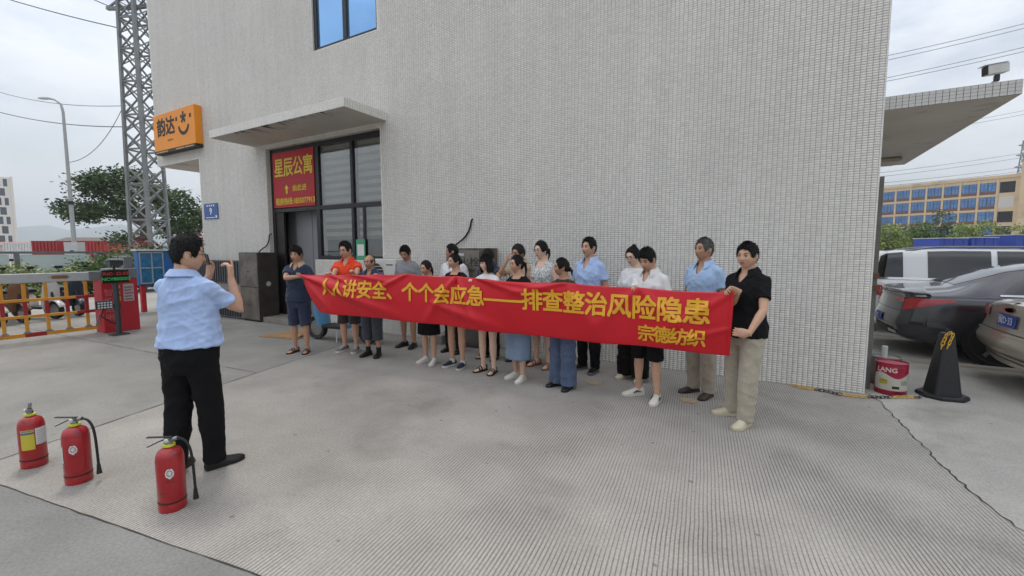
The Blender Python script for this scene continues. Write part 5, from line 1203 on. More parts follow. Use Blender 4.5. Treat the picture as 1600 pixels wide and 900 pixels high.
# ---- scooters
def scooter(pos, rz, col, label, seatc=(24, 24, 25), grp='parked scooters', shade=(60, 60, 62)):
    t = thing('scooter', label, 'scooter', (pos[0], pos[1], 0), rz, grp)
    pm = M('scooter_%d_%d_%d' % col, col, rough=.3, var=.06, coat=.5); dk_ = M('scooter_plastic', (28, 28, 30), rough=.55, var=.1); st_ = M('scooter_seat_%d' % seatc[0], seatc, rough=.6)
    for x in (-.58, .58):
        w_ = MB(); n_ = 24
        rings = [[(x + (.21 + dr) * math.cos(a), dy, .215 + (.21 + dr) * math.sin(a)) for a in np.linspace(0, 2 * math.pi, n_, endpoint=False)] for dr, dy in ((-.07, -.035), (-.01, -.05), (0, 0), (-.01, .05), (-.07, .035))]
        w_.loft(rings, cap=False); wo = w_.build('wheel', rub, t, smooth=60)
        r_ = MB(); r_.tube([(x, -.028, .215), (x, .028, .215)], .145, n=24); r_.build('rim', steel, wo, smooth=40)
    b_ = MB(); b_.loft([ring(.0, .1, .1, n=12)] and [[(x, y_ * w_, z_) for y_, z_ in ((-1, z0), (-.8, z1), (0, z1 + .02), (.8, z1), (1, z0), (.6, z0 - .05), (-.6, z0 - .05))] for x, w_, z0, z1 in ((-.86, .06, .50, .58), (-.70, .13, .42, .62), (-.4, .155, .34, .66), (-.16, .14, .30, .60), (-.08, .14, .26, .34))]); b_.build('body', pm, t, smooth=50, subsurf=1)
    MB().box((-.12, -.15, .24), (.34, .15, .30)).build('footboard', dk_, t, bevel=.015)
    b_ = MB(); b_.loft([[(x + k, y_ * w_, z_) for k, y_ in ((.05, -1), (-.02, -.6), (-.04, 0), (-.02, .6), (.05, 1), (.09, 0))] for x, w_, z_ in ((.36, .15, .25), (.40, .19, .45), (.44, .17, .75), (.40, .10, .95))]); b_.build('front_shield', pm, t, smooth=60)
    b_ = MB(); b_.loft([[(.58 + .235 * math.cos(a), y_, .215 + .235 * math.sin(a)) for y_ in (-.065, 0, .065)] for a in np.linspace(R_(20), R_(160), 12)], cap=False, close=False); o_ = b_.build('front_mudguard', pm, t, smooth=60); o_.modifiers.new('t', 'SOLIDIFY').thickness = .012
    f_ = MB(); f_.tube([(.58, .0, .32), (.47, 0, .72), (.40, 0, 1.02)], .025, n=10); f_.build('steering_column', dk_, t, smooth=60)
    hb_ = MB(); hb_.tube([(.34, -.34, 1.02), (.40, -.16, 1.05), (.42, 0, 1.03), (.40, .16, 1.05), (.34, .34, 1.02)], .015, n=8); ho_ = hb_.build('handlebar', dk_, t, smooth=60)
    for s_ in (-1, 1):
        q = MB(); q.tube([(.41, s_ * .2, 1.05), (.40, s_ * .25, 1.18)], .006, n=6); q.ell((.40, s_ * .27, 1.22), (.01, .055, .035), 12, 8); q.build('mirror', dk_, ho_, smooth=60)
    q = MB(); q.ell((.47, 0, .94), (.07, .11, .08), 14, 9); q.build('headlight', M('lamp_lens', (200, 205, 210), rough=.15, coat=.5), t, smooth=60)
    s_ = MB(); s_.loft([[(x, y_ * w_, z_) for y_, z_ in ((-1, z0), (-.85, z1), (0, z1 + .015), (.85, z1), (1, z0))] for x, w_, z0, z1 in ((-.80, .10, .64, .70), (-.6, .15, .65, .74), (-.3, .15, .64, .72), (-.12, .11, .62, .68))]); s_.build('seat', st_, t, smooth=60)
    q = MB(); q.bar((0, .12, .26), (-.05, .2, .02), .02); q.build('kickstand', steel, t)
    return t
scooter((-6.45, -.95), R_(188), (92, 150, 190), 'pale blue electric scooter behind the men by the door', shade=(60, 60, 60))
for i, (x, y, a, c, lb) in enumerate(((-14.6, -3.75, 20, (200, 198, 190), 'white scooter behind the barrier fence, leftmost of the row'), (-14.9, -3.25, 12, (120, 84, 56), 'brown scooter behind the barrier fence'), (-15.0, -2.75, 18, (206, 204, 200), 'white scooter behind the barrier, second from the housing'), (-15.2, -2.2, 8, (40, 44, 58), 'dark scooter nearest the red barrier housing'))):
    scooter((x, y), R_(a), c, lb, grp='scooters parked behind the barrier')
# ---- barrier gate
bar = thing('barrier_gate', 'red barrier housing with grey arm carrying an orange fence', 'barrier', (-11.3, -2.45, 0)); ox, oy = -11.3, -2.45
bred = M('barrier_red', (178, 30, 44), rough=.5, var=.1, vscale=4, dirt=(110, 50, 50), dscale=5, dlow=.6, dhigh=.8); bgr = M('barrier_grey', (112, 114, 116), rough=.5, var=.1); barm = M('barrier_arm', (170, 172, 172), rough=.5, var=.08); bor = M('barrier_orange', (206, 140, 36), rough=.5, var=.12, vscale=6); bcr = M('barrier_crimson', (150, 26, 34), rough=.5, var=.1)
MB().box((-.20, -.30, 0), (.20, .27, 1.05)).build('housing', bred, bar, bevel=.012)
MB().box((-.205, -.18, 1.052), (.205, .275, 1.26)).build('housing_cap', bgr, bar, bevel=.012)
MB().box((-.08, .12, 1.262), (.06, .26, 1.49)).build('sensor_mast', bgr, bar, bevel=.008)
q = MB(); q.bar((-.02, -.15, 1.12), (-.02, -5.0, 1.14), .10, .165); arm = q.build('arm', barm, bar, bevel=.015)
q = MB(); q.bar((-.02, .1, 1.12), (-.02, -.42, 1.12), .14, .19); q.build('arm_clamp', bgr, bar, bevel=.01)
q = MB()
q.add([(.034, y_, z_) for y_, z_ in ((-.98, 1.13), (-.93, 1.16), (-.72, 1.155), (-.67, 1.125), (-.72, 1.095), (-.93, 1.10))], [tuple(range(6))]); q.build('arrow_marking', M('marking_brown', (130, 84, 40), rough=.6), arm, fix=False)
for y_ in (-.955, -.935, -.715, -.695): s_ = 1 if y_ < -.8 else -1; q = MB(); q.add([(.0375, y_, 1.105), (.0375, y_ + .012, 1.105), (.0375, y_ - .012 * s_ + .012, 1.128), (.0375, y_ + .012, 1.15), (.0375, y_, 1.15), (.0375, y_ - .012 * s_, 1.128)], [tuple(range(6))]); q.build('chevron', barm, arm, fix=False)
for z, w_ in ((.735, .05), (.445, .05), (.115, .07)):
    q = MB(); q.bar((0, -.36 if z > .2 else -.34, z), (0, -5.0, z), .035, w_); ro = q.build('rail', bor, bar, bevel=.005)
    segs = ((-.36, -.62), (-2.2, -2.6)) if z > .2 else ((-1.05, -1.32), (-2.9, -3.2))
    for a, b_ in segs: q = MB(); q.bar((0, a, z), (0, b_, z), .039, w_ + .004); q.build('red_band', bcr, ro)
for i in range(17):
    y_ = -.47 - .272 * i; q = MB(); q.bar((-.004, y_, .16), (-.004, y_, 1.035), .026, .05, up=(0, 1, 0)); u_ = q.build('upright', bor, bar, bevel=.004)
    q = MB(); q.bar((-.004, y_, .46), (-.004, y_, .72), .030, .054, up=(0, 1, 0)); q.build('red_band', bcr, u_)
    q = MB(); q.loft([[(-.03, y_ - .06, .145), (.025, y_ - .06, .145), (.025, y_ + .06, .145), (-.03, y_ + .06, .145)], [(-.02, y_ - .03, .18), (.014, y_ - .03, .18), (.014, y_ + .03, .18), (-.02, y_ + .03, .18)]]); q.build('foot', bgr, u_)
q = MB(); q.bar((.01, -.28, .42), (0, -.36, .12), .03, .03); q.build('brace', bgr, bar)
[text_on(ch, .15, (.202, -.20, .78 - .16 * i), (0, 1, 0), (0, 0, 1), 'lettering', M('letter_rose', (206, 110, 110), rough=.6), bar) for i, ch in enumerate('智能道闸')]
q = MB(); q.box((.203, .03, .60), (.206, .20, .95)); pn = q.build('notice', M('notice_grey', (170, 160, 158), rough=.6, var=.2, vscale=30), bar)
for k_ in range(5): MB().box((.2075, .05, .63 + k_ * .06), (.2085, .18 - .02 * (k_ % 2), .65 + k_ * .06)).build('print_line', bcr, pn)
[text_on(ch, .10, (.203, -.06, .88 - .11 * i), (0, 1, 0), (0, 0, 1), 'lettering', M('letter_gold', (214, 160, 60), rough=.6), bar, bold=.002) for i, ch in enumerate('停车扫')]
# display post in front
dp = thing('display_post', 'dark post with number display, camera and floodlight before the housing', 'display', (-10.72, -2.66, 0)); pm_ = M('post_dark', (54, 58, 62), rough=.5, var=.15)
MB().box((-.13, -.13, .0), (.13, .13, .02)).build('base_plate', pm_, dp, bevel=.004); q = MB(); q.tube([(0, 0, .02), (0, 0, 1.0)], .045, n=16); q.build('pole', pm_, dp, smooth=40)
q = MB(); q.tube([(0, 0, .52), (0, 0, .60)], .06, n=16); q.build('clamp', pm_, dp, smooth=40)
db = MB().box((-.03, -.20, 1.0), (.06, .20, 1.25)).build('display_box', M('display_black', (14, 14, 16), rough=.3, var=0), dp, bevel=.01)
text_on('INC: 22-03', .085, (.061, .0, 1.175), (0, 1, 0), (0, 0, 1), 'lettering', M('led_red', (200, 50, 40), emit=.12, var=0), db); text_on('NCV800003', .085, (.061, .0, 1.075), (0, 1, 0), (0, 0, 1), 'lettering', M('led_green', (50, 180, 80), emit=.1, var=0), db, bold=.001)
q = MB(); q.tube([(0, .0, 1.25), (0, 0, 1.33)], .02, n=10); q.box((-.06, -.1, 1.33), (.14, .1, 1.42)); q.add([(-.08, -.12, 1.421), (.2, -.12, 1.435), (.2, .12, 1.435), (-.08, .12, 1.421), (-.04, -.08, 1.46), (.14, -.08, 1.47), (.14, .08, 1.47), (-.04, .08, 1.46)], [(0, 1, 5, 4), (1, 2, 6, 5), (2, 3, 7, 6), (3, 0, 4, 7), (4, 5, 6, 7), (0, 3, 2, 1)]); q.build('camera_head', pm_, dp, bevel=.006)
fl = MB().box((.02, -.32, .52), (.06, -.08, .68)).build('floodlight', black, dp, bevel=.008)
for i in range(5):
    for k in range(3): MB().box((.061, -.30 + i * .045, .535 + k * .045), (.064, -.268 + i * .045, .565 + k * .045)).build('lens', M('lens_pale', (190, 196, 200), rough=.2), fl)
q = MB(); q.tube([(.0, -.2, .53), (.0, -.24, .38), (0, -.1, .25), (0, -.045, .22)], .012, n=8); q.build('cable', rub, dp, smooth=60)
q = MB(); q.bar((0, -.1, .60), (0, -.04, .57), .02); q.build('bracket', pm_, dp)
# blue notice board
nb_ = thing('notice_board', 'blue notice cabinet with glazed panes on a red stand', 'notice board', (-14.1, -.7, 0)); nbm = M('board_blue', (34, 96, 160), rough=.4, var=.1)
MB().box((-.12, -.40, .72), (.12, .60, 1.60)).build('case', nbm, nb_, bevel=.008); MB().box((-.16, -.44, 1.601), (.16, .64, 1.64)).build('roof', M('board_white', (205, 208, 210), rough=.5), nb_, bevel=.006)
for y_ in (-.35, -.10):
    for z_ in (.78, 1.18): pn_ = MB().box((.121, y_, z_), (.127, y_ + .22, z_ + .36)).build('pane', M('board_glass', (50, 110, 150), rough=.15, var=.35, vscale=9, spec=.6), nb_)
fr_ = MB()
for y_ in (-.38, -.125, .125): fr_.box((.122, y_, .75), (.14, y_ + .028, 1.565))
for z_ in (.745, 1.145, 1.545): fr_.box((.1225, -.352, z_), (.138, .125, z_ + .03))
fr_.build('glazing_frame', M('board_frame', (150, 160, 168), rough=.5), nb_)
for y_ in (-.3, .5): MB().box((-.05, y_ - .05, 0), (.05, y_ + .05, .72)).build('leg', bred, nb_)
# security camera on the side canopy
sc_ = thing('security_camera', 'white security camera on a short pole above the side canopy', 'camera', (2.03, .42, 3.27)); sc_.scale = (.72, .72, .95)
q = MB(); q.tube([(0, 0, 0), (0, 0, .14)], .02, n=12); q.build('pole', M('cam_white', (196, 196, 192), rough=.5), sc_, smooth=50)
MB().box((-.02, -.03, .10), (.035, .03, .17)).build('joint', black, sc_, bevel=.006)
mt = Matrix.Translation((0, 0, .23)) @ Matrix.Rotation(R_(200), 4, 'Z') @ Matrix.Rotation(R_(6), 4, 'Y')
MB().box((-.12, -.055, -.05), (.14, .055, .05), mat=mt).build('housing', MATS['cam_white'], sc_, bevel=.008); MB().box((.141, -.05, -.045), (.15, .05, .045), mat=mt).build('front_glass', black, sc_); MB().box((-.10, -.065, .052), (.19, .065, .058), mat=mt).build('sunshield', MATS['cam_white'], sc_)
q = MB(); q.tube([(.0, .03, .12), (-.09, .03, .06), (-.12, 0, .0)], .006, n=6); q.build('cable', rub, sc_, smooth=60)
# ================================================================== cars
def catmull(P, n):
    P = np.asarray(P, float); m = len(P); out = []
    for u in np.linspace(0, m - 1, n):
        i = min(int(u), m - 2); t = u - i
        p0, p1, p2, p3 = P[max(i - 1, 0)], P[i], P[i + 1], P[min(i + 2, m - 1)]
        out.append(.5 * ((2 * p1) + (-p0 + p2) * t + (2 * p0 - 5 * p1 + 4 * p2 - p3) * t * t + (-p0 + 3 * p1 - 3 * p2 + p3) * t ** 3))
    return np.array(out)
car_glass = M('car_glass', (16, 18, 20), rough=.06, var=0, spec=.7, coat=.3); chrome = M('chrome', (190, 190, 190), rough=.15, metal=1., var=0); trim = M('car_trim', (20, 20, 21), rough=.5, var=.1); lamp_red = M('tail_lamp', (170, 16, 24), rough=.12, var=.15, coat=.8); plate_b = M('plate_car', (38, 72, 160), rough=.45, var=.05); plate_w = M('plate_char', (220, 224, 230), rough=.5, var=0)
def car(label, loc, st, paint, L, W, rear, side_glass, rear_glass, wheels, lamps, plate, rails=False, fin=True, extra=None, rz=0):
    """st: stations (x, half width, z bottom, z belt, z roof, half roof width); rear: x of the tail as function of z"""
    t = thing('parked_car', label, 'car', (loc[0], loc[1], 0), rz, 'cars parked beside the building')
    st = np.array(st, float); sx = st[:, 0]
    def S(x): return [float(np.interp(x, sx, st[:, k])) for k in range(1, 6)]
    def sec(x, n=41):
        w, zb, zk, zr, wr = S(x); g_ = max(zr - zk, .02); hi = g_ > .12
        pts = [(0, zb), (w * .78, zb), (w * .95, zb + .06), (w * .995, zb + .22), (w, (zb + zk) * .52), (w * .985, zk - .10), (w * .955, zk - .01), (w * .935 if hi else w * .90, zk + min(.02, g_ * .3)),
               ((w * .93) * .45 + wr * .55 if hi else w * .82, zk + g_ * .55), (wr * 1.0 if hi else w * .62, zr - (.05 if hi else .004)), (wr * .80 if hi else w * .4, zr - .006), (0, zr + .012)]
        return catmull(pts, n)
    nS, nT = 110, 41
    SG = np.array([np.vstack([sec(x, nT), sec(x, nT)[-1:]]) for x in np.linspace(0, L, 301)])
    xs_ = np.concatenate([np.linspace(0, .5, 24)[:-1], np.linspace(.5, L, nS - 23)])
    def P(x, ti, sd):
        x = min(max(x, 0), L - .001); f_ = x / L * 299; i = int(f_); f_ -= i; a = int(ti); fr_ = ti - a
        q = SG[i, a] * (1 - f_) * (1 - fr_) + SG[i + 1, a] * f_ * (1 - fr_) + SG[i, a + 1] * (1 - f_) * fr_ + SG[i + 1, a + 1] * f_ * fr_; y, z = q
        xo = rear(z) * max(0, 1 - x / .5) ** 2 if x < .5 else 0
        return Vector((x + xo, sd * y, z))
    secs = [sec(x, nT) for x in xs_]
    b = MB(); rows = []
    for x, s_ in zip(xs_, secs):
        half = [(x + (rear(z) * max(0, 1 - x / .5) ** 2 if x < .5 else 0), y, z) for y, z in s_]
        rows.append([(p[0], -p[1], p[2]) for p in half[::-1]] + half[1:])
    b.loft(rows, cap=False, close=False)
    tail = [[(xr_ + .05 * 0, p[1] * k, p[2]) for k in np.linspace(-1, 1, 25)] for p, xr_ in (((x0, y, z), rear(z) - .05 * 0) for x0, y, z in [(0, y, z) for y, z in secs[0]])]
    for r_ in tail:
        m_ = max(abs(p[1]) for p in r_) or 1
        for i, p in enumerate(r_): r_[i] = (p[0] - .07 * (1 - (abs(p[1]) / m_) ** 2.2) * min(1, m_ / .3), p[1], p[2])
    b.loft(tail, cap=False, close=False)
    nose = secs[-1]; b.loft([[(L + .10 * (1 - abs(k) ** 2), y * k, z) for k in np.linspace(-1, 1, 15)] for y, z in nose], cap=False, close=False)
    me_ = b.mesh('body'); bm_ = bmesh.new(); bm_.from_mesh(me_); bmesh.ops.remove_doubles(bm_, verts=bm_.verts, dist=.0008); bmesh.ops.recalc_face_normals(bm_, faces=bm_.faces)
    b = MB(); bm_.verts.index_update(); b.add([v.co for v in bm_.verts], [tuple(v.index for v in f.verts) for f in bm_.faces]); bm_.free(); bpy.data.meshes.remove(me_)
    body = b.build('body', paint, t, smooth=75, fix=True)
    def patch(corners_s, n_s, n_t, sd, off, name, mat, parent=t):
        """corners_s: function u -> (x, t_low, t_high)"""
        R2 = []
        for i in range(n_s + 1):
            x, t0, t1 = corners_s(i / n_s); row = []
            for k in range(n_t + 1):
                ti = t0 + (t1 - t0) * k / n_t; p = P(x, ti, sd); e = P(x + .03, ti, sd) - p; f = P(x, min(ti + .6, nT - 1.01), sd) - P(x, ti - .6, sd)
                nn_ = e.cross(f) * -sd; nn_ = nn_.normalized() if nn_.length > 1e-9 else Vector((0, sd, 0))
                row.append(p + nn_ * off)
            R2.append(row)
        q = MB(); q.loft(R2, cap=False, close=False); return q.build(name, mat, parent, smooth=50)
    def tailpatch(y0, y1, z0f, z1f, name, mat, off=.008, parent=t, n=16, m=5):
        R2 = []
        for i in range(n + 1):
            y = y0 + (y1 - y0) * i / n; z0, z1 = z0f(i / n), z1f(i / n)
            row = []
            for k in range(m + 1):
                z = z0 + (z1 - z0) * k / m; hw = max(.2, float(np.interp(z, secs[0][:34, 1], secs[0][:34, 0]))); row.append((rear(z) - .07 * (1 - min(1, abs(y) / hw) ** 2.2) - off, y, z))
            R2.append(row)
        q = MB(); q.loft(R2, cap=False, close=False); return q.build(name, mat, parent, smooth=50)
    for sd in (-1, 1):
        for x0, x1, tip in side_glass:
            def cs(u, x0=x0, x1=x1, tip=tip):
                x = x0 + (x1 - x0) * u; lo, hi = 26.2, 33.2
                if tip: k = min(1, u / tip); hi = lo + (hi - lo) * (.04 + .96 * k ** .8); lo = lo + (0) * k
                return x, lo, hi
            patch(cs, 18, 6, sd, .006, 'side_window', car_glass)
        if side_glass:
            x0, x1 = side_glass[0][0], side_glass[-1][1]; patch(lambda u: (x0 - .04 + (x1 - x0 + .04) * u, 25.5, 26.2), 26, 2, sd, .009, 'window_trim', chrome)
        patch(lambda u: (.35 + (L - .7) * u, 4.2, 9.), 24, 3, sd, .005, 'sill', trim)
    if rear_glass[0] == 'deck':
        x0, x1 = rear_glass[1:]
        for sd in (-1, 1): patch(lambda u: (x0 + (x1 - x0) * u, 34.2 + 1.5 * (1 - u), 40), 14, 8, sd, .006, 'rear_window', car_glass)
    else: z0, z1, y1 = rear_glass[1:]; tailpatch(-y1, y1, lambda u: z0, lambda u: z1, 'rear_window', car_glass)
    for x in wheels:
        for sd in (-1, 1):
            w_ = S(x)[0]; r_ = .335
            q = MB(); q.tube([(x, sd * (w_ - .10), r_ + .01), (x, sd * (w_ + .004), r_ + .01)], r_ + .055, n=36); q.build('wheel_arch', trim, t, smooth=30)
            q = MB(); rg = [[(x + rr * math.cos(a), sd * yy, r_ + rr * math.sin(a)) for a in np.linspace(0, 2 * math.pi, 36, endpoint=False)] for rr, yy in ((r_ - .09, w_ - .02), (r_ - .02, w_ + .012), (r_, w_ - .01), (r_, w_ - .19), (r_ - .09, w_ - .2))]
            q.loft(rg, cap=False); wo = q.build('wheel', rub, t, smooth=50)
            q = MB(); q.tube([(x, sd * (w_ - .06), r_), (x, sd * (w_ - .03), r_)], r_ - .085, n=32); q.build('rim_dish', trim, wo, smooth=30)
            for k in range(5): a = k * 2 * math.pi / 5 + .3; q = MB(); q.bar((x + .03 * math.cos(a), sd * (w_ - .018), r_ + .03 * math.sin(a)), (x + (r_ - .08) * math.cos(a), sd * (w_ - .008), r_ + (r_ - .08) * math.sin(a)), .05, .03, up=(0, 1, 0)); q.build('spoke', steel, wo)
    lamps(patch, tailpatch, t)
    yc, zc, txt = plate
    pz = tailpatch(yc - .22, yc + .22, lambda u: zc - .07, lambda u: zc + .07, 'licence_plate', plate_b, .016)
    xx = rear(zc) - .07 - .020
    text_on(txt, .115, (xx, yc, zc), (0, -1, 0), (0, 0, 1), 'lettering', plate_w, pz, bold=.0015, thick=.004)
    if rails:
        for sd in (-1, 1):
            R2 = []
            for u in np.linspace(0, 1, 16): x = .55 + 2.3 * u; p = P(x, 35.2, sd); R2.append(p + Vector((0, 0, .055 * min(1, u * 6, (1 - u) * 6))))
            q = MB(); q.tube(R2, .018, n=8); q.build('roof_rail', M('rail_grey', (120, 122, 124), rough=.35, metal=.7), t, smooth=60)
    if fin: x = fin if fin is not True else 1.55; p = P(x, 40, 1); q = MB(); q.loft([[(p.x - .09, -.03, p.z - .004), (p.x + .10, -.02, p.z - .004), (p.x + .10, .02, p.z - .004), (p.x - .09, .03, p.z - .004)], [(p.x - .07, -.006, p.z + .065), (p.x - .02, -.004, p.z + .06), (p.x - .02, .004, p.z + .06), (p.x - .07, .006, p.z + .065)]]); q.build('antenna_fin', paint if not isinstance(fin, float) else trim, t, smooth=50)
    if extra: extra(patch, tailpatch, t, P)
    return t
p_grey = M('paint_dark_grey', (66, 66, 70), rough=.2, metal=.6, var=.06, vscale=2, coat=.9); p_white = M('paint_white', (232, 233, 234), rough=.3, var=.03, vscale=2, coat=.8); p_bronze = M('paint_bronze', (168, 158, 142), rough=.3, metal=.5, var=.05, vscale=2, coat=.9)
# stations: x, w, zb, zbelt, zroof, wroof
sed = [(0, .80, .30, .90, 1.02, .6), (.08, .86, .26, .92, 1.035, .62), (.25, .915, .22, .93, 1.05, .64), (.5, .93, .20, .94, 1.085, .66), (.75, .935, .20, .945, 1.18, .60), (1.1, .935, .19, .945, 1.32, .57), (1.5, .935, .19, .94, 1.41, .58), (2.0, .935, .19, .935, 1.445, .59), (2.5, .935, .19, .93, 1.44, .59), (2.9, .935, .19, .925, 1.36, .58), (3.3, .93, .19, .93, 1.14, .64), (3.6, .925, .19, .93, .99, .7), (4.1, .91, .20, .86, .90, .7), (4.5, .86, .24, .76, .79, .66), (4.7, .74, .32, .66, .69, .5)]
def sed_lamps(patch, tp, t):
    tp(-.80, .80, lambda u: .905, lambda u: .935, 'light_bar', M('light_bar', (60, 14, 18), rough=.15, coat=.6), .010)
    tp(-.80, .80, lambda u: .94, lambda u: .955, 'trunk_trim', chrome, .011)
    for sd in (-1, 1):
        patch(lambda u: (.0 + .52 * u, 16.4 + 2.6 * u, 21.4 - 1.4 * u), 12, 5, sd, .008, 'tail_light', lamp_red)
        a, b_ = (.40, .80) if sd > 0 else (-.80, -.40); tp(a, b_, lambda u: .835 + (.03 * (1 - u) if sd > 0 else .03 * u), lambda u: .90, 'tail_light', lamp_red, .010)
        tp(sd * .55 - .14, sd * .55 + .14, lambda u: .33, lambda u: .38, 'exhaust_trim', chrome, .012)
    tp(-.62, .62, lambda u: .30, lambda u: .42, 'diffuser', trim, .006)
    tp(-.74, .74, lambda u: .70, lambda u: .706, 'bumper_gap', trim, .004)
def sed_rear(z): return -.04 + .10 * max(0, (z - .62)) - .05 * math.exp(-((z - .52) / .12) ** 2) - .03 * math.exp(-((z - 1.0) / .04) ** 2)
def sed_extra(patch, tp, t, P):
    q = MB()
    for sd in (-1, 1): pass
    lo_ = MB(); x = sed_rear(.98) - .07 - .012
    lo_.tube([(x, .055 * math.cos(a), .985 + .038 * math.sin(a)) for a in np.linspace(0, 2 * math.pi, 17)], .005, n=6); lo_.tube([(x, -.04, .985), (x, .04, .985)], .004, n=6); lo_.build('emblem', chrome, t, smooth=60)
car('dark grey fastback sedan parked in the middle, wide red tail light', (1.93, 3.35), sed, p_grey, 4.7, .93, sed_rear, [(1.02, 1.75, .7), (1.80, 2.85, 0)], ('deck', .58, 1.42), (1.0, 3.75), sed_lamps, (0, .53, '闽C'), fin=1.75, extra=sed_extra)
suv = [(0, .80, .36, 1.02, 1.46, .60), (.06, .86, .32, 1.03, 1.54, .66), (.2, .91, .28, 1.03, 1.595, .68), (.5, .925, .25, 1.03, 1.62, .69), (1.2, .93, .24, 1.02, 1.64, .69), (2.2, .93, .24, 1.0, 1.63, .69), (2.8, .93, .24, .99, 1.57, .67), (3.3, .93, .24, .98, 1.32, .68), (3.6, .92, .24, .98, 1.10, .74), (4.2, .90, .26, .94, 1.0, .74), (4.6, .82, .34, .80, .86, .6)]
def suv_lamps(patch, tp, t):
    for sd in (-1, 1):
        patch(lambda u: (.0 + .30 * u, 15.0 + .8 * u, 19.0 - .9 * u), 8, 4, sd, .008, 'tail_light', lamp_red); a, b_ = (.45, .80) if sd > 0 else (-.80, -.45); tp(a, b_, lambda u: .86, lambda u: .95, 'tail_light', lamp_red)
    tp(-.7, .7, lambda u: .36, lambda u: .55, 'bumper_trim', trim)
def suv_rear(z): return -.03 + .22 * max(0, z - 1.0) / .6 - .05 * math.exp(-((z - .55) / .15) ** 2)
car('white suv with roof rails parked farthest from the corner', (1.88, 5.75), suv, p_white, 4.6, .93, suv_rear, [(.06, .50, 0), (.86, 1.72, 0), (1.80, 2.75, 0)], ('tail', 1.06, 1.44, .66), (.85, 3.6), suv_lamps, (0, .78, '闽C'), rails=True, fin=.42)
brz = [(0, .80, .30, .90, 1.0, .6), (.08, .865, .26, .92, 1.02, .62), (.25, .90, .22, .93, 1.03, .64), (.7, .905, .20, .94, 1.05, .64), (1.0, .905, .20, .945, 1.2, .58), (1.4, .905, .19, .94, 1.40, .57), (2.0, .905, .19, .935, 1.46, .58), (2.5, .905, .19, .93, 1.44, .58), (2.9, .90, .19, .925, 1.36, .57), (3.5, .90, .19, .93, 1.0, .7), (4.1, .88, .20, .86, .90, .7), (4.6, .78, .30, .70, .74, .5)]
def brz_rear(z): return -.03 + .06 * max(0, z - .7) - .08 * math.exp(-((z - .52) / .13) ** 2) + .04 * math.exp(-((z - .36) / .05) ** 2)
def brz_lamps(patch, tp, t):
    for sd in (-1, 1):
        patch(lambda u: (.0 + .26 * u, 16.5 + 1.2 * u, 21.4 - .8 * u), 8, 4, sd, .009, 'tail_light', lamp_red); a, b_ = (.58, .80) if sd > 0 else (-.80, -.58); tp(a, b_, lambda u: .80, lambda u: .93, 'tail_light', lamp_red, .010)
    for z in (.66, .40, .34): tp(-.80, .80, lambda u: z, lambda u: z + .012, 'bumper_line', M('bumper_line_dark', (52, 48, 42), rough=.5), .004)  # thin dark lines across the bumper
    tp(-.78, .78, lambda u: .635, lambda u: .655, 'bumper_strip', p_bronze, .022)  # raised strip in the body's own paint
    q = MB(); x = brz_rear(.93) - .085
    q.loft([[(x, -.06 + .04 * math.sin(a), .93 + .03 * math.cos(a)) for a in np.linspace(0, 2 * math.pi, 10, endpoint=False)], [(x, .03 + .05 * math.sin(a), .925 + .022 * math.cos(a)) for a in np.linspace(0, 2 * math.pi, 10, endpoint=False)]]); q.build('emblem', M('emblem_bright', (200, 200, 198), rough=.3, metal=.3, var=0), t, smooth=60)
car('bronze saloon nearest the camera at the right edge of view', (2.62, 1.10), brz, p_bronze, 4.6, .9, brz_rear, [(1.0, 1.7, .6), (1.75, 2.8, 0)], ('deck', .85, 1.4), (.95, 3.6), brz_lamps, (0, .80, '闽D·33'), fin=False)
# ================================================================== background
def leaves(name, blobs, n, size, mat, parent, seed=1, flat=.6, clump=36, spread=.45):
    """leaf-sized faces gathered in clumps through ellipsoidal blobs: (centre, radii, weight)"""
    rg = np.random.default_rng(seed); wts = np.array([b[2] for b in blobs], float); wts /= wts.sum(); V = []
    nc = max(1, n // clump)
    pick = rg.choice(len(blobs), nc, p=wts)
    d = rg.normal(size=(nc, 3)); d /= np.linalg.norm(d, axis=1, keepdims=True); r = rg.uniform(.35, 1, (nc, 1)) ** .5
    C = np.array([blobs[i][0] for i in pick]) + d * r * np.array([blobs[i][1] for i in pick])
    off = rg.normal(size=(nc, clump, 3)) * spread * np.array([1, 1, flat]); C = (C[:, None] + off).reshape(-1, 3); m = len(C)
    a = rg.normal(size=(m, 3)); a[:, 2] *= .5; a /= np.linalg.norm(a, axis=1, keepdims=True); b = np.cross(a, rg.normal(size=(m, 3))); b /= np.linalg.norm(b, axis=1, keepdims=True)
    s = size * rg.uniform(.6, 1.4, (m, 1)); Vt = np.stack([C - a * s, C + b * s * .42, C + a * s, C - b * s * .42], 1).reshape(-1, 3)
    me = bpy.data.meshes.new(name); me.vertices.add(m * 4); me.vertices.foreach_set('co', Vt.reshape(-1).astype(np.float32)); me.loops.add(m * 4); me.loops.foreach_set('vertex_index', np.arange(m * 4, dtype=np.int32)); me.polygons.add(m); me.polygons.foreach_set('loop_start', np.arange(0, m * 4, 4, dtype=np.int32)); me.polygons.foreach_set('loop_total', np.full(m, 4, np.int32)); me.update(calc_edges=True); me.materials.append(mat)
    o = bpy.data.objects.new(name, me); COL.objects.link(o); o.parent = parent
    return o
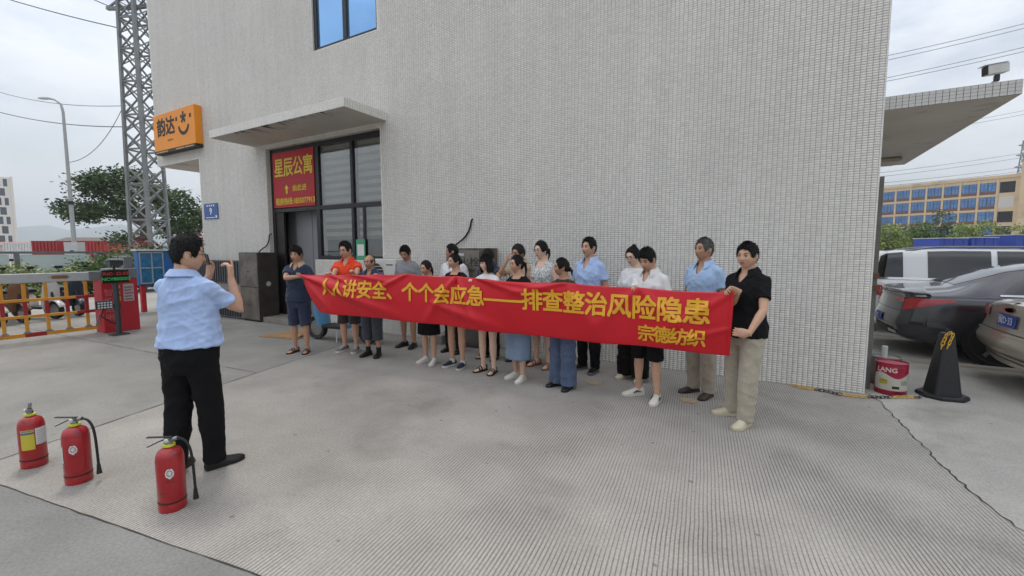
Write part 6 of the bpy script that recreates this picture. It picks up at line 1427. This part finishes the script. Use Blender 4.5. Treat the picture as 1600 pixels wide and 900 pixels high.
def leafmat(name, rgb, rgb2, gain=1.):
    m = M(name, rgb, rough=.55, var=.3, vscale=.9, gain=gain, spec=.35)
    t = m.node_tree; n = t.nodes; l = t.links; b = n["Principled BSDF"]; src = b.inputs['Base Color'].links[0].from_socket
    gi = n.new("ShaderNodeNewGeometry"); mx = n.new("ShaderNodeMixRGB"); mr = n.new("ShaderNodeMapRange"); mr.inputs['To Max'].default_value = .8; l.new(gi.outputs['Random Per Island'], mr.inputs['Value']); l.new(mr.outputs['Result'], mx.inputs[0]); l.new(src, mx.inputs[1]); mx.inputs[2].default_value = (*lin(rgb2), 1); l.new(mx.outputs[0], b.inputs['Base Color'])
    return m
lf_dark = leafmat('leaf_dark', (50, 70, 40), (84, 104, 56)); lf_mid = leafmat('leaf_mid', (66, 90, 46), (110, 132, 66)); lf_lite = leafmat('leaf_light', (104, 124, 60), (156, 166, 92)); lf_grass = leafmat('leaf_grass', (104, 122, 66), (168, 170, 110)); lf_red = leafmat('leaf_red', (150, 40, 50), (96, 60, 44))
bark = M('bark', (82, 72, 62), rough=.9, var=.25, vscale=3, bump=.5, bscale=12)
def ground_at(x, depth):
    p = at(x, 391, depth); return Vector((p.x, p.y, 0))
def tree(name, label, base, h, crown, trunk_r, mat, n, size, seed, group, spread=.45):
    t = thing(name, label, 'tree', tuple(base), 0, group); rg = random.Random(seed)
    tr = MB(); top = Vector((rg.uniform(-.3, .3), rg.uniform(-.3, .3), h * .62)); tr.tube([(0, 0, -.05), (rg.uniform(-.1, .1), 0, h * .25), top], [trunk_r * 1.25, trunk_r, trunk_r * .55], n=10)
    to = tr.build('trunk', bark, t, smooth=60)
    for i, (c, r, w_) in enumerate(crown):
        q = MB(); s_ = Vector((0, 0, h * rg.uniform(.3, .5))); q.tube([s_, s_.lerp(Vector(c), .5) + Vector((0, 0, -.2)), Vector(c)], [trunk_r * .5, trunk_r * .32, trunk_r * .12], n=7); q.build('limb', bark, to, smooth=60)
    leaves('crown', crown, n, size, mat, t, seed, spread=spread)
    return t
# ---- left: lattice pylon
gal = M('galvanised', (128, 130, 130), rough=.5, metal=.45, var=.15, vscale=2)
def pylon(label, base, w0, w1, h, levels, rz, leg=.14, br=.07, arms=None, group='electricity pylons', wt=None):
    t = thing('lattice_pylon', label, 'pylon', tuple(base), rz, group)
    def c(k, z): w_ = w0 + (w1 - w0) * z / h; return Vector(((-1, 1, 1, -1)[k] * w_ / 2, (-1, -1, 1, 1)[k] * w_ / 2, z))
    for k in range(4): q = MB(); q.bar(c(k, 0), c(k, h), leg, leg); q.build('leg', gal, t)
    zs_ = [0]; 
    for i in range(levels): zs_.append(zs_[-1] + (1.25 - .5 * i / levels)); 
    zs_ = [z * h / zs_[-1] for z in zs_]
    for i in range(levels):
        for k in range(4):
            a, b_ = k, (k + 1) % 4
            q = MB(); q.bar(c(a, zs_[i]), c(b_, zs_[i + 1]), br, br * .6); q.build('brace', gal, t)
            q = MB(); q.bar(c(b_, zs_[i]), c(a, zs_[i + 1]), br * .98, br * .62); q.build('brace', gal, t)
            if i % 2 == 0: q = MB(); q.bar(c(a, zs_[i + 1]), c(b_, zs_[i + 1]), br, br); q.build('strut', gal, t)
    for (z, L_) in arms or ():
        for s_ in (-1, 1): q = MB(); q.bar((0, 0, z), (s_ * L_, 0, z + .1), br * 2, br * 2); q.bar((0, 0, z + 1.2 * w1), (s_ * L_, 0, z + .12), br, br); q.build('crossarm', gal, t)
    return t
pb = ground_at(236, 30)
pylon('grey lattice pylon rising behind the left end of the building', pb, 1.5, .95, 26, 26, R_(22), leg=.17, br=.10, arms=[(17.4, 2.0), (21.5, 2.2)])
lampm = M('lamp_post_grey', (160, 162, 162), rough=.5, metal=.2, var=.08)
def street_lamp(label, base, h, arm, rz, r=.09, box=False):
    t = thing('street_lamp', label, 'street lamp', tuple(base), rz, 'street lamps'); q = MB(); q.tube([(0, 0, 0), (0, 0, h * .5), (0, 0, h * .93), (-.12 * arm, 0, h * .975), (-.6 * arm, 0, h), (-arm, 0, h * 1.005)], [r * 1.5, r * 1.1, r * .8, r * .7, r * .6, r * .55], n=12); q.build('pole', lampm, t, smooth=50)
    q = MB(); q.ell((-arm - .3, 0, h * 1.008), (.42, .14, .08), 16, 9); q.build('lamp_head', M('lamp_head', (190, 194, 196), rough=.4), t, smooth=60)
    if box:
        bx = MB().box((-.42, -.25, 1.15), (.42, .25, 2.1)).build('control_box', M('control_box', (178, 178, 176), rough=.6, var=.08), t, bevel=.02); MB().box((-.05, -.262, 1.5), (.2, -.252, 1.62)).build('sticker', M('sticker_blue', (50, 60, 120)), bx)
        q = MB(); q.tube([(0, 0, 4.4), (0, 0, 4.6)], r * 1.9, n=12); q.build('clamp', black, t)
    return t
street_lamp('tall street lamp with control box left of the pylon', ground_at(117, 27), 10.6, .75, R_(29), box=True)
street_lamp('distant street lamp seen between the pylon and the building', ground_at(291, 60), 9.6, -.9, R_(29), r=.08)
def wire(a, b, sag, label, r=.02, n=18):
    a, b = Vector(a), Vector(b); pts = [a.lerp(b, i / n) - Vector((0, 0, 4 * sag * (i / n) * (1 - i / n))) for i in range(n + 1)]
    return tag(MB().tube(pts, r, n=6).build('power_line', M('wire_dark', (70, 72, 76), rough=.6, var=0), None, smooth=60), label, 'power line', 'overhead power lines')
wire(at(-40, -18, 34), at(196, 46, 30), .15, 'uppermost thick power line running to the pylon from top left', .035)
wire(at(120, -14, 33), at(200, 20, 30), .1, 'short power line entering the pylon near its top', .035)
wire(at(160, -12, 32), at(215, 16, 30), .05, 'rightmost short power line at the pylon top', .035)
wire(at(-20, 138, 38), at(198, 165, 30), .5, 'pale cable crossing behind the street lamp head', .022)
wire(at(-20, 170, 36), at(201, 198, 30), .4, 'dark cable crossing the street lamp pole below its head', .032)
wire(at(193, 165, 30), at(104, 254, 27), .9, 'slack cable drooping from the pylon to the street lamp', .020)
tree('street_tree', 'dark leafy tree behind the lattice pylon', ground_at(225, 40), 9.0, [((-5.4, -2.6, 5.2), (1.9, 1.6, .9), 1.0), ((-3.4, -1.6, 7.4), (2.0, 2, 1.1), 1.3), ((-1.4, -.6, 8.0), (1.8, 2, 1.0), .9), ((1.0, .3, 6.4), (1.8, 2, 1.1), .9), ((3.4, 1.6, 5.6), (1.7, 1.8, 1.2), 1.1), ((4.6, 2.4, 4.4), (1.5, 1.4, .8), .8), ((-2.4, -1, 5.4), (2.2, 1.6, .9), 1.0), ((3.0, 1.4, 3.4), (1.6, 1.3, .7), .6), ((-1.6, -.9, 2.6), (1.3, 1, .45), .35)], .30, lf_dark, 13000, .17, 5, 'trees')
def shrub(name, label, base, blobs, mat, n, size, seed, spread=.16, cat='shrub', group='bushes along the boundary'):
    t = thing(name, label, cat, tuple(base), 0, group); rg = random.Random(seed); q = MB()
    for c, r, w_ in blobs: q.tube([(c[0] * .6, c[1] * .6, 0), tuple(c)], [.03, .012], n=6)
    for k, (c, r, w_) in enumerate(blobs): s_ = MB(); s_.tube([(c[0] * .6, c[1] * .6, -.02), tuple(c)], [.03, .012], n=6); s_.build('stem', bark, t)
    leaves('foliage', blobs, n, size, mat, t, seed, flat=.9, spread=spread); return t
fx = -21.3
for i, (y, h, m_, lb) in enumerate(((-3.2, 1.2, lf_grass, 'pale grassy bush at the far left edge of view'), (-2.0, 1.25, lf_grass, 'tall pale grassy bush before the white fence panels'), (-.9, 1.1, lf_grass, 'pale grassy bush beside the lamp post box'), (.35, 1.55, lf_mid, 'green bush right of the lamp control box'), (1.5, 2.0, lf_mid, 'dense green bush left of the lattice pylon'), (2.6, 2.0, lf_dark, 'dark green bush behind the barrier housing'), (3.7, 1.8, lf_dark, 'dark bush in front of the pylon legs'))):
    shrub('bush', lb, (fx + random.uniform(-.3, .3), y, 0), [((0, -.3, h * .45), (.5, .55, h * .45), 1), ((0, .3, h * .5), (.5, .5, h * .45), 1), ((.1, 0, h * .25), (.5, .7, h * .25), 1)], m_, 4200, .055, 20 + i, spread=.12)
shrub('bush', 'low bush with reddish new leaves above the barrier housing', (fx - .8, 1.9, 0), [((0, 0, 1.9), (.4, .9, .2), 1)], lf_red, 240, .05, 40, spread=.1)
# boundary fence with pale panels
fe = thing('boundary_fence', 'grey railed fence with pale panels behind the bushes', 'fence', (-22.4, -3, 0)); fm_ = M('fence_rail', (112, 116, 122), rough=.5, metal=.3); fp = M('fence_panel', (196, 208, 210), rough=.35, var=.06, vscale=1.)
MB().box((-.05, -9, 1.50), (.05, 8, 1.58)).build('top_rail', fm_, fe)
for i in range(9): MB().box((-.06, -9 + i * 2.1, 0), (.06, -8.88 + i * 2.1, 1.499)).build('post', fm_, fe); 
for i in range(8): MB().box((-.02, -8.86 + i * 2.1, .06), (.02, -7.02 + i * 2.1, 1.46)).build('panel', fp, fe)
# containers, truck, sheds beyond the fence
def container(label, p, L_, rz, col, h=2.55):
    m = M('container_%d_%d_%d' % col, col, rough=.55, var=.15, vscale=1.2, dirt=(110, 90, 80), dscale=1.2, dlow=.6, dhigh=.85); t = thing('shipping_container', label, 'container', (p.x, p.y, 0), rz, 'containers beyond the fence')
    MB().box((-L_ / 2, -1.2, .35), (L_ / 2, 1.2, .35 + h)).build('shell', m, t)
    for i in range(int(L_ / .42)): x = -L_ / 2 + .1 + i * .42; MB().box((x, -1.29, .47), (x + .20, -1.201, .23 + h)).build('rib', m, t)
    for z in (.35, .25 + h): MB().box((-L_ / 2 - .02, -1.26, z), (L_ / 2 + .02, -1.202, z + .1)).build('edge_rail', m, t)
    for x in (-L_ / 2 + .4, L_ / 2 - .4): MB().box((x - .15, -1.0, 0), (x + .15, 1.0, .349)).build('support', trim, t)
    return t
RZ = R_(29.65)
container('white ribbed shipping container beyond the fence', at(43, 391, 66), 4.6, RZ, (206, 206, 204), 2.35)
container('dark red shipping container left of the lamp control box', at(86, 391, 54), 3.1, RZ, (150, 34, 40), 2.4)
container('red shipping container between the lamp and the pylon', at(152, 391, 54), 4.6, RZ, (164, 44, 44), 2.4)
tk = thing('lorry', 'red lorry cab in front of the white container', 'lorry', tuple(ground_at(56, 82)), RZ); lr = M('lorry_red', (190, 34, 40), rough=.4, coat=.4, var=.05)
q = MB(); q.prism([(-1.3, .5), (1.2, .5), (1.2, 2.2), (.6, 2.55), (-.5, 2.3), (-1.3, 1.6)], 'y', -1.1, 1.1); q.build('cab', lr, tk, bevel=.06); MB().box((-.9, -1.115, 1.45), (.3, -1.102, 2.05)).build('side_window', car_glass, tk)
for x in (-.7, .8): q = MB(); q.tube([(x, -1.1, .48), (x, -.75, .48)], .48, n=24); q.build('wheel', rub, tk, smooth=40)
sh_ = thing('low_shed', 'low brown roofed shed behind the red container', 'building', tuple(ground_at(165, 85)), RZ); MB().box((-7, -3, 0), (7, 3, 3.0)).build('wall', M('shed_wall', (150, 120, 100), rough=.9), sh_); q = MB(); q.prism([(-3.6, 3.0), (3.6, 3.0), (0, 4.1)], 'x', -7.4, 7.4); q.build('roof', M('shed_roof', (96, 84, 80), rough=.8), sh_)
sh_ = thing('low_warehouse', 'long red roofed warehouse on the far left horizon', 'building', tuple(ground_at(60, 120)), RZ); MB().box((-16, -5, 0), (16, 5, 2.9)).build('wall', M('warehouse_wall', (190, 186, 180), rough=.9), sh_); q = MB(); q.prism([(-5.6, 2.9), (5.6, 2.9), (0, 3.9)], 'x', -16.5, 16.5); q.build('roof', M('warehouse_roof', (150, 108, 102), rough=.8), sh_)
# office block far left
of = thing('office_block', 'white office block with staggered dark windows at left edge', 'building', tuple(ground_at(-33, 150)), R_(85)); MB().box((-10, 0, 0), (9.2, 14, 27.2)).build('wall', M('office_white', (222, 216, 208), rough=.7, var=.04), of)
og = M('office_glass', (74, 82, 92), rough=.15, var=.2, vscale=.6, spec=.6)
for r_ in range(8):
    x = -9.6 + (r_ % 2) * .8
    while x < 7.4:
        w_ = 1.5 if (r_ + int(x)) % 2 else 2.4; MB().box((x, -.06, .9 + r_ * 3.3), (min(x + w_, 7.9), .05, 3.5 + r_ * 3.3)).build('window', og, of); x += w_ + .75
MB().box((8.6, -.3, 0), (9.25, -.001, 27.6)).build('corner_fin', MATS['office_white'], of)
for i, (px, w_, h_, c) in enumerate(((285, 7, 33, (206, 200, 196)), (296, 6, 35, (210, 204, 200)), (308, 8, 33, (196, 120, 124)))):
    bt_ = thing('apartment_tower', ['grey apartment tower far behind the pylon', 'pale apartment tower between two far towers', 'pink apartment tower beside the building edge'][i], 'building', tuple(ground_at(px, 700)), RZ, 'far apartment towers'); MB().box((-w_, -6, 0), (w_ * .75, 6, h_ + 3)).build('wall', M('tower_%d' % i, c, rough=.8), bt_)
    for k in range(9): MB().box((-w_ * .8, -6.06, 3 + k * 3.4), (w_ * .55, -6.01, 4.6 + k * 3.4)).build('window_band', og, bt_)
# hills
hm_ = M('hill_green', (74, 96, 66), rough=.95, var=.25, vscale=.004)
def hill(prof, depth, name='hill', back=700):
    rows = []
    for k, f in ((0, 0), (.35, .62), (.7, .93), (1, 1), (1.5, .8), (2.2, 0)):
        rows.append([tuple(Vector((p.x, p.y, 0)) * 1 + CH_ * back * (k - 1) * .5 + Vector((0, 0, max(0, p.z) * f * (1 + .03 * math.sin(i * 1.7 + k * 5))))) for i, p in enumerate(at(x, y, depth) for x, y in prof)])
    q = MB(); q.loft(rows, cap=False, close=False); return struct(name, q, hm_, smooth=60)
hill([(-400, 372), (-250, 362), (-120, 368), (-30, 366), (10, 364), (30, 361), (50, 357.5), (62, 353.5), (68, 352), (76, 353), (90, 357), (104, 360), (118, 362), (132, 360), (150, 357), (170, 354), (188, 351), (205, 355), (225, 360), (250, 364), (280, 362), (310, 366), (340, 368), (420, 373)], 2600)
tl_ = thing('treeline', 'low dark tree line on the left horizon below the hill', 'trees', tuple(ground_at(90, 330))); tl_['kind'] = 'stuff'
leaves('foliage', [(tuple(CR_ * (i * 9 - 90) + Vector((0, 0, 3.2 + 1.6 * math.sin(i * 1.9) + 1.2 * math.sin(i * .7)))), (6, 6, 3.0), 1) for i in range(26)], 9000, .9, lf_dark, tl_, 60, spread=1.2)
# ---- right: factory
FR = at(1592, 391, 115); FR.z = 0; FL = at(1378, 391, 140); FL.z = 0
fu_ = (FL - FR).normalized(); fa_ = math.atan2(-fu_.y, -fu_.x)       # local +x points from left end to right end
fac = thing('factory', 'long tan factory with rows of blue windows behind the cars', 'building', tuple(FL + fu_ * 26), fa_); LEN = (FL - FR).length + 26
tan = M('factory_tan', (202, 180, 148), rough=.85, var=.06, vscale=.3, dirt=(150, 128, 100), dscale=.25, dlow=.55, dhigh=.8); brn = M('factory_brown', (112, 80, 74), rough=.85, var=.08); fg = M('factory_glass', (88, 128, 176), rough=.12, metal=.35, var=.25, vscale=.35); ffr = M('factory_frame', (50, 64, 86), rough=.5)
MB().box((0, .0, 0), (LEN, 16, 21.4)).build('wall', tan, fac); MB().box((LEN - .6, -1.6, 0), (LEN + 9, 16, 24.5)).build('stair_tower', tan, fac)
MB().box((-.2, -.25, 20.8), (LEN - .62, -.004, 21.6)).build('parapet', tan, fac)
bay = 3.62; nb2 = int((LEN - 4.2) / bay)
rgf = random.Random(5)
for i in range(nb2 + 1):
    x = LEN - 4.6 - bay * (i)
    if i > 0:
        q = MB().box((x + 3.02 + .08, -.16, 0), (x + 3.62 - .08, -.003, 20.79)); q.build('pier', tan, fac)
    for r_ in range(5):
        z0 = 17.5 - 3.92 * r_
        if i == 0:
            MB().box((x + .1, -.03, z0 - .6), (x + 2.9, .0 - .004, z0 + 2.3)).build('stair_opening', M('opening_dark', (34, 34, 36), rough=.9) if r_ in (0, 2, 3) else M('opening_white', (196, 192, 186), rough=.8), fac); continue
        wo_ = MB().box((x, -.05, z0), (x + 3.02, -.004, z0 + 2.35)).build('window', fg, fac)
        q = MB()
        for k in range(5): q.box((x + k * .735, -.085, z0), (x + .07 + k * .735, -.051, z0 + 2.35))
        q.box((x + .08, -.08, z0 + 1.5), (x + 3.0, -.0525, z0 + 1.58)); q.box((x + 1.40, -.09, z0), (x + 1.58, -.0515, z0 + 2.35)); q.build('window_frame', ffr, wo_)
        MB().box((x, -.10, z0 - .8), (x + 3.02, -.004, z0 - .01)).build('spandrel', brn, fac)
        MB().box((x - .3, -.2, z0 - 1.42), (x + 3.32, -.165, z0 - .9)).build('floor_band', tan, fac)
pylon('distant lattice pylon above the factory roof', ground_at(1588, 230), 7, 1.8, 58, 16, R_(40), leg=.35, br=.22, arms=[(44, 6.5), (50, 6), (55, 5)])
for i, (ya, yb, xa, lb) in enumerate(((97, 27, 1340, 'topmost pair power line over the side canopy'), (104, 34, 1340, 'second power line over the side canopy'), (131, 64, 1340, 'third power line just above the side canopy'), (136, 71, 1340, 'fourth power line just above the side canopy'))): wire(at(xa, ya, 60), at(1640, yb, 60), .15, lb, .035)
for i, (ya, yb, lb) in enumerate(((274, 240, 'upper power line reaching the distant pylon'), (280, 247, 'second power line reaching the distant pylon'), (289, 262, 'third power line reaching the distant pylon'), (294, 268, 'lowest power line reaching the distant pylon'), (218, 165, 'thin power line emerging below the side canopy'), (223, 171, 'lower thin power line emerging below the side canopy'))): wire(at(1340, ya, 190), at(1592 if i < 4 else 1640, yb, 225), .5, lb, .09)
for i, (px, d_, h, w_, m_, lb) in enumerate(((1385, 50, 4.9, 2.0, lf_lite, 'light green tree at the building corner behind the white suv'), (1412, 56, 5.2, 2.2, lf_mid, 'mid green tree second from the building corner'), (1437, 52, 5.2, 1.9, lf_mid, 'rounded green tree left of the dark conifer'), (1468, 60, 7.4, 2.3, lf_dark, 'tall dark tree in front of the factory'), (1505, 54, 5.2, 2.0, lf_lite, 'light green tree right of the dark one'), (1538, 56, 5.6, 2.2, lf_lite, 'pale flowering green tree before the factory stair'), (1592, 54, 5.2, 2.0, lf_lite, 'pale green tree at the right edge of view'))):
    tree('tree', lb, ground_at(px, d_), h, [((-.9, 0, h * .45), (w_ * .62, w_ * .6, h * .2), 1), ((.8, .2, h * .52), (w_ * .6, w_ * .6, h * .2), 1), ((0, 0, h * .74), (w_ * .55, w_ * .55, h * .2), 1), ((.2, -.6, h * .36), (w_ * .7, w_ * .5, h * .16), .9)], .16, m_, 4600, .13, 70 + i, 'trees before the factory', spread=.28)
def blue_truck(label, px0, px1, ytop, d_, roof=(170, 176, 180)):
    a = at(px0, 391, d_); b_ = at(px1, 391, d_); w_ = (b_ - a).length; z = at(px0, ytop, d_).z; m = M('tarp_blue', (40, 64, 150), rough=.55, var=.12, vscale=1.2)
    t = thing('box_truck', label, 'truck', ((a.x + b_.x) / 2, (a.y + b_.y) / 2, 0), RZ, 'blue trucks behind the cars')
    MB().box((-w_ / 2, -1.1, .75), (w_ / 2, 1.1, z - .06)).build('cargo_box', m, t, bevel=.03); MB().box((-w_ / 2 - .03, -1.14, z - .059), (w_ / 2 + .03, 1.14, z)).build('roof_edge', M('truck_roof', roof, rough=.6), t)
    for k in range(3): MB().box((-w_ / 2 + w_ * (k + .5) / 3 - .03, -1.125, .8), (-w_ / 2 + w_ * (k + .5) / 3 + .03, -1.102, z - .08)).build('rib', m, t)
    for x in (-w_ * .32, w_ * .32): q = MB(); q.tube([(x, -1.05, .38), (x, -.8, .38)], .38, n=20); q.build('wheel', rub, t, smooth=40)
    MB().box((-w_ / 2 + .1, -.9, .5), (w_ / 2 - .1, .9, .749)).build('chassis', trim, t)
blue_truck('blue covered truck left of the pair behind the suv', 1446, 1489, 372, 34); blue_truck('blue covered truck right of the pair behind the suv', 1494, 1534, 371, 34); blue_truck('taller blue truck at the right edge of view', 1560, 1640, 367, 34, (60, 80, 130))
# hazy air
hz = MB().box((-4200, -900, -1.2), (900, 3600, 190)).build('haze', [], None); hz['kind'] = 'stuff'
hmt = bpy.data.materials.new('haze_air'); hmt.use_nodes = True; hn = hmt.node_tree.nodes; hn.remove(hn['Principled BSDF']); pv = hn.new('ShaderNodeVolumePrincipled'); pv.inputs['Color'].default_value = (.86, .92, 1, 1); pv.inputs['Density'].default_value = .00042; pv.inputs['Anisotropy'].default_value = .2; hmt.node_tree.links.new(pv.outputs[0], hn['Material Output'].inputs['Volume']); hz.data.materials.append(hmt)
